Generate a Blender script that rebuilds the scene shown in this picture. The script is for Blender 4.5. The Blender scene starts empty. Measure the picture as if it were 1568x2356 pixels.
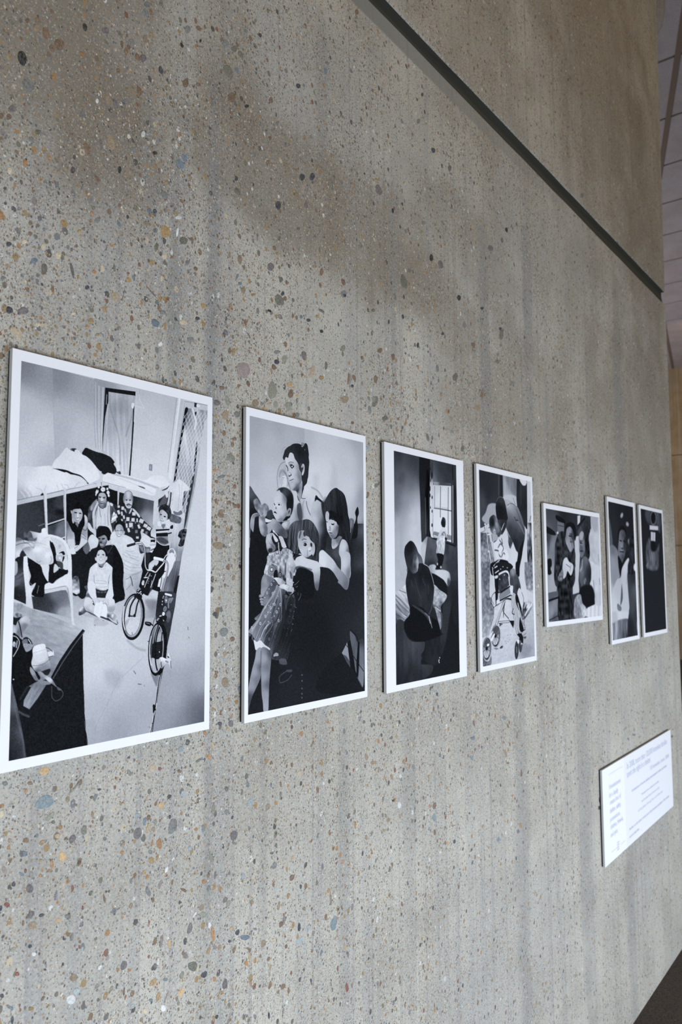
import bpy, bmesh, math, random
import numpy as np
from mathutils import Matrix, Vector
C = bpy.context.scene.collection
EYE = 1.499                       # camera height above the carpet
WALL_Y = .011                    # face of the concrete, prints hang just in front of it

# ---- print painter: draws vector shapes into a grey grid (units: 0.2 mm on the sheet) ----
def cat_closed(p, n=4):
    m = len(p); q = []
    for i in range(m):
        a, b, c, d = p[i-1], p[i], p[(i+1) % m], p[(i+2) % m]
        for k in range(n):
            t = k/n
            q.append(.5*((2*b)+(c-a)*t+(2*a-5*b+4*c-d)*t*t+(3*b-a-3*c+d)*t**3))
    return np.array(q)

def cat_open(p, n=4):
    m = len(p); q = []
    for i in range(m-1):
        a, b, c, d = p[max(i-1, 0)], p[i], p[i+1], p[min(i+2, m-1)]
        for k in range(n):
            t = k/n
            q.append(.5*((2*b)+(c-a)*t+(2*a-5*b+4*c-d)*t*t+(3*b-a-3*c+d)*t**3))
    q.append(p[-1]); return np.array(q)

def noise2(X, Y, sx, sy, seed):
    rs = np.random.RandomState(seed); T = rs.rand(64, 64)
    u = X/sx; v = Y/sy; i = np.floor(u).astype(int); j = np.floor(v).astype(int)
    fu = u-i; fv = v-j; fu = fu*fu*(3-2*fu); fv = fv*fv*(3-2*fv)
    g = lambda a, b: T[a % 64, b % 64]
    return ((g(i, j)*(1-fu)+g(i+1, j)*fu)*(1-fv)+(g(i, j+1)*(1-fu)+g(i+1, j+1)*fu)*fv)*2-1

def shade(v, X, Y):
    if not isinstance(v, (list, tuple)): return float(v)
    num = 0; den = 0; e = 30+.006*((X[0, -1]-X[0, 0])**2+(Y[-1, 0]-Y[0, 0])**2)
    for x, y, g in v:
        w = 1/((X-x)**2+(Y-y)**2+e)**1.7
        num = num+w*g; den = den+w
    return num/den

def texture(t, X, Y):
    if t[0] == 'n': return t[3]*noise2(X, Y, t[1], t[2], t[4])
    if t[0] == 's': return t[3]*np.sin((X*t[1]+Y*t[2]))
    if t[0] == 'r':                                   # rotated streaks
        c, s = math.cos(t[5]), math.sin(t[5])
        return t[3]*noise2(X*c+Y*s, Y*c-X*s, t[1], t[2], t[4])

def paint(W, H, nx, ny, ops, base):
    xs = np.linspace(0, W, nx); ys = np.linspace(0, H, ny)
    X, Y = np.meshgrid(xs, ys); G = np.full_like(X, float(base))
    for op in ops:
        kind, v, pts, w, soft, sm, alpha, tex = op
        p = np.array(pts, float).reshape(-1, 2)
        closed = kind == 'P'
        if sm and len(p) > 2: p = cat_closed(p) if closed else cat_open(p)
        pad = soft+(w if not closed else 0)+1
        x0, y0 = p.min(0)-pad; x1, y1 = p.max(0)+pad
        a, b = np.searchsorted(xs, [x0, x1]); c, d = np.searchsorted(ys, [y0, y1])
        if a >= b or c >= d: continue
        x = X[c:d, a:b]; y = Y[c:d, a:b]
        D = np.full(x.shape, 1e12); ins = np.zeros(x.shape, bool)
        q = np.roll(p, -1, 0) if closed else p[1:]
        for (ax, ay), (bx, by) in zip(p if closed else p[:-1], q):
            ex, ey = bx-ax, by-ay; l = ex*ex+ey*ey
            if l < 1e-9: continue
            t = np.clip(((x-ax)*ex+(y-ay)*ey)/l, 0, 1)
            np.minimum(D, (x-ax-t*ex)**2+(y-ay-t*ey)**2, out=D)
            if closed and ay != by:
                ins ^= ((ay > y) != (by > y)) & (x < ex*(y-ay)/(by-ay)+ax)
        D = np.sqrt(D)
        sd = np.where(ins, -D, D) if closed else D-w/2
        A = np.clip(.5-sd/max(soft, .5), 0, 1); A = A*A*(3-2*A)*alpha
        g = shade(v, x, y)
        if tex: g = g+texture(tex, x, y)
        G[c:d, a:b] = G[c:d, a:b]*(1-A)+g*A
    return X, Y, np.clip(G, 0, 255)


# ------------------------------------------------------------------ node helpers
class NT:
    def __init__(s, name):
        s.m = bpy.data.materials.new(name); s.m.use_nodes = True
        s.t = s.m.node_tree; s.t.nodes.clear()
        s.out = s.t.nodes.new('ShaderNodeOutputMaterial')
        s.b = s.t.nodes.new('ShaderNodeBsdfPrincipled'); s.t.links.new(s.b.outputs[0], s.out.inputs[0])
    def n(s, kind, **k):
        o = s.t.nodes.new('ShaderNode'+kind)
        for a, v in k.items(): setattr(o, a, v)
        return o
    def put(s, sock, v):
        if isinstance(v, bpy.types.NodeSocket): s.t.links.new(v, sock)
        elif v is not None: sock.default_value = v
    def math(s, op, a, b=None, c=None, clamp=False):
        o = s.n('Math', operation=op, use_clamp=clamp)
        for i, v in enumerate((a, b, c)): s.put(o.inputs[i], v)
        return o.outputs[0]
    def vmath(s, op, a, b=None, sc=None):
        o = s.n('VectorMath', operation=op); s.put(o.inputs[0], a); s.put(o.inputs[1], b)
        if sc is not None: s.put(o.inputs[3], sc)
        return o.outputs[0]
    def mix(s, f, a, b, blend='MIX'):
        o = s.n('Mix', data_type='RGBA', blend_type=blend)
        s.put(o.inputs[0], f); s.put(o.inputs[6], a); s.put(o.inputs[7], b); return o.outputs[2]
    def noise(s, vec, scale, detail=3, rough=.55):
        o = s.n('TexNoise'); s.put(o.inputs['Vector'], vec); o.inputs['Scale'].default_value = scale
        o.inputs['Detail'].default_value = detail; o.inputs['Roughness'].default_value = rough; return o
    def ramp(s, f, stops, interp='LINEAR'):
        o = s.n('ValToRGB'); cr = o.color_ramp; cr.interpolation = interp
        while len(cr.elements) < len(stops): cr.elements.new(.5)
        for e, (p, c) in zip(cr.elements, stops):
            e.position = p; e.color = (*c, 1) if len(c) == 3 else c
        s.put(o.inputs[0], f); return o.outputs[0]
    def step(s, v, a, b):                        # smooth 0..1 between a and b
        o = s.n('MapRange', interpolation_type='SMOOTHSTEP'); s.put(o.inputs[0], v)
        s.put(o.inputs[1], a); s.put(o.inputs[2], b); return o.outputs[0]
    def scale(s, vec, v): return s.vmath('MULTIPLY', vec, v)

def g3(v): return (v, v, v)

STONE = [(0, (.20, .125, .07)), (.14, (.33, .22, .10)), (.27, (.13, .125, .115)), (.38, (.17, .18, .185)), (.50, (.06, .06, .06)),
         (.62, (.17, .16, .115)), (.72, (.38, .21, .08)), (.80, (.55, .46, .32)), (.88, (.68, .67, .62)), (.93, (.22, .09, .055)), (.97, (.24, .21, .19))]

def concrete(name, base=(.478, .447, .378), stones=True, brown=.22, seed=0.):
    k = NT(name)
    tc = k.n('TexCoord').outputs['Object']
    pos = k.vmath('ADD', tc, (seed, seed*.7, seed*.3))
    big = k.noise(pos, 1.1, 3).outputs[0]; mid = k.noise(pos, 6, 4).outputs[0]; fine = k.noise(pos, 260, 3, .7).outputs[0]
    fine2 = k.noise(pos, 900, 2, .7).outputs[0]
    # vertical board-form streaks
    st = k.noise(k.scale(pos, (22, 22, .55)), 1., 4, .6).outputs[0]
    st2 = k.noise(k.scale(pos, (75, 75, .8)), 1., 3, .6).outputs[0]
    col = k.mix(k.step(mid, .3, .7), tuple(c*.90 for c in base)+(1,), tuple(c*1.10 for c in base)+(1,))
    col = k.mix(k.math('MULTIPLY', k.step(big, .50, .68), .30), col, (.33, .332, .335, 1))
    col = k.mix(k.math('MULTIPLY', k.step(st, .50, .70), .42), col, (.30, .30, .302, 1))
    col = k.mix(k.math('MULTIPLY', k.step(st2, .52, .70), .50), col, (.275, .267, .268, 1))
    # brown weathering and streaks; largest also paint in corner vignette and warm light
    sep = k.n('SeparateXYZ'); k.put(sep.inputs[0], tc)
    for (cx, cz, rx, rz, a, tone) in STAINS_AND_SHADE if stones else []:
        dx = k.math('DIVIDE', k.math('SUBTRACT', sep.outputs[0], cx), rx); dz = k.math('DIVIDE', k.math('SUBTRACT', sep.outputs[2], cz), rz)
        r = k.math('ADD', k.math('MULTIPLY', dx, dx), k.math('MULTIPLY', dz, dz))
        r = k.math('ADD', r, k.math('MULTIPLY', k.math('SUBTRACT', mid, .5), 1.6))
        r = k.math('ADD', r, k.math('MULTIPLY', k.math('SUBTRACT', st, .5), 1.2))
        col = k.mix(k.math('MULTIPLY', k.step(r, 1.3, .0), a), col, (.20, .16, .11, 1) if tone else (.25, .25, .243, 1))
    col = k.mix(k.math('MULTIPLY', k.step(k.noise(pos, 2.3, 3).outputs[0], .5, .7), brown), col, (.27, .225, .165, 1))
    # cement grain
    col = k.mix(k.math('MULTIPLY', k.step(fine, .52, .68), .40), col, (.17, .165, .15, 1))
    col = k.mix(k.math('MULTIPLY', k.step(fine, .46, .34), .40), col, (.60, .585, .53, 1))
    col = k.mix(k.math('MULTIPLY', k.step(fine2, .58, .70), .45), col, (.15, .145, .13, 1))
    height = k.math('MULTIPLY', fine, .25)
    if stones:
        # smooth cement lip left below the joint: no stones there
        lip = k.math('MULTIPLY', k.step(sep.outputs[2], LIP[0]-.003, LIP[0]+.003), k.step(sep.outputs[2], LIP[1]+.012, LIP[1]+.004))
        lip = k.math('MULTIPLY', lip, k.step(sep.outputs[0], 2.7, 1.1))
        wob = k.noise(pos, 55, 3).outputs[1]
        w = k.vmath('ADD', pos, k.vmath('SCALE', k.vmath('SUBTRACT', wob, (.5, .5, .5)), sc=.007))
        w = k.scale(w, (1., 1., .8))
        dens = k.math('MULTIPLY', k.step(k.noise(pos, 3.2, 3).outputs[0], .3, .66), k.math('ADD', .6, k.math('MULTIPLY', .4, k.step(sep.outputs[2], 1.1, 1.6))))
        for sc_, lo, hi, de, al in ((50, .12, .38, .10, .95), (90, .12, .42, .28, .9), (150, .14, .44, .48, .88), (270, .16, .48, .60, .85), (480, .18, .50, .55, .75), (900, .2, .5, .4, .6)):
            ve = k.n('TexVoronoi', feature='F1', voronoi_dimensions='3D'); ve.inputs['Scale'].default_value = sc_
            k.put(ve.inputs['Vector'], k.vmath('ADD', w, (sc_*.013, 0, sc_*.007)))
            cs = k.n('SeparateColor'); k.put(cs.inputs[0], ve.outputs['Color'])
            rad = k.math('MULTIPLY_ADD', cs.outputs[0], hi-lo, lo)
            edge = k.math('SUBTRACT', rad, ve.outputs['Distance'])
            m = k.step(edge, 0., .035)
            pr = k.math('LESS_THAN', cs.outputs[1], k.math('MULTIPLY', k.math('MULTIPLY_ADD', dens, 1.1, .45), de))
            m = k.math('MULTIPLY', k.math('MULTIPLY', m, pr), k.math('SUBTRACT', al, k.math('MULTIPLY', lip, al)))
            stn = k.ramp(cs.outputs[2], STONE, 'CONSTANT')
            stn = k.mix(k.math('MULTIPLY', k.math('SUBTRACT', fine, .4), .6), stn, (.4, .36, .3, 1))
            col = k.mix(m, col, stn)
            height = k.math('ADD', height, k.math('MULTIPLY', m, .12))
        hv = k.n('TexVoronoi', feature='F1', voronoi_dimensions='3D'); hv.inputs['Scale'].default_value = 36
        k.put(hv.inputs['Vector'], k.vmath('ADD', w, (3.1, 1.7, 2.2)))
        hs = k.n('SeparateColor'); k.put(hs.inputs[0], hv.outputs['Color'])
        hole = k.math('MULTIPLY', k.step(k.math('SUBTRACT', k.math('MULTIPLY', hs.outputs[0], .13), hv.outputs['Distance']), 0., .02), k.math('LESS_THAN', hs.outputs[1], .2))
        col = k.mix(hole, col, (.02, .02, .018, 1)); height = k.math('SUBTRACT', height, k.math('MULTIPLY', hole, 1.))
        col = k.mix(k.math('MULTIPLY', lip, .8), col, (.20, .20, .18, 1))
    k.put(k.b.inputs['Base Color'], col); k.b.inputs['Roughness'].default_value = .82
    k.b.inputs['Specular IOR Level'].default_value = .08
    bp = k.n('Bump'); bp.inputs['Strength'].default_value = .35; bp.inputs['Distance'].default_value = .0012
    k.put(bp.inputs['Height'], height); k.put(k.b.inputs['Normal'], bp.outputs[0])
    return k.m

def plain(name, col, rough=.6, spec=.3):
    k = NT(name); k.b.inputs['Base Color'].default_value = (*col, 1); k.b.inputs['Roughness'].default_value = rough
    k.b.inputs['Specular IOR Level'].default_value = spec
    n = k.noise(k.n('TexCoord').outputs['Object'], 60, 2).outputs[0]
    k.put(k.b.inputs['Base Color'], k.mix(n, tuple(c*.985 for c in col)+(1,), tuple(min(1, c*1.01) for c in col)+(1,)))
    return k.m

def attr_mat(name, attr, rough=.5, spec=.3, grain=0.):
    k = NT(name); a = k.n('Attribute', attribute_name=attr)
    c = a.outputs['Color']
    if grain:
        n = k.noise(k.n('TexCoord').outputs['Object'], 420, 3, .7).outputs[0]
        c = k.mix(grain, c, k.mix(k.step(n, .35, .65), k.mix(.55, c, (0, 0, 0, 1)), k.mix(.25, c, (.9, .85, .75, 1))))
    k.put(k.b.inputs['Base Color'], c); k.b.inputs['Roughness'].default_value = rough
    k.b.inputs['Specular IOR Level'].default_value = spec
    return k.m

def mesh_obj(name, verts, faces, mats, parent=None, midx=None, smooth=False):
    me = bpy.data.meshes.new(name); me.from_pydata(verts, [], faces); me.update()
    for m in (mats if isinstance(mats, list) else [mats]): me.materials.append(m)
    if midx is not None: me.polygons.foreach_set('material_index', midx)
    if smooth: me.polygons.foreach_set('use_smooth', [True]*len(me.polygons))
    o = bpy.data.objects.new(name, me); C.objects.link(o)
    if parent: o.parent = parent
    return o

def box_vf(x0, x1, y0, y1, z0, z1, bev=0):
    bm = bmesh.new()
    vs = [bm.verts.new(p) for p in ((x0, y0, z0), (x1, y0, z0), (x1, y1, z0), (x0, y1, z0), (x0, y0, z1), (x1, y0, z1), (x1, y1, z1), (x0, y1, z1))]
    for f in ((0, 3, 2, 1), (4, 5, 6, 7), (0, 1, 5, 4), (1, 2, 6, 5), (2, 3, 7, 6), (3, 0, 4, 7)): bm.faces.new([vs[i] for i in f])
    if bev: bmesh.ops.bevel(bm, geom=bm.edges[:], offset=bev, segments=2, affect='EDGES', profile=.7)
    bm.verts.index_update()
    v = [tuple(q.co) for q in bm.verts]; f = [[q.index for q in a.verts] for a in bm.faces]; bm.free()
    return v, f

def box(name, x0, x1, y0, y1, z0, z1, mat, parent=None, bev=0):
    v, f = box_vf(x0, x1, y0, y1, z0, z1, bev); return mesh_obj(name, v, f, mat, parent)

def structure(o): o['kind'] = 'structure'; return o

# ------------------------------------------------------------------ the long concrete wall
LIP = (EYE+1.178, EYE+1.222)
STAINS_AND_SHADE = [(0.543, 2.257, 0.3, 0.3, 0.6, 1), (0.526, 2.186, 0.14, 0.14, 0.4, 1), (0.652, 2.12, 0.12, 0.12, 0.35, 1), (0.838, 2.304, 0.1, 0.22, 0.4, 1), (0.966, 2.195, 0.24, 0.14, 0.55, 1), (1.261, 2.189, 0.34, 0.16, 0.55, 1), (1.507, 2.13, 0.3, 0.12, 0.35, 1), (1.64, 2.324, 0.35, 0.14, 0.3, 1), (2.769, 3.42, 0.7, 0.9, 0.5, 1), (3.343, 3.047, 0.4, 0.8, 0.35, 1), (1.758, 2.917, 0.4, 0.3, 0.3, 1), (3.095, 2.094, 0.75, 0.45, 0.5, 1), (1.977, 1.943, 0.5, 0.3, 0.4, 1), (2.858, 1.495, 0.8, 0.3, 0.25, 1), (3.244, 2.782, 0.5, 0.3, 0.25, 1), (0.735, 1.948, 0.016, 0.34, 0.68, 0), (0.811, 2.029, 0.014, 0.34, 0.74, 0), (0.814, 1.791, 0.012, 0.2, 0.54, 0), (0.687, 2.077, 0.02, 0.2, 0.41, 0), (1.754, 1.973, 0.035, 0.45, 0.61, 0), (2.038, 2.207, 0.04, 0.5, 0.54, 0), (1.334, 2.138, 0.018, 0.35, 0.47, 0), (2.852, 2.105, 0.07, 0.45, 0.68, 0), (1.148, 1.088, 0.02, 0.5, 0.41, 0), (1.371, 1.08, 0.03, 0.7, 0.41, 0), (1.916, 0.912, 0.05, 0.7, 0.54, 0), (2.37, 0.807, 0.06, 0.8, 0.54, 0), (0.816, 1.164, 0.012, 0.2, 0.54, 0), (0.935, 1.036, 0.012, 0.25, 0.41, 0), (0.81, 0.98, 0.02, 0.3, 0.27, 0), (2.772, 0.353, 0.05, 0.5, 0.47, 0), (1.09, 2.439, 0.02, 0.2, 0.41, 0)]
M_wall = concrete('exposed_aggregate_concrete')
M_stone = attr_mat('embedded_pebble', 'stone', .6, .35, .35)

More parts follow.
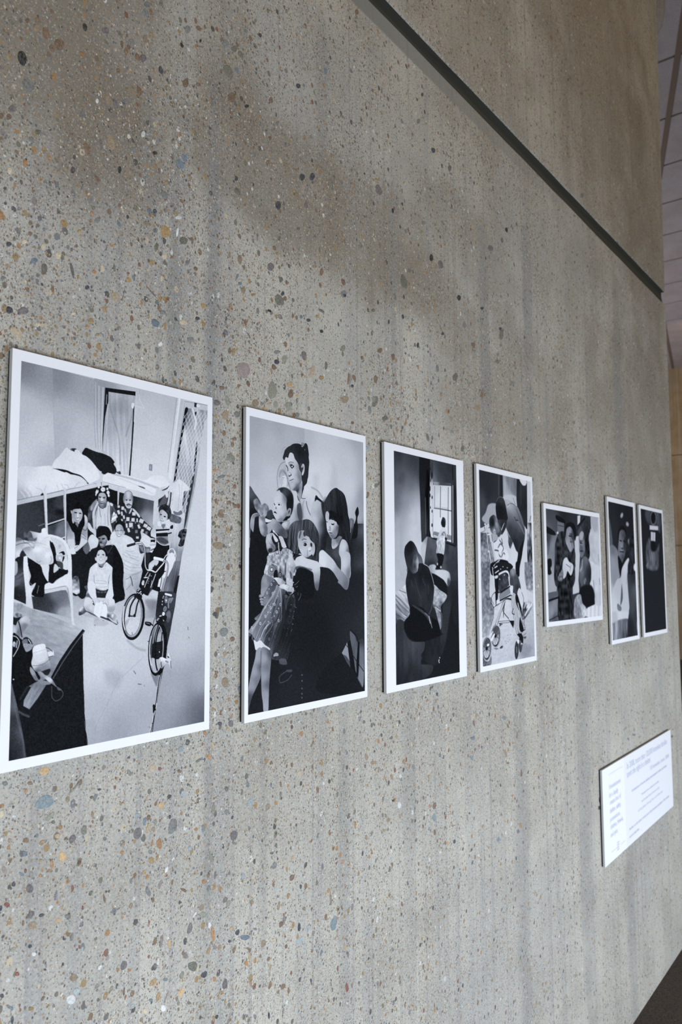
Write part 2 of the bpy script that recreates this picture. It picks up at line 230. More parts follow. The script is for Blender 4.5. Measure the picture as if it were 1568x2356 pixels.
M_joint = plain('joint_recess_shade', (.068, .064, .050), .9, .0)  # shade inside the recessed joint, put into its colour
PAL = [(0.2,0.125,0.075),(0.36,0.235,0.1),(0.29,0.215,0.135),(0.55,0.36,0.17),(0.4,0.2,0.075),(0.2,0.2,0.185),(0.33,0.32,0.28),(0.16,0.2,0.235),(0.2,0.25,0.26),(0.3,0.36,0.38),(0.045,0.048,0.06),(0.015,0.015,0.014),(0.72,0.71,0.66),(0.6,0.5,0.34),(0.46,0.36,0.24),(0.16,0.135,0.13),(0.29,0.23,0.21),(0.25,0.075,0.05),(0.16,0.155,0.115),(0.27,0.265,0.2),(0.36,0.41,0.39)]
PEBBLES = [(4906,22079,41,24,58,0),(5032,22053,73,38,60,2),(5165,22064,77,58,81,0),(5359,22024,96,63,68,0),(5257,21911,54,41,79,0),(5048,22176,45,34,58,0),(5213,21801,39,23,65,0),(4851,21543,105,59,90,11),(5732,22490,61,36,87,11),(6058,22637,78,41,47,15),(4937,21228,95,67,54,5),(4746,20820,66,38,44,15),(4704,20691,47,30,59,0),(4605,20656,48,31,64,0),(5095,20685,48,29,46,18),(5002,20545,37,30,13,5),(5814,20796,77,57,117,0),(6190,21050,110,72,99,2),(6119,21657,95,40,102,2),(6257,21663,69,38,104,15),(6495,22712,79,48,50,5),(6574,21127,49,42,79,5),(7037,22592,57,49,95,10),(6709,22596,75,52,49,15),(6610,22557,57,46,72,0),(6738,23317,78,51,53,5),(6742,22908,75,44,67,2),(6852,23025,64,45,60,2),(5956,22039,62,35,34,2),(5723,21878,46,26,45,2),(5700,22083,39,30,52,4),(6453,22619,45,34,60,0),(6651,22060,78,42,95,0),(4935,20200,54,29,82,4),(4947,20251,21,11,81,11),(6950,21253,48,28,31,11),(5951,21545,41,23,76,12),(6944,21037,70,39,36,2),(4697,21932,42,22,173,18),(6954,21564,39,25,63,2),(5733,21236,61,37,71,15),(6338,22595,60,25,99,0),(6282,22163,46,31,67,0),(6761,23467,68,35,48,5),(7016,23646,60,33,70,18),(6297,22730,47,32,167,18),(4735,20010,46,29,72,13),(6734,21441,60,34,77,12),(6342,20730,51,29,79,11),(7432,21297,83,74,64,7),(7518,21433,68,57,53,7),(8428,23337,121,107,71,18),(8509,22930,117,70,51,0),(7520,22646,89,52,69,0),(8619,23468,57,42,46,7),(8861,22956,62,27,35,11),(8564,23813,95,48,43,18),(8360,23783,101,58,54,5),(9230,22798,61,38,61,5),(9178,24419,49,36,47,10),(10203,24035,83,40,39,10),(8708,23797,72,57,51,18),(9468,23379,72,44,62,0),(9876,25299,53,30,61,5),(7811,23513,32,19,59,11),(7432,23218,42,32,108,11),(9629,23030,49,28,42,5),(9863,24139,47,42,165,5),(9402,22210,59,35,39,0),(7550,23549,89,47,56,5),(7771,23700,53,41,38,0),(11071,24965,71,32,35,5),(11011,24772,87,49,69,7),(7716,23364,37,21,71,4),(9065,24611,44,24,53,5),(10605,24261,45,32,88,0),(9443,22667,54,31,41,0),(4875,19286,48,26,111,5),(5504,19627,59,49,69,1),(5240,18931,77,42,84,18),(5636,19039,101,25,105,15),(5101,18991,50,34,36,7),(4795,18265,49,43,69,10),(4981,18312,69,44,30,15),(4890,18010,84,53,148,14),(6317,18881,83,63,49,14),(5939,18436,51,37,32,1),(5882,18345,36,23,25,4),(7013,18698,74,64,21,7),(7152,18894,57,35,25,5),(7169,20133,120,79,52,1),(7010,19839,83,32,70,18),(7138,20686,68,62,20,5),(5876,20099,49,39,76,5),(5996,19854,52,35,42,5),(5986,20438,45,34,104,0),(5151,19560,31,26,104,15),(5429,19171,54,39,67,13),(5216,19210,45,33,59,13),(4957,19185,43,28,37,13),(5030,19315,30,25,81,0),(5106,19306,30,25,80,18),(4759,19082,40,29,49,10),(6529,19193,46,38,34,1),(6621,19246,46,21,87,7),(6735,19184,34,22,76,1),(6289,19283,52,22,94,18),(5972,19125,38,25,34,4),(5919,19929,35,25,60,4),(6985,20082,50,35,56,5),(6832,20126,84,28,7,2),(7037,19015,40,28,33,18),(5867,18877,41,27,40,10),(6093,19211,51,33,94,13),(6143,18655,45,35,132,1),(6934,19578,58,39,36,1),(6968,20371,46,30,39,10),(6868,20340,46,32,39,7),(4649,19406,57,33,81,4),(4697,18631,33,25,58,5),(5669,18464,46,19,33,13),(5165,18181,41,27,26,13),(6493,20098,32,22,64,10),(7156,19746,50,36,55,13),(6346,19942,46,25,115,7),(6933,19138,127,10,149,15),(6047,18278,33,20,23,1),(7111,19393,45,28,79,13),(5014,17904,23,17,75,1),(5728,19609,33,19,31,1),(7110,18409,44,34,36,12),(5216,19442,25,17,69,7),(5134,19462,28,20,27,18),(6521,19282,26,19,49,17),(5095,19161,26,16,31,1),(5729,18978,28,19,75,1),(9664,21530,94,63,65,10),(10602,22463,92,61,56,10),(10313,22328,98,56,49,10),(9474,20353,93,72,38,15),(9699,19825,118,107,11,18),(9845,19898,57,37,30,0),(9786,19970,56,34,39,10),(11564,20487,92,54,26,10),(7519,20119,92,57,26,18),(10491,19683,60,35,24,10),(8724,20230,89,50,81,2),(8811,19734,71,49,72,2),(7938,19220,54,46,30,1),(7818,18984,50,31,17,10),(7541,18845,80,44,16,13),(7683,18618,84,39,23,5),(8666,21370,65,60,15,18),(8626,21579,55,35,45,10),(10424,21832,73,50,58,15),(9566,20722,50,44,26,0),(9339,21004,47,33,51,1),(7770,19761,45,35,42,0),(11548,20733,72,64,173,0),(9445,19565,49,24,11,11),(10157,21914,86,54,41,2),(7684,20200,45,32,33,0),(9741,20207,61,45,49,18),(9888,20203,43,37,82,0),(10876,20715,95,43,60,0),(9638,20648,45,29,35,1),(7949,18923,46,35,42,1),(7601,19802,51,36,45,5),(7763,19451,29,24,116,7),(8488,20229,53,25,85,2),(8668,19924,55,25,59,7),(10872,19574,56,32,22,11),(10204,21306,54,27,28,15),(7415,20442,76,27,18,12),(7397,20209,75,24,77,12),(9700,19538,50,36,36,16),(10873,19967,84,33,2,15),(10742,19824,55,32,24,1),(9047,19729,57,25,27,1),(8429,18923,53,45,146,5),(9157,19484,52,36,73,5),(8733,19819,49,28,26,7),(10282,19687,46,31,29,7),(5438,12660,69,51,154,3),(5453,12288,123,88,171,8),(5533,12098,67,35,30,19),(5909,12403,58,17,36,5),(5838,12349,67,16,29,19),(5204,12473,34,20,94,4),(5252,12554,36,20,162,0),(5223,11901,44,27,160,0),(5433,11816,39,28,22,1),(5853,11751,57,45,49,15),(6015,11813,58,47,92,18),(5717,11570,67,49,127,3),(5575,11518,63,20,100,4),(5679,11936,34,28,101,1),(6858,11554,81,68,68,15),(7234,11319,83,44,112,4),(7101,11134,58,41,147,1),(7202,11146,42,25,79,1),(7029,11584,72,22,71,3),(6970,11687,50,29,91,7),(7131,11540,39,30,123,2),(7158,11630,46,26,114,19),(7456,11496,112,63,85,5),(5289,11324,60,42,143,15),(5081,11439,32,24,97,10),(5210,11748,37,28,126,7),(5180,11522,48,13,138,7),(4963,11633,53,25,121,16),(4910,12370,30,23,140,4),(4903,12276,44,29,105,13),(5768,12250,36,28,85,2),(6118,12196,30,20,167,0),(6609,11373,35,26,146,4),(7080,11250,41,27,150,5),(6332,11623,33,23,147,5),(7030,10934,38,24,75,4),(6972,11013,37,20,54,3),(6762,10965,28,26,130,5),(7262,10768,57,30,63,16),(7053,10730,74,33,125,5),(7094,12371,61,54,147,14),(7221,12342,33,23,156,17),(7413,11639,32,23,110,10),(7251,11833,55,42,148,3),(6701,12389,57,27,132,5),(6140,11972,53,19,103,2),(4935,12616,38,26,153,5),(5578,12021,28,20,148,18),(5309,11477,39,27,114,6),(7106,11361,45,20,80,4),(5644,11839,46,30,152,14),(5228,11546,27,18,91,0),(5538,11458,23,16,118,4),(5423,11437,24,17,130,4),(7367,10930,41,30,63,12),(5377,12032,28,19,111,13),(5059,12217,30,19,154,12),(5013,11953,25,21,109,2),(5420,11612,29,17,153,1),(5754,11777,22,16,18,0),(6139,11004,37,26,47,18),(5647,11160,37,13,82,7),(6852,11801,42,28,158,9),(6232,12269,25,15,174,10),(5097,12734,5,4,143,10),(5833,12528,26,12,46,12),(7318,10930,11,7,149,0),(5875,12171,12,9,118,7),(5007,11232,42,25,149,17),(5309,11018,59,34,19,15),(5335,10889,57,42,141,2),(5217,10955,33,17,94,0),(5452,10964,37,21,167,10),(5682,10827,38,25,140,3),(5797,10834,31,21,126,5),(5879,10562,48,21,75,5),(6345,10870,61,16,104,0),(6024,10861,25,16,100,17),(5921,10061,63,41,141,2),(6671,9917,57,56,120,15),(5962,9878,54,39,126,20),(5889,9816,79,50,134,12),(5162,10403,34,22,131,17),(5355,9933,37,23,157,1),(5501,9991,30,21,50,0),(7163,9508,61,48,9,1),(7254,9283,56,40,65,1),(7188,9700,54,28,100,15),(6264,9821,37,29,161,19),(6485,9704,34,27,76,19),(6769,10641,39,30,98,2),(6977,9103,40,24,137,2),(5314,10657,27,22,136,10),(5761,10588,27,12,98,10),(5520,10313,23,11,150,10),(5104,10697,39,27,138,19),(5368,10549,35,23,132,12),(5989,10402,29,13,105,17),(6030,10361,30,22,60,20),(5764,10283,21,14,118,10),(7297,9995,83,29,79,16),(7436,9915,57,33,88,3),(5117,9912,50,19,96,10),(4982,10235,32,20,135,10),(5071,10078,43,16,132,5),(5106,10045,29,18,122,7),(6412,10113,40,24,78,16),(6761,9823,30,19,136,4),(6578,9897,25,21,118,4),(6456,9853,22,15,1,15),(6826,9341,38,29,136,20),(6707,9503,32,16,74,4),(6679,9570,30,17,105,15),(7130,9291,39,20,147,8),(7107,9044,26,19,105,5),(7244,9744,49,27,94,12),(6300,10037,31,30,104,12),(7376,9459,44,24,148,8),(4995,11291,25,5,93,0),(5498,10769,33,23,126,19),(5644,11115,44,14,88,7),(5047,10381,35,23,124,12),(7039,9187,53,31,139,13),(7344,9093,57,36,133,12),(7400,9222,77,16,60,16),(5996,10460,23,16,132,0),(6285,9647,28,18,134,18),(4934,11218,33,16,99,10),(5478,11181,18,13,127,5),(5273,9980,24,13,105,0),(8685,11052,87,71,146,15),(8614,12750,49,46,0,15),(8367,12787,43,29,163,10),(9043,11465,75,58,149,20),(8250,11549,76,41,88,19),(8523,11785,48,36,125,18),(8221,10847,93,33,119,19),(9612,10339,62,57,65,5),(8884,10388,51,36,83,9),(8075,10555,48,32,151,4),(10044,10018,61,52,173,0),(8301,10579,62,26,86,15),(7615,11497,70,44,102,6),(7508,11508,87,42,88,18),(9456,11305,59,48,100,2),(8154,12334,46,31,100,4),(10290,12330,49,43,5,4),(8047,11314,58,28,96,7),(8527,11443,49,37,159,5),(8646,11332,28,25,70,10),(8983,11759,67,23,109,7),(9757,11424,53,31,86,18),(9526,11633,45,22,85,7),(7936,12319,51,23,18,18),(7571,12239,33,26,144,0),(7597,12545,49,43,53,9),(8705,10928,55,19,160,5),(9648,11318,41,30,149,4),(9656,10641,40,24,100,18),(7693,10554,68,20,147,0),(8169,10429,44,36,76,5),(11038,9497,51,43,11,1),(11452,9876,38,34,36,4),(9640,9962,47,32,146,20),(7912,11342,34,25,138,4),(8066,12694,40,28,123,4),(8226,12489,46,25,112,3),(8529,12682,30,25,142,3),(10060,10340,34,27,62,3),(8575,10338,42,29,111,19),(10272,9801,40,29,119,10),(9762,11591,49,24,103,0),(9137,12419,49,20,93,2),(7649,11907,48,38,127,9),(10237,11671,67,49,154,14),(7911,12120,34,31,100,12),(9638,11043,40,26,102,0),(9544,10550,42,20,160,15),(7799,11101,46,31,148,9),(7878,9441,97,67,140,18),(8941,9457,105,43,156,7),(8521,8939,77,55,111,15),(7811,9985,72,51,84,15),(9356,9216,68,55,146,2),(11178,8894,124,96,79,8),(8065,10090,81,40,152,19),(8033,10202,54,42,162,2),(8578,10082,48,46,39,19),(8512,10157,51,41,145,18),(8263,9748,111,38,101,4),(8776,9590,53,39,151,10),(10232,9160,66,41,91,10),(9777,9366,53,51,138,0),(8099,9240,59,47,145,10),(7662,9173,58,51,39,3),(8969,9069,48,31,139,4),(8177,9544,48,36,75,1),(10238,8939,71,63,0,20),(11554,7661,83,45,100,17),(7672,9401,47,45,119,19),(11091,9335,117,28,96,2),(9717,9673,69,37,77,2),(9042,9135,67,20,93,3),(7740,9638,59,34,122,16),(8301,9098,47,24,130,4),(8310,9542,45,28,147,16),(9829,8373,66,43,166,0),(9507,8508,40,35,77,0),(9085,9934,54,31,152,2),(10360,9416,47,33,158,2),(8194,9897,44,31,101,12),(10456,9058,56,34,103,9),(9955,9753,53,36,64,1),(8607,9521,31,22,155,10),(8357,8545,37,27,156,10),(9491,8070,55,23,96,10),(8640,9689,46,21,155,3),(9526,8797,34,26,69,1),(8398,8808,45,20,97,1),(9173,8191,44,29,127,5),(10831,8540,34,33,21,7),(10543,8179,44,17,94,10),(8466,8839,34,21,109,1),(9901,8973,39,32,148,0),(8984,9657,33,21,145,0),(9836,7989,53,24,75,16),(10551,7745,35,26,63,1),(9845,9491,27,20,121,17),(7813,8968,42,19,150,18),(11500,8367,43,30,119,3),(7899,10146,51,22,32,12),(9183,9496,26,18,118,7),(8823,18393,178,129,36,16),(9524,18190,164,111,70,19),(9635,18713,72,43,20,10),(9644,18889,104,29,20,5),(9836,18814,84,59,45,19),(10362,18995,84,78,79,15),(9561,18604,65,50,3,0),(10002,18225,91,65,45,0),(9111,17897,86,64,19,2),(8470,17818,85,53,113,19),(8243,17745,73,51,20,15),(8422,17575,82,70,44,2),(8684,17635,65,54,36,5),(8938,18190,57,42,114,0),(9613,17961,72,60,56,19),(9940,17996,98,74,173,19),(8349,18002,61,36,17,0),(11738,18834,121,54,77,19),(11578,18413,140,74,15,2),(11536,19410,82,63,40,19),(12406,18356,93,55,95,5),(12593,18569,120,97,130,19),(10864,18690,71,42,19,1),(10313,18631,45,27,20,0),(10175,18212,44,30,21,3),(8561,16911,93,68,160,19),(8632,17225,53,31,12,0),(8589,17124,43,37,58,0),(8354,16584,84,27,16,5),(8208,16676,37,27,13,4),(8644,16458,40,36,34,0),(8531,16191,51,34,7,0),(8656,16148,52,37,8,0),(8247,16194,42,29,88,0),(8364,16042,67,30,5,2),(10593,18748,149,64,57,14),(11004,18948,93,39,78,18),(9208,18650,48,36,71,0),(9965,18377,75,47,19,3),(11825,17999,58,30,13,0),(12342,17580,71,53,79,9),(8482,17475,35,27,23,1),(9337,17832,48,37,73,3),(9713,17853,59,37,65,1),(10185,17882,55,41,22,5),(10107,17862,49,40,30,0),(9104,18785,35,27,67,2),(12329,16646,55,46,75,0),(12616,16847,63,47,13,5),(8599,18649,70,40,68,1),(8512,18644,58,34,84,0),(8138,16411,41,36,20,4),(8251,16498,34,30,26,0),(8347,15986,69,50,7,0),(8298,15503,109,65,179,2),(8438,14171,104,64,173,5),(8474,13398,90,72,141,2),(8244,14451,51,32,176,10),(8624,14050,47,42,156,0),(8466,13837,49,34,170,2),(8599,12757,57,48,161,15),(8366,12787,48,33,163,10),(8635,15007,53,34,63,2),(8241,15704,40,34,86,6),(8199,15844,47,30,11,18),(8442,15880,38,20,4,0),(8580,15790,31,28,78,0),(8337,15367,45,25,2,6),(8752,15874,47,32,146,18),(8773,15186,36,29,91,10),(8289,13569,37,24,170,0),(8527,13583,39,31,88,6),(8773,13271,40,28,98,7),(8181,13178,25,22,126,10),(8223,13022,34,28,154,1),(8560,13126,35,24,98,1),(8728,13897,45,28,94,6),(8778,14290,36,22,93,5),(8336,14690,31,29,155,1),(8453,14887,30,28,98,0),(8531,12687,35,21,165,3),(8456,13749,28,22,166,9),(8761,15307,31,29,87,5),(14945,22370,87,77,40,11),(15374,22359,110,96,36,15),(13723,21474,123,84,122,18),(13839,21401,117,54,83,18),(16243,21807,100,69,39,11),(12563,20452,73,35,21,18),(15133,19798,104,69,76,5),(15977,19779,147,89,45,18),(12952,18272,110,52,12,18),(12411,18357,88,54,83,5),(12605,18562,155,80,55,18),(12797,19667,97,55,21,0),(13282,19645,95,60,48,0),(12626,19028,88,70,55,0),(12156,19364,50,37,33,0),(16280,18083,112,66,28,18),(17133,19219,152,77,14,2),(11825,18727,53,33,20,10),(15553,18872,61,50,159,4),(14654,18121,99,58,124,18),(15788,18424,86,41,12,5),(15083,18723,79,65,51,6),(15733,18717,95,66,55,19),(17362,19609,114,73,77,0),(18046,23689,175,69,24,15),(17463,21885,104,39,19,10),(18576,21480,171,126,52,18),(18524,21627,100,41,18,10),(14292,20142,68,52,56,10),(13689,20627,62,46,44,10),(16497,21194,110,81,56,5),(16939,20788,113,73,6,0),(11718,18840,121,48,78,0),(11878,18912,68,51,30,0),(13755,18307,48,37,70,4),(13451,18342,47,32,20,0),(15412,20695,68,40,24,10),(18301,20674,145,51,15,18),(19176,20277,154,53,13,5),(12320,19124,29,22,35,0),(13133,20361,53,35,74,10),(18310,20860,86,45,20,5),(13971,12584,93,20,173,19),(14902,12447,51,37,167,10),(12711,12481,60,48,137,1),(12830,12239,47,40,114,0),(14715,10103,81,73,38,0),(14700,9863,90,73,133,8),(14715,9548,64,51,133,0),(13881,11083,58,46,15,5),(12756,10678,55,48,97,5),(12631,11287,42,32,153,2),(12422,11438,80,39,166,1),(12211,11593,81,46,117,2),(16448,10787,102,41,146,8),(18421,11226,87,44,132,0),(18229,11452,100,52,158,8),(16578,11578,71,49,74,0),(16553,11223,79,44,167,7),(13079,11803,58,33,172,15),(13263,11796,44,30,163,1),(12852,10341,50,35,153,2),(12939,10239,57,46,165,2),(12136,12252,46,35,159,18),(11998,12348,50,28,156,7),(19168,9900,90,71,101,0),(15562,9133,64,44,165,10),(17753,8596,89,57,156,7),(18383,10306,80,33,168,0),(14987,11115,60,41,163,7),(13390,10994,59,37,162,12),(13343,10432,74,60,124,12),(13418,10911,45,30,160,7),(13112,10571,43,22,163,11),(12780,10083,43,31,149,2),(15275,9177,45,36,168,3),(19056,8602,87,64,152,1),(18884,8500,74,55,151,15),(14084,10616,56,34,161,16),(12830,11070,56,25,166,1),(12192,10102,52,37,106,2),(18240,10586,133,51,141,2),(24998,7905,84,73,111,11),(24925,7675,88,60,160,11),(25062,8678,52,47,134,11),(29399,9147,98,33,170,1),(28818,9324,205,46,171,5),(28117,9299,136,32,170,5),(33859,8444,164,48,171,15),(12288,23253,29,19,52,11),(15105,25052,105,62,34,10),(12800,23116,137,111,33,15),(14927,22369,92,73,52,11),(19055,24572,100,64,43,11),(18010,23686,127,77,20,15),(15348,22342,112,89,16,15),(11561,20500,107,65,28,5),(24230,31753,147,53,34,0),(14447,25448,94,52,43,5),(16210,21803,95,46,23,10),(13739,21424,158,131,98,18),(15885,24954,116,66,40,18),(13335,22873,55,46,89,11),(18759,24165,98,63,43,18),(12738,23319,102,27,21,1),(14640,26194,67,39,57,10),(12058,26636,91,47,50,0),(14606,23086,86,47,31,5),(25209,28079,174,83,32,5),(16968,25169,68,31,31,5)]

def build_wall():
    # section (y, z) with the recessed joint; the free end leans back a little above the joint
    j0, j1 = EYE+1.222, EYE+1.262
    X0, TOP, BACK = -3.0, 4.712, .36
    prof = [(WALL_Y, 0), (WALL_Y, j0-.004), (WALL_Y+.004, j0), (WALL_Y+.016, j0+.002), (WALL_Y+.016, j1), (WALL_Y+.003, j1), (WALL_Y, j1+.004), (WALL_Y, TOP), (BACK, TOP), (BACK, 0)]
    def xe(z): r = z-EYE; return 3.558 if r < 1. else 3.558+(r-1.)*.045
    V = []; F = []; cols = 60; n = len(prof)
    rnd = random.Random(3)
    for i in range(cols+1):
        t = i/cols
        for (y, z) in prof:
            x = X0+(xe(z)-X0)*t
            dz = rnd.uniform(-.0012, .0012) if j0-.01 < z < j1+.01 and 0 < i < cols else 0
            up = .022*max(0, (x-1.2)/2.4) if j1-.001 <= z < j1+.01 else 0
            V.append((x, y, z+dz+up))
    for i in range(cols):
        for k in range(n):
            a = i*n+k; b = i*n+(k+1) % n
            F.append((a, b, b+n, a+n))
    F.append(tuple(range(n))[::-1]); F.append(tuple(cols*n+k for k in range(n)))
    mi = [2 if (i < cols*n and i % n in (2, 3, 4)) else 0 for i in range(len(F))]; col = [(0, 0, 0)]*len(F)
    for (x, z, a, b, th, c) in PEBBLES:              # the larger stones, plus black marks for pits and adhesive bits
        x *= 1e-4; z *= 1e-4; a *= 1e-4; b *= 1e-4; th = math.radians(th)
        r = random.Random(int(x*1e4)*7+int(z*1e4)); m = 14
        ph = [r.uniform(0, 6.28) for _ in range(3)]; am = [r.uniform(.03, .12), r.uniform(.02, .09), r.uniform(.01, .05)]
        c0 = len(V); base = PAL[c]
        rings = ((1., -.0002), (.93, .0004), (.6, .0007))
        for (s, h) in rings:
            for k in range(m):
                q = 2*math.pi*k/m; rr = s*(1+am[0]*math.cos(2*q+ph[0])+am[1]*math.cos(3*q+ph[1])+am[2]*math.cos(5*q+ph[2]))
                u = a*rr*math.cos(q); v = b*rr*math.sin(q)
                V.append((x+u*math.cos(th)-v*math.sin(th), WALL_Y-h, z+u*math.sin(th)+v*math.cos(th)))
        V.append((x, WALL_Y-.0008, z))
        sh = r.uniform(.85, 1.15)
        for i in range(2):
            for k in range(m):
                F.append((c0+i*m+k, c0+i*m+(k+1) % m, c0+(i+1)*m+(k+1) % m, c0+(i+1)*m+k)); mi.append(1); col.append(tuple(v*sh for v in base))
        for k in range(m):
            F.append((c0+2*m+k, c0+2*m+(k+1) % m, c0+3*m)); mi.append(1); col.append(tuple(v*sh*(1+.08*math.sin(k+ph[0])) for v in base))
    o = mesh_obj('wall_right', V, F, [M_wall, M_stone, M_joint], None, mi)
    at = o.data.color_attributes.new('stone', 'FLOAT_COLOR', 'CORNER')
    arr = np.ones((len(o.data.loops), 4), np.float32)
    lt = np.zeros(len(o.data.polygons), np.int32); o.data.polygons.foreach_get('loop_total', lt)
    arr[:, :3] = np.repeat(np.array(col, np.float32), lt, axis=0)
    at.data.foreach_set('color', arr.ravel())
    return structure(o)
build_wall()

# ------------------------------------------------------------------ the hall around it
k = NT('speckled_carpet'); tc = k.n('TexCoord').outputs['Object']
a = k.noise(k.scale(tc, (1, 1, 1)), 150, 3, .8).outputs[0]; b = k.noise(tc, 45, 3).outputs[0]
cc = k.ramp(a, [(.30, (.006, .006, .009)), (.44, (.022, .018, .022)), (.53, (.12, .08, .04)), (.60, (.02, .018, .025)), (.70, (.26, .19, .10))])
k.put(k.b.inputs['Base Color'], k.mix(k.step(b, .35, .7), cc, k.mix(.35, cc, (.012, .011, .016, 1)))); k.b.inputs['Roughness'].default_value = .95
bp = k.n('Bump'); bp.inputs['Strength'].default_value = .8; bp.inputs['Distance'].default_value = .006; k.put(bp.inputs['Height'], a); k.put(k.b.inputs['Normal'], bp.outputs[0])
M_carpet = k.m
M_far = concrete('tan_concrete', (.185, .135, .062), False, .4, 4.)
M_ceil = concrete('grey_board_formed_concrete', (.30, .272, .270), False, .25, 9.)
M_dark = plain('dark_brown_skirting', (.045, .032, .018), .7)
M_groove = plain('dark_joint', (.14, .105, .075), .9)
structure(box('floor', -6, 12.6, -5.0, 5, -.1, 0, M_carpet))

# ceiling slabs with open joints between them
def ceiling():
    V = []; F = []
    xs = [-6.0, 0, 2.245]+[2.245+.645*i for i in range(1, 16)]+[12.6]
    for x0, x1 in zip(xs[:-1], xs[1:]):
        v, f = box_vf(x0+.011, x1-.011, -5.0, 5, 4.71, 4.80, 0); n = len(V)
        V += v; F += [[i+n for i in q] for q in f]
    v, f = box_vf(-6, 12.6, -5, 5, 4.722, 4.9); n = len(V); V += v; F += [[i+n for i in q] for q in f]
    return structure(mesh_obj('ceiling', V, F, M_ceil))
ceiling()
def batten(name, pts, w, h, z, mat):
    V = []; F = []
    for i, (x, y) in enumerate(pts):
        a = pts[max(i-1, 0)]; b = pts[min(i+1, len(pts)-1)]; d = Vector((b[0]-a[0], b[1]-a[1])).normalized(); nx, ny = -d.y*w/2, d.x*w/2
        V += [(x-nx, y-ny, z-h), (x+nx, y+ny, z-h), (x+nx, y+ny, z), (x-nx, y-ny, z)]
    for i in range(len(pts)-1):
        for k in range(4): q = 4*i+k; r = 4*i+(k+1) % 4; F.append((q, r, r+4, q+4))
    F.append((0, 1, 2, 3)); e = 4*(len(pts)-1); F.append((e+3, e+2, e+1, e))
    return structure(mesh_obj(name, V, F, mat))
batten('trim_1', [(3.9, -.13), (6.4, .72), (8.8, 1.36), (12.34, 2.08)], .034, .006, 4.711, M_groove)
# far end wall in lifts with a horizontal joint, dark skirting at its foot
def far_wall():
    V = []; F = []
    for z0, z1 in ((0, EYE+.462), (EYE+.486, 3.35), (3.362, 4.71)):
        v, f = box_vf(12.36, 12.6, -5.0, 5, z0, z1); n = len(V); V += v; F += [[i+n for i in q] for q in f]
    v, f = box_vf(12.39, 12.6, -5.0, 5, 0, 4.71); n = len(V); V += v; F += [[i+n for i in q] for q in f]
    return structure(mesh_obj('wall_far', V, F, M_far))
far_wall()
structure(box('baseboard_far', 12.31, 12.36, -5.0, 5, 0, .262, M_dark))
# rounded concrete nib at the head of the long wall's free end
bm = bmesh.new()
for zz, r in ((4.712, .052), (4.30, .052), (4.20, .048), (4.14, .034), (4.09, .008)):
    for i in range(14): a = 2*math.pi*i/14; bm.verts.new((3.690+r*math.cos(a), .035+r*math.sin(a), zz))
bm.verts.ensure_lookup_table()
for j in range(4):
    for i in range(14): bm.faces.new([bm.verts[j*14+i], bm.verts[j*14+(i+1) % 14], bm.verts[(j+1)*14+(i+1) % 14], bm.verts[(j+1)*14+i]])
bm.faces.new(bm.verts[:14]); bm.faces.new(bm.verts[-14:])
bmesh.ops.recalc_face_normals(bm, faces=bm.faces[:])
me = bpy.data.meshes.new('trim_2'); bm.to_mesh(me); bm.free(); me.materials.append(M_ceil)
o = bpy.data.objects.new('trim_2', me); C.objects.link(o); structure(o)

# ------------------------------------------------------------------ mounted prints
WHITE = (.86, .845, .845)
M_board = plain('white_print_paper', WHITE, .6, .1)
M_core = plain('grey_foam_board_edge', (.56, .56, .55), .8, .2)
M_shade_tape = plain('black_shade_tape', (.018, .018, .017), .95, .0)
M_print = attr_mat('black_and_white_ink', 'ink', .8, .0)
T_BOARD = .0066

def board(root, x0, x1, z0, z1):
    """foam board with a white face sheet; its own origin is the middle of the lower edge of the board's face"""
    w = (x1-x0)/2; h = z1-z0
    v, f = box_vf(-w, w, .0008, T_BOARD, 0, h); mesh_obj('foam_board', v, f, M_core, root)
    v, f = box_vf(-w-.0001, w+.0001, 0, .0008, -.0001, h+.0001); mesh_obj('face_sheet', v, f, M_board, root)
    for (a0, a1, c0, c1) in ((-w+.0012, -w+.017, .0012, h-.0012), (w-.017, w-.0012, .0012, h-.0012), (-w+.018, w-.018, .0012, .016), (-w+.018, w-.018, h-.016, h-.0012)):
        v, f = box_vf(a0, a1, T_BOARD, WALL_Y+.0004, c0, c1); mesh_obj('mount_shade_strip', v, f, M_shade_tape, root)  # mounting strips; their black puts the shade of the gap into colour

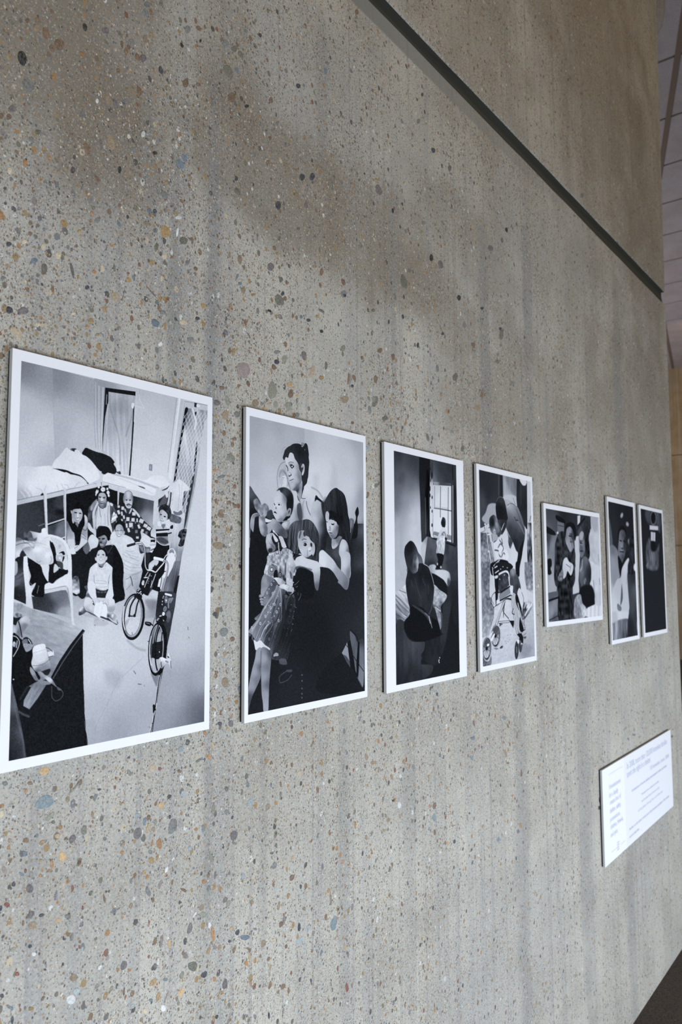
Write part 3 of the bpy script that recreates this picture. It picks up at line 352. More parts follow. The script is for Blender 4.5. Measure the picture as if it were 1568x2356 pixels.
def print_sheet(root, cx, z0, img, W, H, ops, base, grain, nx, ny, seed, name='photograph'):
    X, Y, G = paint(W, H, nx, ny, ops, base)
    rs = np.random.RandomState(seed)
    G = np.clip(G+rs.normal(0, grain*.9, G.shape)+noise2(X, Y, 7, 7, seed)*grain, 20, 236)
    G = np.where(G < 90, G-12*(1-G/90), G)
    t = np.clip(G/233., 0, 1)
    lin = lambda c: np.where(c <= .04045, c/12.92, ((c+.055)/1.055)**2.4)
    wsr = [1.055*c**(1/2.4)-.055 for c in WHITE]
    rgb = np.stack([lin(wsr[0]*t**1.03), lin(wsr[1]*t**1.005), lin(wsr[2]*t**(.93+.06*np.clip(1-t*2.2, 0, 1))), np.ones_like(t)], -1).astype(np.float32)
    l, r, b, top = img
    vx = (l-cx)+X/5000.*((r-l)*5000/W); vz = (top-z0)-Y/5000.*((top-b)*5000/H)
    co = np.stack([vx, np.full_like(vx, -.00025), vz], -1).astype(np.float32).reshape(-1, 3)
    idx = np.arange(nx*ny).reshape(ny, nx)
    q = np.stack([idx[:-1, :-1], idx[1:, :-1], idx[1:, 1:], idx[:-1, 1:]], -1).reshape(-1, 4)
    me = bpy.data.meshes.new(name); nf = len(q)
    me.vertices.add(len(co)); me.vertices.foreach_set('co', co.ravel())
    me.loops.add(nf*4); me.loops.foreach_set('vertex_index', q.ravel().astype(np.int32))
    me.polygons.add(nf); me.polygons.foreach_set('loop_start', np.arange(0, nf*4, 4, dtype=np.int32))
    try: me.polygons.foreach_set('loop_total', np.full(nf, 4, np.int32))
    except Exception: pass
    me.update(calc_edges=True); me.validate()
    at = me.color_attributes.new('ink', 'FLOAT_COLOR', 'POINT'); at.data.foreach_set('color', rgb.reshape(-1))
    me.materials.append(M_print)
    o = bpy.data.objects.new(name, me); C.objects.link(o); o.parent = root
    return o

OPS = {}
OPS['p1'] = [
('P',((4,6,125),(200,14,150),(14,297,188),(147,447,200),(227,567,185),(6,596,202)),[-24,-13,204,-1,227,258,252,607,-27,667],0.0,3.5,0,1,None),
('P',((229,16,135),(494,41,160),(258,341,180),(441,402,192),(265,562,180),(549,525,200)),[204,-1,525,6,530,202,595,658,247,608],0.0,3.5,0,1,None),
('P',((536,32,155),(875,20,185),(1187,20,188),(1002,316,206),(886,578,216),(1131,550,215),(878,139,200)),[514,-10,1279,2,1183,645,555,754],0.0,3.5,0,1,None),
('L',160,[208,7,222,259,248,573],3.7,7.4,1,0.6,None),
('L',150,[517,18,522,297,537,462],5.0,5.0,1,0.7,None),
('L',205,[525,25,530,295,547,460],4.0,4.0,1,0.8,None),
('L',150,[540,41,542,256,554,468],4.0,5.0,1,0.6,None),
('L',208,[550,43,555,254,564,467],6.0,4.0,1,0.8,None),
('L',160,[567,49,566,289,573,466],4.0,5.0,1,0.6,None),
('L',205,[582,51,580,287,583,464],8.1,5.0,1,0.8,None),
('P',((558,28,150),(852,25,190)),[514,13,887,6,882,39,846,26,596,43,549,44],0.0,3.5,0,0.7,None),
('P',34,[598,46,846,26,846,56,646,71,618,167,603,245,593,379,588,492,586,380,590,248],0.0,3.5,0,1,None),
('P',((647,85,185),(817,71,175),(629,279,178),(763,256,178),(635,513,205),(794,589,210),(715,149,150),(733,405,195)),[626,70,846,56,839,116,827,246,819,441,806,611,754,617,659,614,591,500,597,378,612,244,626,137],0.0,3.5,0,1,('r',14,300,16,3,-0.06)),
('L',110,[636,88,640,163,667,244,709,342,725,454,729,549],7.2,14.4,1,0.45,None),
('L',115,[831,147,818,208,798,270,771,351],8.5,14.8,1,0.4,None),
('L',215,[621,157,617,300,603,471],6.1,8.1,1,0.6,None),
('L',34,[835,117,830,245,822,421,815,519,808,618],9.5,3.2,0,1,None),
('L',30,[835,244,825,421,813,615],6.4,3.2,0,1,None),
('L',200,[612,92,609,159],3.1,3.1,1,1,None),
('L',205,[852,45,847,242,833,536],9.6,5.3,1,0.7,None),
('L',170,[881,11,878,59],5.4,4.3,1,0.9,None),
('L',222,[821,120,842,126,883,128,925,130,882,78,876,40],3.2,3.2,0,1,None),
('P',225,[818,112,839,114,828,150,814,140],0.0,4.3,1,1,None),
('L',175,[887,117,938,187,994,228,940,248,880,258],2.2,3.3,0,0.6,None),
('P',135,[974,518,1003,519,1001,565,972,563],0.0,3.3,0,1,None),
('L',170,[987,532,987,551],8.8,4.4,1,1,None),
('L',150,[1213,7,1195,142,1178,289,1157,445,1141,558],4.6,4.6,1,0.8,None),
('L',225,[1239,10,1206,234,1174,473,1163,596],25.4,6.9,1,1,None),
('L',165,[1230,10,1205,203,1179,391],3.5,4.6,1,0.5,None),
('L',165,[1250,13,1222,221,1193,420],2.3,4.7,1,0.5,None),
('P',((1388,45,190),(1501,89,150),(1503,347,170),(1507,665,195),(1468,983,205)),[1286,11,1517,0,1517,237,1512,1189,1282,1194,1356,783,1195,593],0.0,3.5,0,1,None),
('P',195,[1286,11,1517,2,1517,43,1293,63],0.0,3.5,0,1,None),
('L',150,[1286,14,1517,2],4.9,4.9,1,1,None),
('P',50,[1385,5,1410,5,1405,40,1383,38],0.0,3.5,0,1,None),
('P',222,[1410,13,1438,15,1433,33,1407,33],0.0,3.5,1,1,None),
('P',((1307,112,60),(1389,88,205),(1487,92,150),(1296,271,205),(1365,366,190),(1261,586,170),(1328,682,150)),[1296,62,1517,43,1494,155,1461,299,1421,516,1389,676,1363,782,1325,949,1292,961,1311,848,1186,796,1202,592,1245,382,1275,191],0.0,3.5,0,1,('r',12,120,22,8,-0.15)),
('P',30,[1296,64,1323,62,1307,123,1280,253,1260,339,1239,465,1221,570,1211,612,1196,623,1210,540,1232,405,1256,277,1278,159],0.0,3.5,1,1,None),
('P',28,[1386,77,1405,74,1400,107,1386,105],0.0,3.6,1,1,None),
('P',30,[1412,296,1419,348,1409,423,1401,497,1387,530,1393,425,1403,350],0.0,4.8,1,1,None),
('P',60,[1383,552,1394,556,1374,667,1348,783,1321,908,1299,955,1317,816,1337,702,1360,606],0.0,5.9,1,1,None),
('P',70,[1288,665,1315,693,1296,787,1263,770],0.0,7.0,1,1,None),
('L',230,[1368,59,1389,109,1403,149,1390,204],16.9,9.7,1,0.8,None),
('L',228,[1488,60,1505,102],3.5,3.7,1,0.85,None),
('L',228,[1321,90,1286,139],3.3,3.6,1,0.85,None),
('L',228,[1457,77,1474,118,1490,160],3.4,3.7,1,0.85,None),
('L',228,[1346,97,1310,146,1276,195],3.3,3.6,1,0.85,None),
('L',228,[1409,53,1426,94,1443,135,1459,177,1474,218],3.4,3.7,1,0.85,None),
('L',228,[1409,53,1371,104,1335,153,1300,202,1266,251],3.3,3.6,1,0.85,None),
('L',228,[1378,70,1396,111,1413,152,1429,193,1445,234,1459,276],3.4,3.6,1,0.85,None),
('L',228,[1434,60,1396,111,1359,161,1324,210,1289,258,1256,306],3.3,3.6,1,0.85,None),
('L',228,[1348,87,1366,127,1383,168,1400,209,1416,250,1430,292,1444,333],3.4,3.6,1,0.85,None),
('L',228,[1460,67,1421,118,1383,168,1347,217,1312,266,1279,314,1246,361],3.3,3.6,1,0.85,None),
('L',228,[1319,103,1337,144,1354,184,1371,225,1387,266,1402,307,1416,349,1430,391],3.4,3.6,1,0.85,None),
('L',228,[1485,74,1446,125,1408,175,1371,225,1335,274,1301,322,1268,369,1237,416],3.3,3.6,1,0.85,None),
('L',228,[1289,120,1308,160,1326,200,1342,241,1358,282,1374,323,1388,364,1402,406,1415,447],3.3,3.6,1,0.85,None),
('L',228,[1510,81,1470,132,1432,183,1394,233,1358,282,1324,330,1290,378,1258,425,1227,471],3.3,3.6,1,0.85,None),
('L',228,[1279,176,1297,216,1314,256,1331,297,1346,338,1361,379,1375,420,1388,462,1400,504],3.3,3.6,1,0.85,None),
('L',228,[1495,140,1456,190,1418,240,1381,289,1346,338,1312,386,1279,433,1248,479,1217,525],3.3,3.6,1,0.85,None),
('L',228,[1270,232,1287,272,1303,312,1319,353,1334,394,1348,435,1361,476,1374,518,1385,560],3.3,3.6,1,0.85,None),
('L',228,[1480,198,1441,248,1404,297,1368,346,1334,394,1300,441,1268,488,1237,534,1207,579],3.3,3.6,1,0.85,None),
('L',228,[1260,287,1276,327,1292,368,1307,409,1322,450,1335,491,1348,532,1360,574,1371,615],3.3,3.5,1,0.85,None),
('L',228,[1465,256,1427,305,1391,354,1355,402,1322,450,1289,496,1257,543,1227,588,1198,633],3.3,3.5,1,0.85,None),
('L',228,[1250,342,1266,383,1281,423,1296,464,1309,505,1322,546,1335,588,1346,629,1356,671],3.3,3.5,1,0.85,None),
('L',228,[1450,314,1413,362,1377,411,1343,458,1309,505,1277,551,1247,597,1217,642,1188,687],3.3,3.5,1,0.85,None),
('L',228,[1240,397,1255,438,1270,478,1284,519,1297,560,1310,601,1321,643,1332,684,1342,726],3.3,3.5,1,0.85,None),
('L',228,[1435,371,1399,419,1364,467,1330,514,1297,560,1266,606,1236,651,1207,696,1179,740],3.3,3.5,1,0.85,None),
('L',228,[1230,452,1245,492,1259,533,1273,574,1285,615,1297,656,1308,698,1318,739,1328,781],3.3,3.5,1,0.85,None),
('L',228,[1420,428,1384,475,1350,523,1317,569,1285,615,1255,660,1225,705,1197,749,1169,793],3.3,3.5,1,0.85,None),
('L',228,[1220,506,1235,547,1248,588,1261,629,1273,670,1285,711,1295,752,1305,794,1314,835],3.3,3.5,1,0.85,None),
('L',228,[1405,484,1370,531,1337,578,1305,624,1273,670,1243,714,1214,759,1187,803,1160,846],3.3,3.5,1,0.85,None),
('L',228,[1211,561,1225,601,1238,642,1250,683,1261,724,1272,765,1282,806,1291,848,1300,889],3.2,3.5,1,0.85,None),
('L',228,[1390,540,1356,587,1324,633,1292,679,1261,724,1232,768,1204,812,1177,856,1150,899],3.2,3.5,1,0.85,None),
('L',228,[1201,615,1214,655,1227,696,1239,737,1250,778,1260,819,1269,860,1278,901,1286,943],3.2,3.5,1,0.85,None),
('L',228,[1376,596,1343,642,1310,688,1279,733,1250,778,1221,822,1193,865,1167,908,1141,951],3.2,3.5,1,0.85,None),
('L',228,[1192,668,1204,709,1216,750,1227,790,1238,831,1247,873,1256,914,1264,955],3.2,3.4,1,0.85,None),
('L',228,[1361,652,1329,697,1297,743,1267,787,1238,831,1210,875,1183,918,1157,961],3.2,3.5,1,0.85,None),
('L',228,[1182,722,1194,762,1206,803,1216,844,1226,885,1235,926],3.2,3.4,1,0.85,None),
('L',228,[1347,707,1315,752,1284,797,1255,841,1226,885,1199,928],3.2,3.5,1,0.85,None),
('L',228,[1172,775,1184,815,1195,856,1205,897,1215,938],3.2,3.4,1,0.85,None),
('L',228,[1333,762,1302,807,1271,851,1242,895,1215,938],3.2,3.5,1,0.85,None),
('L',228,[1163,828,1174,868,1185,909,1194,950],3.2,3.4,1,0.85,None),
('L',228,[1319,816,1288,861,1259,904,1230,948],3.2,3.5,1,0.85,None),
('L',228,[1154,881,1164,921,1174,962],3.2,3.4,1,0.85,None),
('L',228,[1304,870,1275,914,1246,958],3.2,3.5,1,0.85,None),
('P',((1502,240,200),(1448,460,208),(1426,881,208),(1322,1193,206)),[1524,85,1487,135,1452,311,1432,462,1399,675,1364,834,1329,959,1285,1194,1283,1214,1540,1209],0.0,10.7,0,1,None),
('L',220,[1233,487,1380,479,1407,470],3.6,3.6,1,0.7,None),
('P',((426,1359,150),(411,1533,185),(578,1672,210),(796,1730,205),(584,1893,205),(802,2004,190),(591,2157,175),(919,2200,165),(995,1265,200),(1023,1457,130),(964,1494,190),(958,1833,195),(754,2312,150)),[114,1391,1117,1244,1188,1753,1093,2034,1022,2390,515,2387,465,1666,183,1551],0.0,3.5,0,1,None),
('P',((1402,1158,208),(1339,1463,200),(1277,1759,190),(1503,1671,185),(1494,2075,165),(1219,2143,165),(1286,2373,130),(1456,2369,110),(1517,2373,60),(1159,2279,150),(1496,2275,105)),[1275,1162,1533,1155,1538,2411,1022,2390,1050,2292,1106,2035,1151,1790,1197,1559,1233,1392,1264,1262],0.0,3.5,0,1,None),
('P',((1256,1182,120),(1144,1391,140),(1207,1362,70),(1121,1459,60),(1086,1603,50)),[1210,1103,1284,1141,1258,1292,1221,1461,1180,1626,1151,1790,1114,1787,1049,1592,1072,1477,1119,1362,1161,1224],0.0,3.5,0,1,('r',8,120,16,4,0.18)),
('P',38,[1245,1302,1264,1297,1234,1441,1186,1617,1157,1790,1127,1846,1142,1634,1196,1480,1214,1392],0.0,3.5,0,1,None),
('P',((1188,936,205),(1254,1044,190),(1243,1154,140)),[1136,850,1304,879,1292,961,1326,990,1307,1072,1269,1194,1160,1196,1182,997],0.0,3.5,0,1,('r',12,80,12,4,0.1)),
('P',95,[1123,851,1265,876,1252,923,1136,900],0.0,5.7,1,1,('n',20,20,30,3)),
('P',60,[1266,972,1325,959,1313,1021,1294,1082,1248,1084,1267,1033,1243,1014],0.0,4.6,1,1,('n',12,12,40,3)),
('P',38,[588,603,648,605,638,630,584,631],0.0,3.5,0,1,None),
('P',((659,614,225),(772,658,228),(1009,712,222),(1070,656,230),(983,616,230)),[595,649,648,610,715,612,840,622,935,636,1007,599,1081,590,1125,611,1164,657,1146,699,1109,752,1059,737,890,742,751,717,596,695],0.0,3.5,1,1,('n',60,60,6,2)),
('L',190,[670,617,772,629,888,646,1058,682],16.9,4.2,0,1,None),
('L',222,[670,612,771,623,888,638,1058,673],4.2,4.2,0,1,None),
('L',165,[727,644,841,670,936,699,1046,738],3.2,5.3,1,0.5,None),
('P',60,[883,680,930,686,942,697,900,689],0.0,4.3,1,0.8,None),
('P',60,[949,732,985,743,947,739],0.0,4.3,1,0.8,None),
('P',38,[602,704,717,720,774,729,1022,760,1019,937,941,932,836,957,665,837,600,842],0.0,3.5,0,1,None),
('P',((833,824,45),(891,819,60),(986,792,85),(952,892,140),(1001,928,165),(843,756,40)),[808,740,1022,770,1020,966,965,959,845,832],0.0,6.4,0,1,None),
('P',205,[590,686,717,701,889,718,1047,748,1041,778,890,760,718,737,596,709],0.0,3.5,0,1,None),
('L',140,[596,681,717,697,779,703],3.1,3.1,0,1,None),
('P',205,[1043,679,1064,682,1053,787,1037,926,1013,947,1020,789],0.0,3.5,0,1,None),
('P',200,[712,702,730,702,724,829,709,826],0.0,3.5,0,1,None),
('P',45,[1059,766,1133,690,1152,698,1155,849,1123,821,1060,806],0.0,3.5,0,1,None),
('P',90,[1066,796,1121,721,1135,780,1060,816],0.0,8.9,1,1,None),
('P',((1095,694,205),(1145,659,225)),[1064,687,1095,669,1155,653,1152,678,1121,721,1071,755,1061,737],0.0,5.6,1,1,None),
('P',60,[1089,694,1133,672,1158,652,1139,679,1102,695],0.0,4.5,1,1,None),
('P',215,[1121,701,1143,689,1149,729,1134,745,1121,721],0.0,4.5,1,1,None),
('L',195,[1161,682,1151,759,1141,800],11.3,4.5,1,1,None),
('L',38,[1174,696,1166,777,1154,829],10.2,3.4,1,1,None),
('P',((1205,650,215),(1252,664,225),(1184,816,215),(1231,812,205),(1269,828,210)),[1159,651,1205,628,1242,599,1280,610,1318,632,1348,655,1343,670,1319,680,1295,686,1282,772,1276,831,1264,846,1236,845,1208,839,1178,834,1188,772,1194,702,1183,702,1164,694],0.0,3.3,1,1,None),
('L',165,[1247,635,1253,701,1244,775,1240,830],5.0,9.1,1,0.6,None),
('L',170,[1280,632,1267,718],4.2,7.5,1,0.5,None),
('P',50,[1198,835,1236,841,1254,832,1269,826,1283,845,1255,862,1208,858],0.0,3.3,1,0.6,None),
('P',35,[-6,875,177,826,543,720,642,699,648,947,556,1218,176,1259,-12,1229],0.0,3.5,0,1,None),
('P',((20,930,62),(129,956,60),(240,914,38),(25,1063,65)),[-6,885,170,833,183,1021,186,1123,-6,1196],0.0,3.5,0,1,None),
('P',((219,864,45),(277,859,65),(278,911,35),(241,949,55)),[195,824,308,793,319,967,204,974],0.0,3.5,0,1,('n',30,30,10,5)),
('P',((47,675,212),(194,641,222),(86,756,230),(272,702,232),(391,707,220),(34,821,170)),[-7,661,111,638,193,620,231,626,309,645,410,662,464,681,514,698,543,709,473,724,412,733,328,752,198,793,146,810,88,823,-4,848],0.0,2.5,1,1,('n',80,80,4,2)),
('L',150,[5,794,21,816,38,835],4.1,9.0,1,0.4,None),
('L',150,[30,790,55,809,67,829],4.2,9.0,1,0.4,None),
('L',150,[61,778,84,800,94,821],4.2,9.1,1,0.4,None),
('L',150,[123,766,153,773,165,796],4.3,9.3,1,0.4,None),
('L',150,[189,745,179,764,175,781],4.3,9.3,1,0.4,None),
('L',150,[261,734,270,755,274,772],4.4,9.6,1,0.4,None),
('L',150,[292,724,302,741,307,755],4.4,9.6,1,0.4,None),
('L',150,[2,801,6,824,10,844],4.1,8.9,1,0.4,None),
('L',150,[312,726,336,730,344,747],4.5,9.7,1,0.4,None),
('L',150,[423,700,403,716,388,736],4.6,9.9,1,0.4,None),
('L',235,[19,793,41,817,52,833],3.5,5.5,1,0.7,None),
('L',235,[47,783,69,805,81,824],3.5,5.6,1,0.7,None),
('L',235,[79,773,98,792,102,815],3.5,5.6,1,0.7,None),
('L',50,[0,851,88,825,146,810,168,796],2.1,2.8,1,0.8,None),
('L',50,[195,797,255,779,309,763],2.9,2.9,1,0.8,None),
('L',60,[328,759,384,743,416,736,473,717,543,698],2.3,3.1,1,0.6,None),
('P',38,[150,808,165,792,172,802,165,810],0.0,2.5,1,1,None),
('P',((18,863,185),(125,827,195),(236,796,200),(432,742,208),(515,723,205)),[-4,855,165,809,193,800,307,769,327,763,543,704,556,703,557,717,543,724,327,786,308,793,196,826,168,832,-3,881],0.0,3.5,0,1,None),
('P',212,[170,785,175,779,187,782,193,800,204,974,226,1258,205,1258,187,975,171,809],0.0,2.5,0,1,None),
('L',140,[172,799,186,952,209,1258],4.3,4.3,0,0.9,None),
('P',206,[308,751,316,745,325,751,329,837,335,966,341,1117,342,1291,330,1291,326,1118,321,967,310,839],0.0,2.5,0,1,None),
('L',145,[311,768,316,838,325,967,332,1187],3.7,4.4,0,0.8,None),
('L',205,[205,984,325,941],7.2,2.5,0,1,None),
('L',120,[145,997,191,978],5.8,5.1,0,0.8,None),
('P',((231,1039,75),(282,1020,120),(310,1044,110),(247,1007,60)),[209,997,322,952,328,1059,304,1073,248,1050,210,1049],0.0,3.3,0,1,None),
('L',215,[306,1066,328,1057],6.6,2.5,0,1,None),
('P',((306,521,215),(387,582,222),(348,622,222),(471,644,230),(490,569,222)),[319,490,349,502,434,514,468,528,506,556,540,585,563,626,572,655,542,680,495,698,463,678,438,662,401,652,369,645,333,633,270,630,224,628,241,582,275,546],0.0,2.5,1,1,('n',60,60,4,2)),
('P',30,[228,633,293,631,333,635,369,645,426,655,463,679,481,698,430,665,369,657,357,657,325,646,313,649,286,644,255,637],0.0,2.6,1,1,None),
('P',60,[349,501,356,490,391,487,383,508,361,504],0.0,3.0,1,1,('n',8,8,50,2)),
('P',220,[385,496,405,495,422,512,381,510],0.0,2.5,1,1,None),
('P',60,[472,698,489,699,485,708],0.0,2.5,1,1,None),
('P',((467,499,36),(538,526,40),(595,556,38)),[462,471,491,477,537,487,594,493,638,504,660,514,685,539,679,553,697,577,702,599,687,620,640,617,580,613,562,604,527,572,502,549,468,528,434,516,444,491],0.0,2.5,1,1,None),
('P',55,[688,597,711,602,729,596,738,614,720,616],0.0,2.5,1,1,('n',8,8,30,2)),
('P',32,[328,789,559,722,714,733,716,833,670,1062,463,1071,337,1076],0.0,3.5,0,1,None),
('L',205,[589,631,589,662,590,711],11.2,2.5,0,1,None),
('L',60,[585,686,587,706],3.3,2.5,1,1,None),
('P',((405,1031,28),),[335,912,368,897,387,903,431,955,452,899,464,910,466,978,446,1071,392,1074,356,985,336,951],0.0,3.5,1,1,None),
('P',((418,906,190),(431,943,200),(387,908,150),(442,930,170),(409,962,160)),[375,879,400,874,417,874,434,871,446,887,449,917,442,940,428,958,420,966,397,960,380,954,372,924],0.0,2.7,1,1,None),
('P',28,[364,885,372,865,394,843,428,835,451,851,455,878,452,894,445,889,440,880,429,872,401,875,381,881,374,892,372,905],0.0,2.5,1,1,None),
('P',165,[374,896,374,903,373,908,370,909,367,905,364,898,363,891,365,886,368,886,371,889],0.0,2.5,1,1,None),
('P',45,[410,900,407,902,401,903,394,902,389,900,387,898,389,896,395,895,403,895,408,897],0.0,3.2,1,1,None),
('P',45,[443,902,441,904,435,905,428,905,423,903,422,901,424,898,430,897,436,898,441,900],0.0,3.2,1,1,None),
('L',225,[414,911,416,926],8.0,4.8,1,1,None),
('L',90,[408,931,425,931],2.7,3.7,1,1,None),
('P',225,[395,935,408,941,428,938,419,946,405,944],0.0,2.5,1,1,None),
('L',60,[394,933,408,947,428,942,435,930],1.9,2.5,1,1,None),
('L',120,[386,956,400,960,420,963],2.6,3.2,1,1,None),
('P',180,[374,934,386,953,389,965,381,967,375,954],0.0,2.5,1,1,None),
('P',185,[428,950,426,968,416,964],0.0,2.5,1,1,None),
('P',120,[397,967,420,966,416,991,409,982],0.0,2.5,1,1,None),
('P',((342,985,110),(355,1034,150),(378,1057,175),(364,1075,190)),[335,956,356,982,376,1016,392,1032,398,1073,399,1106,349,1108,338,1035],0.0,2.5,1,1,('r',20,60,22,5,0.6)),
('P',((470,928,180),(477,978,165),(467,1028,150),(462,1054,185)),[463,909,479,917,488,942,489,989,490,1069,480,1090,441,1071,444,1029,455,994,466,973,466,941],0.0,2.5,1,1,('r',22,60,28,6,-0.7)),
('L',50,[455,1001,473,1010,486,992],4.3,2.7,1,0.8,None),
('L',60,[444,1029,462,1039,479,1053],2.7,2.7,1,0.8,None),
('L',60,[441,1047,462,1056,480,1068],2.4,2.7,1,0.7,None),
('P',((545,872,90),(516,899,100),(532,949,45),(518,963,40),(665,889,95),(677,966,45)),[495,860,509,844,531,817,561,796,633,803,679,820,708,849,715,906,698,965,675,1018,550,1067,514,1026,498,989,488,927],0.0,2.5,1,1,('n',26,26,30,11)),
('P',150,[506,864,529,822,558,802,561,809,538,842,524,868,515,879],0.0,2.7,1,1,('n',15,40,35,4)),
('P',((549,820,205),(545,897,200),(547,973,195),(560,1006,170)),[564,809,567,829,550,861,542,897,547,948,551,999,560,1006,536,1007,530,974,522,899,538,852,555,820],0.0,2.5,1,1,None),
('P',((590,894,205),(606,944,215),(630,943,205),(601,970,205)),[566,839,580,854,625,850,633,813,652,817,656,863,662,941,677,992,678,1025,646,981,577,974,554,998,546,923,556,866],0.0,2.5,1,1,None),
('L',90,[562,840,557,884,550,948,554,996],3.3,4.4,1,0.7,None),
('L',80,[577,854,582,895,587,915],3.3,3.9,1,0.8,None),
('L',90,[643,838,641,903,646,968],3.9,3.9,1,0.75,None),
('L',130,[617,892,622,964],3.3,5.0,1,0.6,None),
('L',150,[593,907,592,971],2.2,2.8,1,0.8,None),
('L',235,[596,914,596,971],2.2,2.5,1,1,None),
('P',((587,778,180),(596,798,205),(618,802,150),(570,819,110),(592,842,120),(619,835,90)),[563,788,567,767,586,755,610,756,625,772,627,803,624,830,613,851,604,860,589,858,574,844,562,814],0.0,2.5,1,1,None),
('P',30,[558,794,560,768,568,742,592,732,625,733,641,761,642,787,631,803,628,783,617,760,595,752,574,759,566,775,562,809,555,810],0.0,2.5,1,1,None),
('P',220,[563,753,558,761,551,766,545,764,542,758,544,749,549,740,556,736,562,737,565,743],0.0,2.8,1,1,None),
('P',220,[617,730,614,739,605,746,594,747,585,742,581,734,585,725,593,718,605,717,614,722],0.0,2.8,1,1,None),
('P',220,[650,746,650,754,645,760,639,762,632,759,628,752,629,744,633,738,640,736,646,740],0.0,2.8,1,1,None),
('P',220,[573,723,569,726,564,727,560,726,558,722,559,717,563,713,568,712,572,714,574,718],0.0,2.8,1,1,None),
('P',220,[641,724,640,729,635,733,630,733,626,731,624,726,626,721,630,717,635,717,639,719],0.0,2.8,1,1,None),
('P',220,[652,766,652,772,650,777,645,778,640,776,637,771,636,764,639,760,643,758,648,760],0.0,2.8,1,1,None),
('P',220,[551,769,549,775,546,779,544,779,542,775,542,769,544,763,547,759,549,760,551,763],0.0,2.8,1,1,None),
('L',150,[583,732,616,730],2.8,3.3,1,0.6,None),
('L',40,[563,729,556,743],4.4,2.8,1,1,None),
('L',45,[622,718,625,744],4.5,2.8,1,1,None),
('P',40,[588,787,585,789,579,789,573,789,567,787,566,785,568,783,574,782,581,783,586,785],0.0,3.3,1,1,None),
('P',40,[620,785,618,787,612,790,605,791,600,791,597,789,599,787,604,784,611,783,617,783],0.0,3.4,1,1,None),
('L',60,[568,780,587,781],2.2,2.8,1,0.8,None),
('L',60,[599,783,620,779],2.2,2.8,1,0.8,None),
('L',225,[592,791,592,809],9.5,5.6,1,0.8,None),
('L',70,[586,813,601,811],2.5,2.8,1,1,None),
('P',60,[578,826,593,827,608,824,597,830,585,831],0.0,2.5,1,1,None),
('L',200,[585,835,603,833],3.3,2.8,1,1,None),
('L',60,[574,841,583,853,598,859,616,848,626,824],3.9,3.9,1,0.8,None),
('P',((664,824,215),),[655,819,664,816,679,825,677,836,661,834],0.0,2.5,1,1,None),
('P',225,[690,874,706,899,716,922,691,939,670,951,670,930,681,888],0.0,2.5,1,1,('s',0.11,0.2,45)),
('P',((506,971,205),(549,1037,200)),[491,959,506,963,524,990,551,1009,555,1029,552,1049,531,1025,507,1009,492,992],0.0,2.5,1,1,None),
('P',((535,1058,205),),[497,1069,511,1046,528,1035,549,1050,567,1066,551,1113,507,1102],0.0,2.5,1,1,None),
('P',45,[680,827,732,830,772,833,838,835,898,879,941,921,1012,970,1043,1003,1044,1038,987,1034,926,1009,909,996,918,1037,902,1072,860,1077,818,1048,777,1027,767,983,710,936,713,885],0.0,2.5,1,1,None),
('P',205,[715,832,733,828,736,842,719,846],0.0,4.4,0,1,None),
('P',205,[749,834,769,834,768,856,747,856],0.0,4.5,0,1,None),
('P',205,[712,865,730,859,741,884,723,890],0.0,4.4,0,1,None),
('P',205,[744,870,757,868,762,895,749,897],0.0,4.4,0,1,None),
('P',205,[790,904,816,903,815,929,789,930],0.0,4.5,0,1,None),
('P',205,[832,907,859,906,858,931,831,931],0.0,4.5,0,1,None),
('P',205,[812,941,844,940,844,970,813,972],0.0,4.5,0,1,None),
('P',205,[784,948,799,946,803,974,788,976],0.0,4.5,0,1,None),
('P',205,[837,867,866,864,866,888,838,890],0.0,4.5,0,1,None),
('P',205,[906,905,939,915,925,941,893,931],0.0,4.6,0,1,None),
('P',205,[942,938,972,948,960,970,930,960],0.0,4.6,0,1,None),
('P',205,[973,955,1004,967,989,988,959,976],0.0,4.7,0,1,None),
('P',205,[874,908,885,907,886,932,874,933],0.0,4.6,0,1,None),
('P',205,[881,953,898,947,910,972,893,978],0.0,4.6,0,1,None),
('P',205,[918,978,939,981,934,999,912,995],0.0,4.6,0,1,None),
('P',205,[760,895,775,892,779,915,765,918],0.0,4.5,0,1,None),
('P',205,[797,980,814,975,824,1002,807,1007],0.0,4.5,0,1,None),
('P',205,[873,1032,895,1031,895,1046,874,1047],0.0,4.6,0,1,None),
('P',205,[698,889,709,885,720,909,710,913],0.0,4.4,0,1,None),
('P',205,[747,919,760,919,761,933,748,934],0.0,4.4,0,1,None),
('P',200,[847,841,889,873,905,893,894,900,864,871,843,855],0.0,3.0,1,1,None),
('P',120,[865,988,885,987,885,1008,865,1009],0.0,4.6,0,1,None),
('P',120,[834,966,848,965,849,979,834,979],0.0,4.5,0,1,None),
('P',120,[952,993,972,994,968,1015,948,1013],0.0,4.6,0,1,None),
('P',120,[815,929,832,928,832,935,816,936],0.0,4.5,0,1,None),
('P',120,[890,938,911,943,909,948,888,943],0.0,4.6,0,1,None),
('P',120,[859,929,871,929,871,944,860,944],0.0,4.6,0,1,None),
('P',120,[778,926,787,926,788,943,778,944],0.0,4.5,0,1,None),
('P',((803,752,205),(805,810,200),(771,762,150),(837,756,140),(813,830,190)),[770,745,782,732,803,725,824,730,836,746,841,773,838,801,830,829,818,844,801,845,785,833,774,813,765,803,761,780,765,759],0.0,2.6,1,1,None),
('L',70,[770,745,782,730,803,723,824,729,836,746,842,769],3.4,3.8,1,0.8,None),
('P',120,[762,756,771,759,773,789,770,806,761,794],0.0,3.7,1,0.7,None),
('P',110,[830,750,842,759,842,790,835,801,832,774],0.0,3.8,1,0.7,None),
('P',45,[798,787,796,789,792,791,786,792,781,791,779,789,780,786,785,785,791,784,796,785],0.0,3.4,1,1,None),
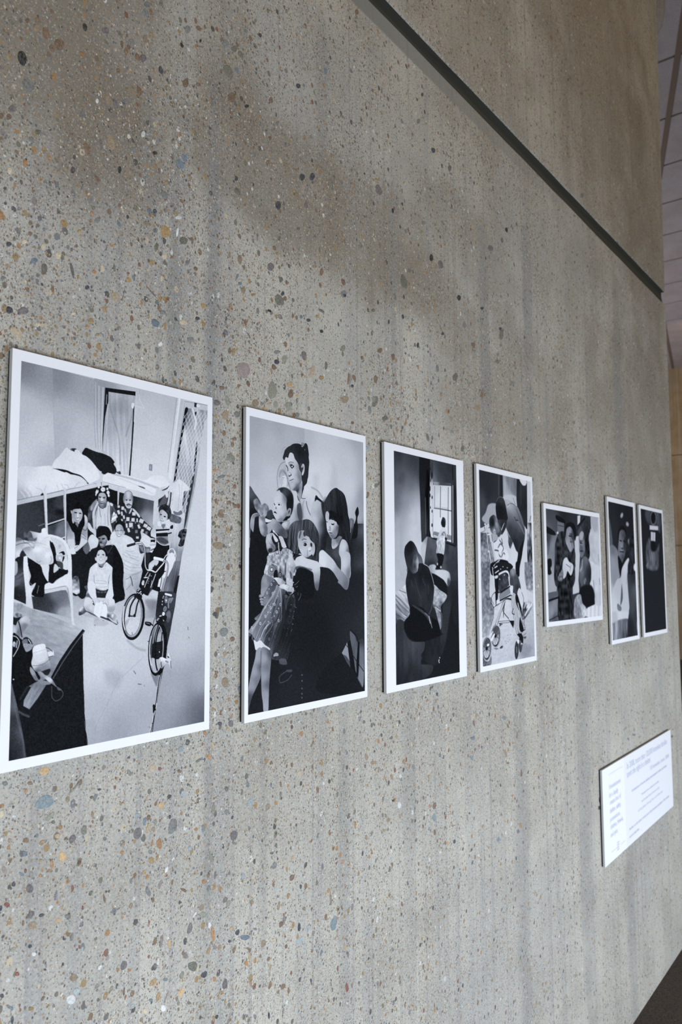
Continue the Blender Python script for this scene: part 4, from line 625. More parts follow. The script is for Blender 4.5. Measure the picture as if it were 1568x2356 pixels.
('P',45,[826,785,824,788,819,790,813,790,808,789,806,787,808,785,813,783,819,782,824,783],0.0,3.4,1,1,None),
('L',110,[779,782,796,780],2.2,3.0,1,1,None),
('L',110,[808,779,825,779],2.3,3.0,1,1,None),
('L',215,[803,790,804,804],7.5,4.5,1,1,None),
('L',90,[794,811,813,810],3.0,3.0,1,1,None),
('P',70,[788,817,809,812,825,816,830,824,809,820,793,825],0.0,3.0,1,1,None),
('L',70,[797,826,817,825],2.3,2.5,1,1,None),
('P',60,[785,846,822,843,830,856,802,879,785,863],0.0,3.0,1,0.8,None),
('P',170,[770,844,785,853,790,876,773,861],0.0,3.0,1,1,None),
('P',190,[826,843,838,842,822,874,810,878],0.0,3.0,1,1,None),
('P',((944,1043,218),(922,1009,200)),[911,996,935,1005,995,1037,996,1075,988,1111,967,1125,911,1106,906,1065,918,1037],0.0,2.7,1,1,None),
('P',((945,1129,110),(937,1147,50)),[902,1089,988,1111,989,1131,954,1136,912,1147],0.0,3.1,1,1,('n',30,12,35,4)),
('P',((1073,966,200),(1097,1047,120),(1163,943,200)),[1029,937,1055,921,1077,916,1140,920,1186,931,1196,960,1173,990,1155,1016,1152,1069,1102,1082,1053,1070,1044,1038,1043,996,1025,965],0.0,2.5,1,1,None),
('P',32,[1043,1003,1146,993,1153,1019,1043,1026],0.0,2.5,0,1,None),
('P',32,[1040,975,1164,965,1168,975,1043,989],0.0,2.5,0,1,None),
('P',215,[1049,989,1150,978,1150,987,1050,998],0.0,2.5,0,1,None),
('P',60,[1048,1038,1097,1029,1151,1051,1156,1069,1120,1074,1075,1062],0.0,5.6,1,0.8,None),
('P',28,[1048,1059,1111,1082,1165,1076,1167,1164,1037,1168],0.0,2.5,0,1,None),
('L',220,[1053,1059,1084,1077,1120,1085,1165,1078],4.8,2.5,1,1,None),
('P',((1174,1033,185),(1187,967,200)),[1164,972,1191,963,1196,988,1204,1031,1197,1057,1170,1072,1156,1058,1151,1016],0.0,2.8,1,1,None),
('P',36,[1173,946,1194,936,1196,960,1173,964],0.0,2.5,1,1,None),
('L',36,[1151,1001,1182,993],8.9,2.5,1,1,None),
('P',((1012,987,195),(1021,1022,210)),[1003,981,1025,969,1043,996,1044,1038,1035,1044,1004,1030,997,1005],0.0,2.7,1,1,None),
('L',36,[1004,1030,1035,1039],7.0,2.5,1,1,None),
('P',34,[996,1051,1039,1046,1035,1070,1000,1072],0.0,2.5,0,1,None),
('P',((1018,1092,205),),[994,1072,1038,1070,1043,1126,1011,1148,1001,1127],0.0,2.7,1,1,('s',0.02,0.2,20)),
('L',36,[1001,1124,1036,1109],5.5,2.5,1,1,None),
('P',((1099,865,195),(1117,910,215),(1135,891,190),(1076,860,150)),[1069,860,1080,838,1107,836,1139,855,1145,883,1135,909,1118,928,1095,930,1077,913,1068,889],0.0,3.2,1,1,None),
('P',((1116,807,45),(1153,854,55)),[1067,857,1064,828,1080,806,1115,792,1157,803,1175,831,1178,867,1162,889,1145,887,1144,862,1116,839,1093,833,1076,842],0.0,3.2,1,1,('n',10,10,22,7)),
('P',40,[1094,868,1092,871,1087,872,1082,872,1077,870,1076,867,1078,865,1083,864,1089,864,1093,866],0.0,3.6,1,1,None),
('P',40,[1130,881,1127,884,1121,885,1114,884,1110,881,1109,878,1111,876,1117,875,1124,876,1128,878],0.0,3.6,1,1,None),
('L',110,[1092,894,1104,900],3.2,3.2,1,1,None),
('L',60,[1079,906,1095,914,1113,911],2.8,2.8,1,1,None),
('P',222,[1055,925,1073,917,1086,948,1064,949],0.0,2.5,1,1,None),
('P',215,[1129,917,1163,897,1168,947,1141,963],0.0,2.8,1,1,None),
('P',120,[1091,940,1127,935,1109,968],0.0,3.2,1,1,None),
('P',((736,1002,190),(727,969,170),(749,1045,205),(763,983,150)),[711,963,734,953,755,960,767,983,776,996,772,1027,757,1048,741,1057,721,1049,710,1026,701,993],0.0,2.9,1,1,None),
('P',34,[695,990,695,960,714,939,742,927,775,949,784,982,774,1003,763,973,743,956,719,959,705,977,702,1007],0.0,2.9,1,1,None),
('L',40,[710,1003,719,997,729,1000],3.3,2.6,1,1,None),
('L',40,[740,1000,749,994,760,999],3.3,2.6,1,1,None),
('L',215,[736,1005,736,1018],5.9,4.4,1,1,None),
('L',90,[724,1024,746,1023],2.2,2.5,1,1,None),
('P',228,[716,1026,748,1026,736,1035,724,1034],0.0,2.5,1,1,None),
('L',60,[714,1026,732,1038,754,1024],2.2,2.5,1,1,None),
('P',175,[780,1010,778,1016,775,1020,772,1020,770,1016,771,1009,773,1003,776,999,779,1000,780,1004],0.0,3.0,1,1,None),
('P',((737,1086,215),(818,1065,205),(799,1117,215),(697,1054,215)),[665,1035,692,1004,702,1020,712,1040,725,1066,753,1061,772,1027,809,1032,843,1047,860,1077,877,1114,912,1171,821,1201,752,1175,718,1120,694,1091,670,1078],0.0,2.6,1,1,('n',20,20,6,3)),
('L',120,[721,1066,745,1072,765,1051],2.9,4.4,1,0.7,None),
('P',((513,1200,36),),[493,1158,511,1141,558,1118,670,1095,703,1105,737,1157,773,1237,780,1278,775,1362,791,1437,745,1472,672,1471,610,1280,515,1281,488,1432,434,1431,382,1308,378,1161,419,1142],0.0,2.5,1,1,None),
('P',30,[560,1064,555,1023,570,992,596,977,628,975,654,988,665,1020,662,1054,650,1071,636,1055,616,1034,591,1043,575,1050,569,1069],0.0,3.0,1,1,None),
('P',((591,1062,130),(620,1069,165),(589,1079,100),(605,1106,95),(630,1047,150),(634,1083,80)),[573,1050,591,1042,616,1033,634,1044,641,1066,634,1091,618,1111,599,1117,586,1104,579,1082,572,1066],0.0,3.0,1,1,None),
('P',38,[588,1059,587,1062,582,1063,577,1063,573,1061,572,1059,574,1056,578,1055,583,1055,587,1056],0.0,3.5,1,1,None),
('P',38,[623,1056,621,1059,615,1062,607,1063,600,1062,598,1059,600,1056,606,1053,614,1052,620,1053],0.0,4.2,1,1,None),
('P',35,[582,1079,601,1078,598,1085,585,1085],0.0,3.0,1,1,None),
('P',185,[587,1094,616,1096,608,1103,589,1102],0.0,2.5,1,1,None),
('L',50,[586,1098,618,1098],1.5,2.5,1,1,None),
('L',120,[680,1108,664,1131,651,1151],3.0,4.2,1,0.6,None),
('L',110,[625,1121,641,1135,648,1154],3.0,3.6,1,0.5,None),
('L',180,[678,1097,683,1099],4.2,2.5,1,1,None),
('P',((541,1065,215),(517,1120,205)),[494,1075,509,1042,530,1033,550,1045,569,1061,574,1080,564,1110,548,1119,523,1128,508,1144,501,1115],0.0,2.5,1,1,None),
('P',((480,1126,110),(467,1108,95)),[459,1130,467,1103,491,1080,504,1101,511,1131,493,1158,478,1159],0.0,4.0,1,0.9,None),
('P',((376,1098,205),(384,1145,220)),[343,1081,372,1069,393,1071,397,1105,412,1107,431,1109,407,1145,405,1161,372,1162,362,1125],0.0,2.5,1,1,None),
('P',((442,1090,205),),[442,1064,466,1065,491,1078,467,1103,431,1133,411,1147,398,1137,401,1118,425,1110,436,1091],0.0,2.5,1,1,None),
('L',90,[395,1127,407,1121,419,1113],2.3,2.5,1,1,None),
('P',((411,1361,170),(421,1400,195),(406,1313,90)),[391,1313,424,1303,437,1334,441,1374,442,1413,427,1426,397,1416,390,1374],0.0,2.8,1,1,('n',14,14,55,5)),
('P',34,[394,1408,421,1418,442,1411,439,1424,415,1429,397,1423],0.0,2.5,1,1,None),
('P',215,[400,1395,435,1387,439,1403,406,1405],0.0,2.5,1,1,None),
('P',((487,1374,80),),[474,1369,499,1364,503,1396,487,1387],0.0,2.9,1,1,None),
('P',((595,1199,215),(593,1144,200),(569,1183,205),(626,1182,190)),[571,1140,593,1130,612,1133,626,1149,633,1170,635,1192,627,1214,615,1236,596,1239,573,1226,563,1207,558,1183,562,1159],0.0,2.5,1,1,None),
('P',30,[559,1183,560,1156,571,1131,599,1122,625,1132,642,1159,642,1181,633,1176,626,1151,609,1134,590,1131,574,1139,564,1161],0.0,2.5,1,1,None),
('P',195,[561,1191,562,1198,560,1203,556,1203,553,1199,550,1192,550,1185,552,1180,555,1180,559,1184],0.0,2.5,1,1,None),
('P',195,[644,1186,641,1194,638,1198,634,1198,632,1193,632,1185,634,1177,638,1173,641,1173,644,1178],0.0,2.5,1,1,None),
('P',50,[585,1164,583,1166,579,1168,573,1169,569,1168,567,1166,568,1164,573,1162,578,1162,583,1163],0.0,2.5,1,1,None),
('P',50,[621,1164,620,1166,615,1167,609,1166,605,1165,603,1163,605,1161,610,1160,615,1160,620,1162],0.0,2.5,1,1,None),
('L',130,[568,1157,584,1155],1.8,2.5,1,1,None),
('L',130,[603,1155,621,1156],1.8,2.5,1,1,None),
('L',110,[586,1180,602,1179],2.7,2.7,1,1,None),
('P',235,[583,1194,609,1193,596,1200],0.0,2.5,1,1,None),
('L',120,[580,1194,595,1191,609,1193],1.8,2.5,1,1,None),
('L',110,[584,1199,596,1203,609,1198],1.8,2.5,1,1,None),
('P',120,[570,1218,595,1226,627,1214,618,1236,599,1241,576,1232],0.0,3.5,1,0.9,None),
('P',((596,1253,218),(547,1307,210),(597,1307,212),(675,1307,210),(612,1383,218)),[565,1216,583,1242,609,1245,634,1212,656,1222,686,1246,700,1274,708,1334,706,1389,694,1435,688,1471,640,1470,645,1434,660,1389,612,1394,555,1377,566,1433,564,1469,526,1468,513,1432,502,1388,503,1334,509,1276,520,1246],0.0,2.5,1,1,('n',16,16,7,3)),
('L',150,[570,1229,583,1250,606,1258,628,1250,635,1225],2.1,2.9,1,0.8,None),
('L',150,[577,1240,606,1250,631,1233],1.5,2.5,1,0.6,None),
('L',120,[545,1297,548,1334,555,1375],4.1,5.2,1,0.7,None),
('L',110,[666,1296,659,1334,657,1383],4.2,5.4,1,0.7,None),
('L',140,[560,1332,598,1333,640,1340],2.6,4.1,1,0.6,None),
('L',140,[557,1348,599,1351,640,1351],2.6,3.5,1,0.6,None),
('L',145,[561,1372,599,1375,650,1371],2.6,4.1,1,0.6,None),
('L',60,[551,1345,553,1359],3.5,2.9,1,0.8,None),
('L',60,[659,1340,658,1356],4.2,3.0,1,0.8,None),
('P',((613,1400,45),),[551,1376,569,1387,598,1396,628,1397,658,1392,647,1420,638,1445,576,1444,567,1447,564,1419],0.0,2.5,0,1,None),
('L',110,[563,1403,599,1408,646,1406],10.9,5.5,1,0.5,('s',0.25,0,30)),
('P',((570,1424,200),),[502,1364,551,1374,567,1444,576,1449,588,1475,583,1480,571,1467,553,1474,541,1456,517,1428,505,1399],0.0,2.5,1,1,None),
('P',218,[503,1339,550,1344,564,1419,570,1449,541,1454,517,1426,503,1389],0.0,2.5,1,1,None),
('P',218,[707,1339,707,1388,699,1434,672,1456,638,1448,644,1420,658,1390,663,1339],0.0,2.5,1,1,None),
('P',205,[576,1442,629,1448,638,1443,630,1460,594,1462,579,1452],0.0,2.5,1,1,None),
('P',((498,1460,212),(528,1511,205),(514,1528,160)),[489,1443,518,1441,535,1454,547,1469,539,1484,557,1496,555,1524,549,1544,514,1530,485,1509,476,1487,479,1460],0.0,2.5,1,1,None),
('P',((687,1472,215),(689,1528,160)),[672,1456,690,1453,705,1459,712,1483,711,1518,701,1538,677,1540,655,1532,655,1514,667,1497,660,1476],0.0,2.5,1,1,None),
('P',35,[539,1481,557,1494,554,1489,546,1464,538,1459,546,1476],0.0,2.5,1,1,None),
('P',((586,1500,225),(625,1526,228)),[565,1469,589,1477,600,1465,615,1470,619,1491,633,1481,649,1501,654,1537,644,1574,620,1563,603,1563,594,1578,570,1562,549,1541,554,1504],0.0,2.5,0,1,None),
('L',190,[619,1496,608,1530,600,1563],2.2,2.7,1,1,None),
('P',((556,1462,205),),[541,1446,564,1449,582,1462,588,1475,580,1477,568,1467,553,1479],0.0,2.5,1,1,None),
('P',((648,1463,205),),[630,1460,647,1448,666,1459,663,1487,658,1507,648,1491,636,1478,621,1488],0.0,2.5,1,1,None),
('L',90,[624,1483,639,1480,652,1496,656,1509],2.2,2.5,1,1,None),
('L',120,[654,1466,661,1492],1.7,2.5,1,0.7,None),
('P',60,[603,1563,626,1569,645,1577,663,1578,693,1602,737,1621,736,1596,727,1580,734,1626,694,1607,651,1590,618,1578,600,1570],0.0,3.9,1,1,None),
('P',((693,1566,200),(724,1605,195),(672,1578,90)),[656,1547,680,1543,704,1544,723,1565,736,1596,730,1616,709,1605,675,1578,653,1572],0.0,2.5,1,1,('n',12,12,40,6)),
('P',((457,1516,190),(485,1527,70),(452,1540,50)),[467,1494,476,1497,491,1522,520,1533,555,1549,591,1575,579,1569,532,1550,497,1532,474,1544,444,1552,438,1535,445,1516],0.0,2.7,1,1,None),
('P',205,[448,1508,468,1497,471,1504,457,1521,443,1528],0.0,2.5,1,1,None),
('P',165,[472,1546,532,1550,591,1580,556,1598,550,1573,492,1561],0.0,10.7,1,0.5,None),
('P',160,[556,1589,603,1583,651,1597,664,1618,622,1629,575,1624,557,1628],0.0,10.9,1,0.4,None),
('P',60,[565,1619,565,1620,563,1621,560,1621,558,1620,557,1618,558,1617,560,1616,563,1616,565,1617],0.0,2.5,1,1,None),
('P',80,[628,1593,627,1594,625,1595,623,1595,621,1594,620,1592,621,1591,623,1590,625,1590,627,1591],0.0,2.5,1,1,None),
('P',90,[489,1431,505,1411,523,1434,541,1454,529,1449,512,1438],0.0,2.7,1,0.9,None),
('P',34,[709,1401,719,1398,782,1438,786,1458,752,1471,718,1465,705,1452],0.0,4.0,1,1,None),
('L',110,[719,1406,714,1439],3.9,5.1,1,0.5,None),
('P',((808,1098,215),(811,1200,212),(874,1249,200),(789,1149,205)),[687,1086,710,1052,791,1038,849,1056,866,1079,879,1106,901,1136,931,1183,932,1231,920,1262,854,1283,813,1287,778,1277,771,1234,750,1187,728,1145],0.0,2.6,1,1,('n',14,14,7,3)),
('L',140,[793,1132,826,1137,859,1130],4.1,7.5,1,0.5,None),
('L',140,[769,1157,822,1179,885,1184],4.1,7.5,1,0.5,None),
('L',140,[766,1187,823,1213,894,1229],4.1,7.5,1,0.5,None),
('L',140,[770,1214,824,1243,911,1245],4.1,7.5,1,0.5,None),
('L',140,[783,1247,833,1267,887,1270],4.1,7.5,1,0.5,None),
('L',140,[810,1159,852,1185,902,1198],4.1,7.5,1,0.5,None),
('L',140,[785,1143,843,1165,893,1174],4.1,7.5,1,0.5,None),
('P',((813,1317,195),(795,1401,180),(896,1317,175),(889,1385,165)),[778,1279,821,1289,920,1266,933,1262,921,1317,905,1355,922,1368,914,1395,890,1422,873,1402,855,1368,842,1311,835,1368,844,1418,816,1442,791,1424,776,1361],0.0,3.0,1,1,('r',24,90,14,8,0.2)),
('L',70,[833,1307,844,1334,851,1368],6.7,5.2,1,1,None),
('L',110,[797,1324,821,1314,833,1300],3.3,3.7,1,1,None),
('L',110,[799,1394,823,1375,843,1354],4.4,5.9,1,0.6,None),
('L',130,[841,1297,887,1287,924,1266],3.4,4.5,1,0.7,None),
('L',140,[850,1324,883,1321],3.8,5.3,1,0.6,None),
('P',((744,1301,30),),[692,1096,737,1148,770,1214,776,1284,773,1354,787,1411,779,1448,756,1464,716,1463,695,1400,685,1301,690,1202],0.0,2.9,1,1,None),
('P',32,[920,1232,936,1183,952,1134,1012,1139,1046,1089,1163,1092,1159,1128,1133,1193,1134,1249,1108,1316,1096,1397,1083,1414,1017,1396,983,1434,940,1420,905,1372,921,1317,933,1266],0.0,2.5,0,1,None),
('P',60,[952,1145,986,1140,996,1182,979,1231,953,1196],0.0,11.6,1,0.5,None),
('P',((951,1100,120),),[887,1082,908,1094,943,1104,994,1102,986,1137,935,1135,909,1108],0.0,3.8,1,1,('n',20,14,40,4)),
('P',((984,1472,190),(1036,1500,130),(983,1437,200),(1048,1431,205)),[924,1433,957,1423,983,1437,1021,1396,1079,1418,1071,1491,1059,1531,1055,1594,960,1591,955,1528,941,1471],0.0,3.1,0,1,None),
('P',130,[958,1471,1010,1465,1053,1480,1054,1525,993,1527],0.0,27.0,1,0.8,None),
('P',((1018,1230,205),(1005,1195,190)),[988,1217,1022,1192,1043,1174,1070,1194,1066,1215,1049,1229,1036,1223,1023,1247,997,1261,984,1251],0.0,2.7,1,1,None),
('L',40,[1023,1244,1067,1229],9.4,3.1,1,1,None),
('L',200,[1035,1202,1036,1223],5.5,2.7,1,1,None),
('L',205,[1053,1205,1053,1226],4.7,2.7,1,1,None),
('L',195,[1044,1209,1044,1229],4.7,2.7,1,1,None),
('P',((1178,1174,222),(1157,1263,222),(1192,1199,222)),[1129,1235,1137,1178,1168,1138,1191,1131,1210,1155,1217,1191,1197,1241,1157,1306,1139,1306,1113,1320,1096,1401,1082,1380,1065,1376,1077,1327,1099,1309,1121,1281],0.0,2.5,0,1,None),
('L',32,[1101,1313,1095,1352,1083,1393],6.3,2.5,1,1,None),
('P',225,[1220,1143,1211,1163,1194,1174,1173,1173,1158,1160,1154,1140,1162,1121,1180,1109,1200,1109,1215,1122],0.0,2.8,1,1,None),
('P',140,[1210,1135,1205,1150,1192,1158,1178,1158,1168,1148,1165,1133,1170,1119,1183,1110,1197,1111,1207,1120],0.0,3.2,1,1,('n',8,8,25,4)),
('P',225,[1159,1156,1177,1138,1200,1137,1219,1169,1211,1205,1156,1206],0.0,3.2,1,1,None),
('L',222,[1148,1157,1154,1125,1177,1110,1200,1109,1221,1130,1226,1155,1220,1191],5.7,2.5,1,1,None),
('L',45,[862,1082,895,1074,921,1077,938,1093,947,1114,952,1155,953,1203,958,1238,976,1262,1006,1265,1037,1275,1054,1271,1080,1243,1115,1211,1128,1196],13.2,2.5,1,1,None),
('L',120,[862,1082,895,1074,921,1077,938,1093,947,1114,952,1155,953,1203,958,1238,976,1262,1006,1265,1037,1275,1054,1271,1080,1243,1115,1211,1128,1196],8.2,2.5,1,1,None),
('L',225,[862,1082,895,1074,921,1077,938,1093,947,1114,952,1155,953,1203,958,1238,976,1262,1006,1265,1037,1275,1054,1271,1080,1243,1115,1211,1128,1196],3.7,2.5,1,1,None),
('L',225,[862,1079,891,1072,916,1073],6.1,2.5,1,1,None),
('L',225,[976,1260,1014,1263,1045,1275,1067,1257,1102,1225,1124,1200],7.1,2.5,1,1,None),
('L',36,[806,1098,862,1083],17.2,2.5,1,1,None),
('L',70,[808,1095,858,1081],3.7,3.0,1,1,None),
('L',235,[1035,1177,1075,1183,1115,1191],20.5,2.8,1,1,None),
('L',150,[1039,1188,1115,1199],3.2,3.2,1,0.7,None),
('L',45,[1119,1193,1142,1200,1154,1221,1154,1249,1144,1299,1127,1352,1114,1390,1114,1418,1132,1433],13.6,2.5,1,1,None),
('L',120,[1119,1193,1142,1200,1154,1221,1154,1249,1144,1299,1127,1352,1114,1390,1114,1418,1132,1433],8.4,2.5,1,1,None),
('L',225,[1119,1193,1142,1200,1154,1221,1154,1249,1144,1299,1127,1352,1114,1390,1114,1418,1132,1433],3.8,2.5,1,1,None),
('L',230,[1141,1426,1189,1439],13.6,2.5,1,1,None),
('L',215,[1119,1179,1137,1157,1155,1146],6.4,2.5,1,1,None),
('L',60,[1125,1271,1134,1269],8.0,2.5,1,1,None),
('P',((981,1334,35),),[971,1272,1006,1282,1050,1285,1037,1320,1021,1369,1008,1396,983,1437,940,1420,923,1396,938,1334,955,1310],0.0,2.7,1,1,None),
('L',170,[980,1275,961,1300,955,1314],6.1,2.5,1,1,None),
('L',190,[998,1286,973,1334,952,1379],5.4,2.7,1,1,None),
('L',225,[947,1314,976,1312],6.1,2.5,1,1,None),
('P',200,[949,1350,944,1359,937,1364,931,1363,927,1356,928,1346,933,1336,940,1331,947,1333,950,1340],0.0,3.8,1,1,None),
('P',225,[947,1360,946,1363,942,1365,936,1365,932,1363,931,1360,932,1357,936,1355,942,1355,946,1357],0.0,3.0,1,1,None),
('L',205,[1046,1289,1033,1320,1016,1358,1004,1382],5.4,3.1,1,1,None),
('L',90,[1021,1372,1000,1410,983,1437],5.4,3.1,1,1,None),
('L',180,[1016,1334,1008,1369],3.9,3.1,1,1,None),
('P',170,[1002,1300,1001,1301,999,1302,997,1302,995,1301,994,1300,995,1298,997,1297,999,1297,1001,1298],0.0,2.5,1,1,None),
('P',170,[991,1320,991,1322,989,1323,986,1323,984,1322,984,1320,984,1319,986,1318,989,1318,991,1319],0.0,2.5,1,1,None),
('P',170,[989,1338,989,1339,987,1340,984,1340,982,1339,982,1338,982,1336,984,1335,987,1335,989,1336],0.0,2.5,1,1,None),
('P',170,[985,1351,985,1353,983,1354,980,1354,978,1353,978,1351,978,1350,980,1349,983,1349,985,1350],0.0,2.5,1,1,None),
('P',170,[1013,1301,1012,1303,1010,1304,1008,1304,1006,1303,1005,1301,1005,1300,1007,1299,1010,1299,1012,1300],0.0,2.5,1,1,None),
('P',32,[889,1395,923,1396,949,1416,924,1436,890,1433],0.0,3.0,1,1,None),
('P',225,[903,1402,902,1404,899,1405,896,1405,894,1404,893,1402,894,1400,896,1399,899,1399,902,1400],0.0,2.5,1,1,None),
('P',225,[920,1416,919,1418,916,1419,913,1419,911,1418,910,1416,911,1414,913,1413,916,1413,919,1414],0.0,2.5,1,1,None),
('P',225,[928,1428,928,1430,925,1431,922,1431,919,1430,918,1428,919,1426,922,1425,925,1425,927,1426],0.0,2.5,1,1,None),
('P',225,[911,1395,910,1397,908,1398,904,1398,902,1397,901,1395,902,1394,904,1392,907,1393,910,1394],0.0,2.5,1,1,None),
('P',225,[926,1409,925,1411,923,1412,919,1412,917,1411,916,1409,917,1407,919,1406,922,1406,925,1407],0.0,2.5,1,1,None),
('P',((860,1576,205),(820,1642,210),(882,1661,205),(901,1544,190)),[931,1576,926,1626,912,1668,889,1695,862,1704,836,1692,812,1663,797,1620,790,1571,794,1521,808,1479,830,1452,857,1442,884,1452,908,1482,924,1525],0.0,2.5,1,1,None),
('L',130,[853,1573,924,1572],0.9,2.5,0,0.35,None),
('L',130,[852,1573,921,1603],0.9,2.5,0,0.35,None),
('L',130,[850,1573,914,1631],0.9,2.5,0,0.35,None),
('L',130,[847,1573,903,1656],0.9,2.5,0,0.35,None),
('L',130,[845,1573,890,1676],0.9,2.5,0,0.35,None),
('L',130,[846,1573,874,1689],0.9,2.5,0,0.35,None),
('L',130,[848,1573,858,1696],0.9,2.5,0,0.35,None),
('L',130,[851,1573,842,1695],0.9,2.5,0,0.35,None),
('L',130,[853,1573,826,1687],0.9,2.5,0,0.35,None),
('L',130,[853,1573,813,1672],0.9,2.5,0,0.35,None),
('L',130,[852,1573,801,1651],0.9,2.5,0,0.35,None),
('L',130,[849,1573,793,1626],0.9,2.5,0,0.35,None),
('L',130,[846,1573,789,1597],0.9,2.5,0,0.35,None),
('L',130,[845,1573,788,1567],0.9,2.5,0,0.35,None),
('L',130,[846,1573,791,1537],0.9,2.5,0,0.35,None),
('L',130,[849,1573,798,1509],0.9,2.5,0,0.35,None),
('L',130,[852,1573,809,1484],0.9,2.5,0,0.35,None),
('L',130,[853,1573,822,1464],0.9,2.5,0,0.35,None),
('L',130,[853,1573,837,1450],0.9,2.5,0,0.35,None),
('L',130,[851,1573,853,1443],0.9,2.5,0,0.35,None),
('L',130,[848,1573,869,1443],0.9,2.5,0,0.35,None),
('L',130,[846,1573,885,1451],0.9,2.5,0,0.35,None),
('L',130,[845,1573,899,1465],0.9,2.5,0,0.35,None),
('L',130,[847,1573,911,1486],0.9,2.5,0,0.35,None),
('L',130,[850,1573,919,1512],0.9,2.5,0,0.35,None),
('L',130,[852,1573,924,1541],0.9,2.5,0,0.35,None),
('P',120,[795,1607,831,1589,804,1641],0.0,14.7,1,0.4,None),
('L',34,[949,1588,934,1651,906,1699,869,1723,832,1718,801,1686,783,1633,780,1569,793,1507,821,1459,857,1433,895,1436,926,1468,946,1522,949,1588],20.1,2.5,1,1,None),
('L',32,[947,1587,934,1649,907,1696,873,1720,839,1715,810,1684,793,1632,791,1570,803,1509,829,1462,863,1437,898,1440,927,1471,945,1523,947,1587],8.2,2.5,1,1,None),
('L',150,[933,1583,920,1642,895,1687,863,1709,830,1705,802,1675,786,1626,784,1567,796,1509,820,1463,853,1440,886,1443,914,1472,931,1522,933,1583],6.7,2.5,1,1,None),
('L',235,[787,1507,780,1547,779,1593,786,1633,796,1660],7.3,3.3,1,1,None),
('L',45,[927,1581,915,1637,892,1679,862,1701,831,1697,806,1669,791,1622,789,1566,801,1511,823,1467,853,1445,884,1447,910,1475,926,1523,927,1581],2.6,2.5,1,1,None),
('L',150,[821,1701,863,1710,895,1692],3.7,3.0,1,0.7,None),
('L',36,[886,1439,858,1472,838,1509,832,1542,829,1569],12.6,2.5,1,1,None),
('L',36,[907,1463,891,1503,884,1537,876,1570],12.0,2.5,1,1,None),
('L',36,[823,1572,851,1573,880,1574],8.2,2.5,1,1,None),
('P',40,[840,1569,838,1575,834,1579,828,1579,824,1575,822,1568,823,1562,828,1558,833,1559,838,1563],0.0,2.5,1,1,None),
('P',40,[882,1571,880,1577,875,1581,869,1581,864,1577,862,1570,864,1563,869,1559,875,1559,880,1564],0.0,2.5,1,1,None),
('L',40,[854,1683,857,1697],3.7,2.5,1,1,None),
('P',34,[869,1435,923,1429,932,1453,899,1460,874,1456],0.0,3.0,1,1,None),
('P',205,[891,1456,890,1458,888,1459,885,1459,882,1458,881,1456,882,1454,885,1453,888,1453,890,1454],0.0,2.5,1,1,None),
('P',205,[911,1419,911,1421,908,1422,905,1422,902,1421,901,1419,902,1417,905,1416,908,1416,910,1417],0.0,2.5,1,1,None),
('P',205,[928,1423,927,1425,925,1426,922,1426,919,1424,918,1423,919,1421,922,1420,925,1420,927,1421],0.0,2.5,1,1,None),
('P',205,[899,1416,898,1417,895,1418,892,1418,890,1417,889,1415,890,1414,892,1413,895,1413,898,1414],0.0,2.5,1,1,None),
('P',30,[961,1621,969,1615,1012,1623,1017,1634,1009,1647,987,1646,963,1635],0.0,2.5,1,1,None),
('L',150,[974,1625,1004,1633],3.4,2.5,1,1,None),
('L',36,[1017,1637,1030,1645],9.2,2.5,1,1,None),
('L',40,[1030,1645,1042,1604,1059,1577],5.4,2.5,1,1,None),
('L',190,[1035,1638,1047,1601,1060,1573],1.9,2.5,1,1,None),
('P',((1115,1481,38),(1169,1482,70)),[1072,1411,1200,1412,1237,1434,1225,1519,1203,1610,1186,1694,1161,1790,1148,1841,1144,1865,1131,1864,1120,1760,1135,1621,1073,1619,1051,1577,1058,1515],0.0,2.5,0,1,None),
('P',((1162,1570,110),(1174,1518,90),(1162,1623,80)),[1148,1563,1175,1546,1189,1581,1176,1623,1154,1629,1144,1594],0.0,5.6,1,1,None),
('L',130,[1165,1524,1165,1489,1178,1465],13.6,4.0,1,1,None),
('L',130,[1183,1490,1203,1462],12.1,4.0,1,1,None),
('P',130,[1164,1461,1205,1458,1196,1472,1169,1479],0.0,3.2,1,1,None),
('L',225,[1137,1429,1189,1440],14.4,2.5,1,1,None),
('P',((1142,1475,130),),[1133,1446,1155,1450,1154,1489,1133,1489],0.0,3.2,1,1,('n',8,8,45,3)),
('P',215,[1151,1475,1149,1479,1146,1482,1142,1482,1139,1479,1138,1475,1139,1470,1142,1467,1146,1467,1149,1470],0.0,3.2,1,1,None),
('P',190,[1115,1481,1114,1484,1112,1486,1109,1486,1107,1484,1106,1481,1107,1478,1109,1476,1112,1476,1114,1478],0.0,2.8,1,1,None),
('P',190,[1113,1502,1113,1505,1110,1507,1108,1507,1105,1505,1104,1502,1105,1499,1107,1497,1110,1497,1112,1499],0.0,2.8,1,1,None),
('P',190,[1124,1446,1123,1449,1121,1451,1118,1451,1116,1449,1115,1446,1115,1443,1118,1442,1120,1442,1123,1443],0.0,2.8,1,1,None),
('P',190,[1119,1457,1118,1460,1116,1461,1114,1461,1111,1459,1110,1457,1111,1454,1113,1452,1116,1452,1118,1454],0.0,2.8,1,1,None),
('P',170,[1147,1536,1143,1546,1135,1551,1126,1550,1121,1542,1121,1532,1125,1522,1133,1517,1142,1518,1147,1526],0.0,2.8,1,1,None),
('P',60,[1143,1536,1140,1543,1134,1546,1129,1545,1125,1540,1125,1533,1128,1526,1134,1522,1139,1523,1143,1528],0.0,2.5,1,1,None),
('P',150,[1138,1535,1137,1538,1134,1539,1132,1539,1130,1537,1130,1533,1131,1530,1134,1529,1136,1529,1138,1531],0.0,2.5,1,1,None),
('P',225,[1116,1555,1134,1562,1126,1583,1110,1575],0.0,2.8,1,1,None),
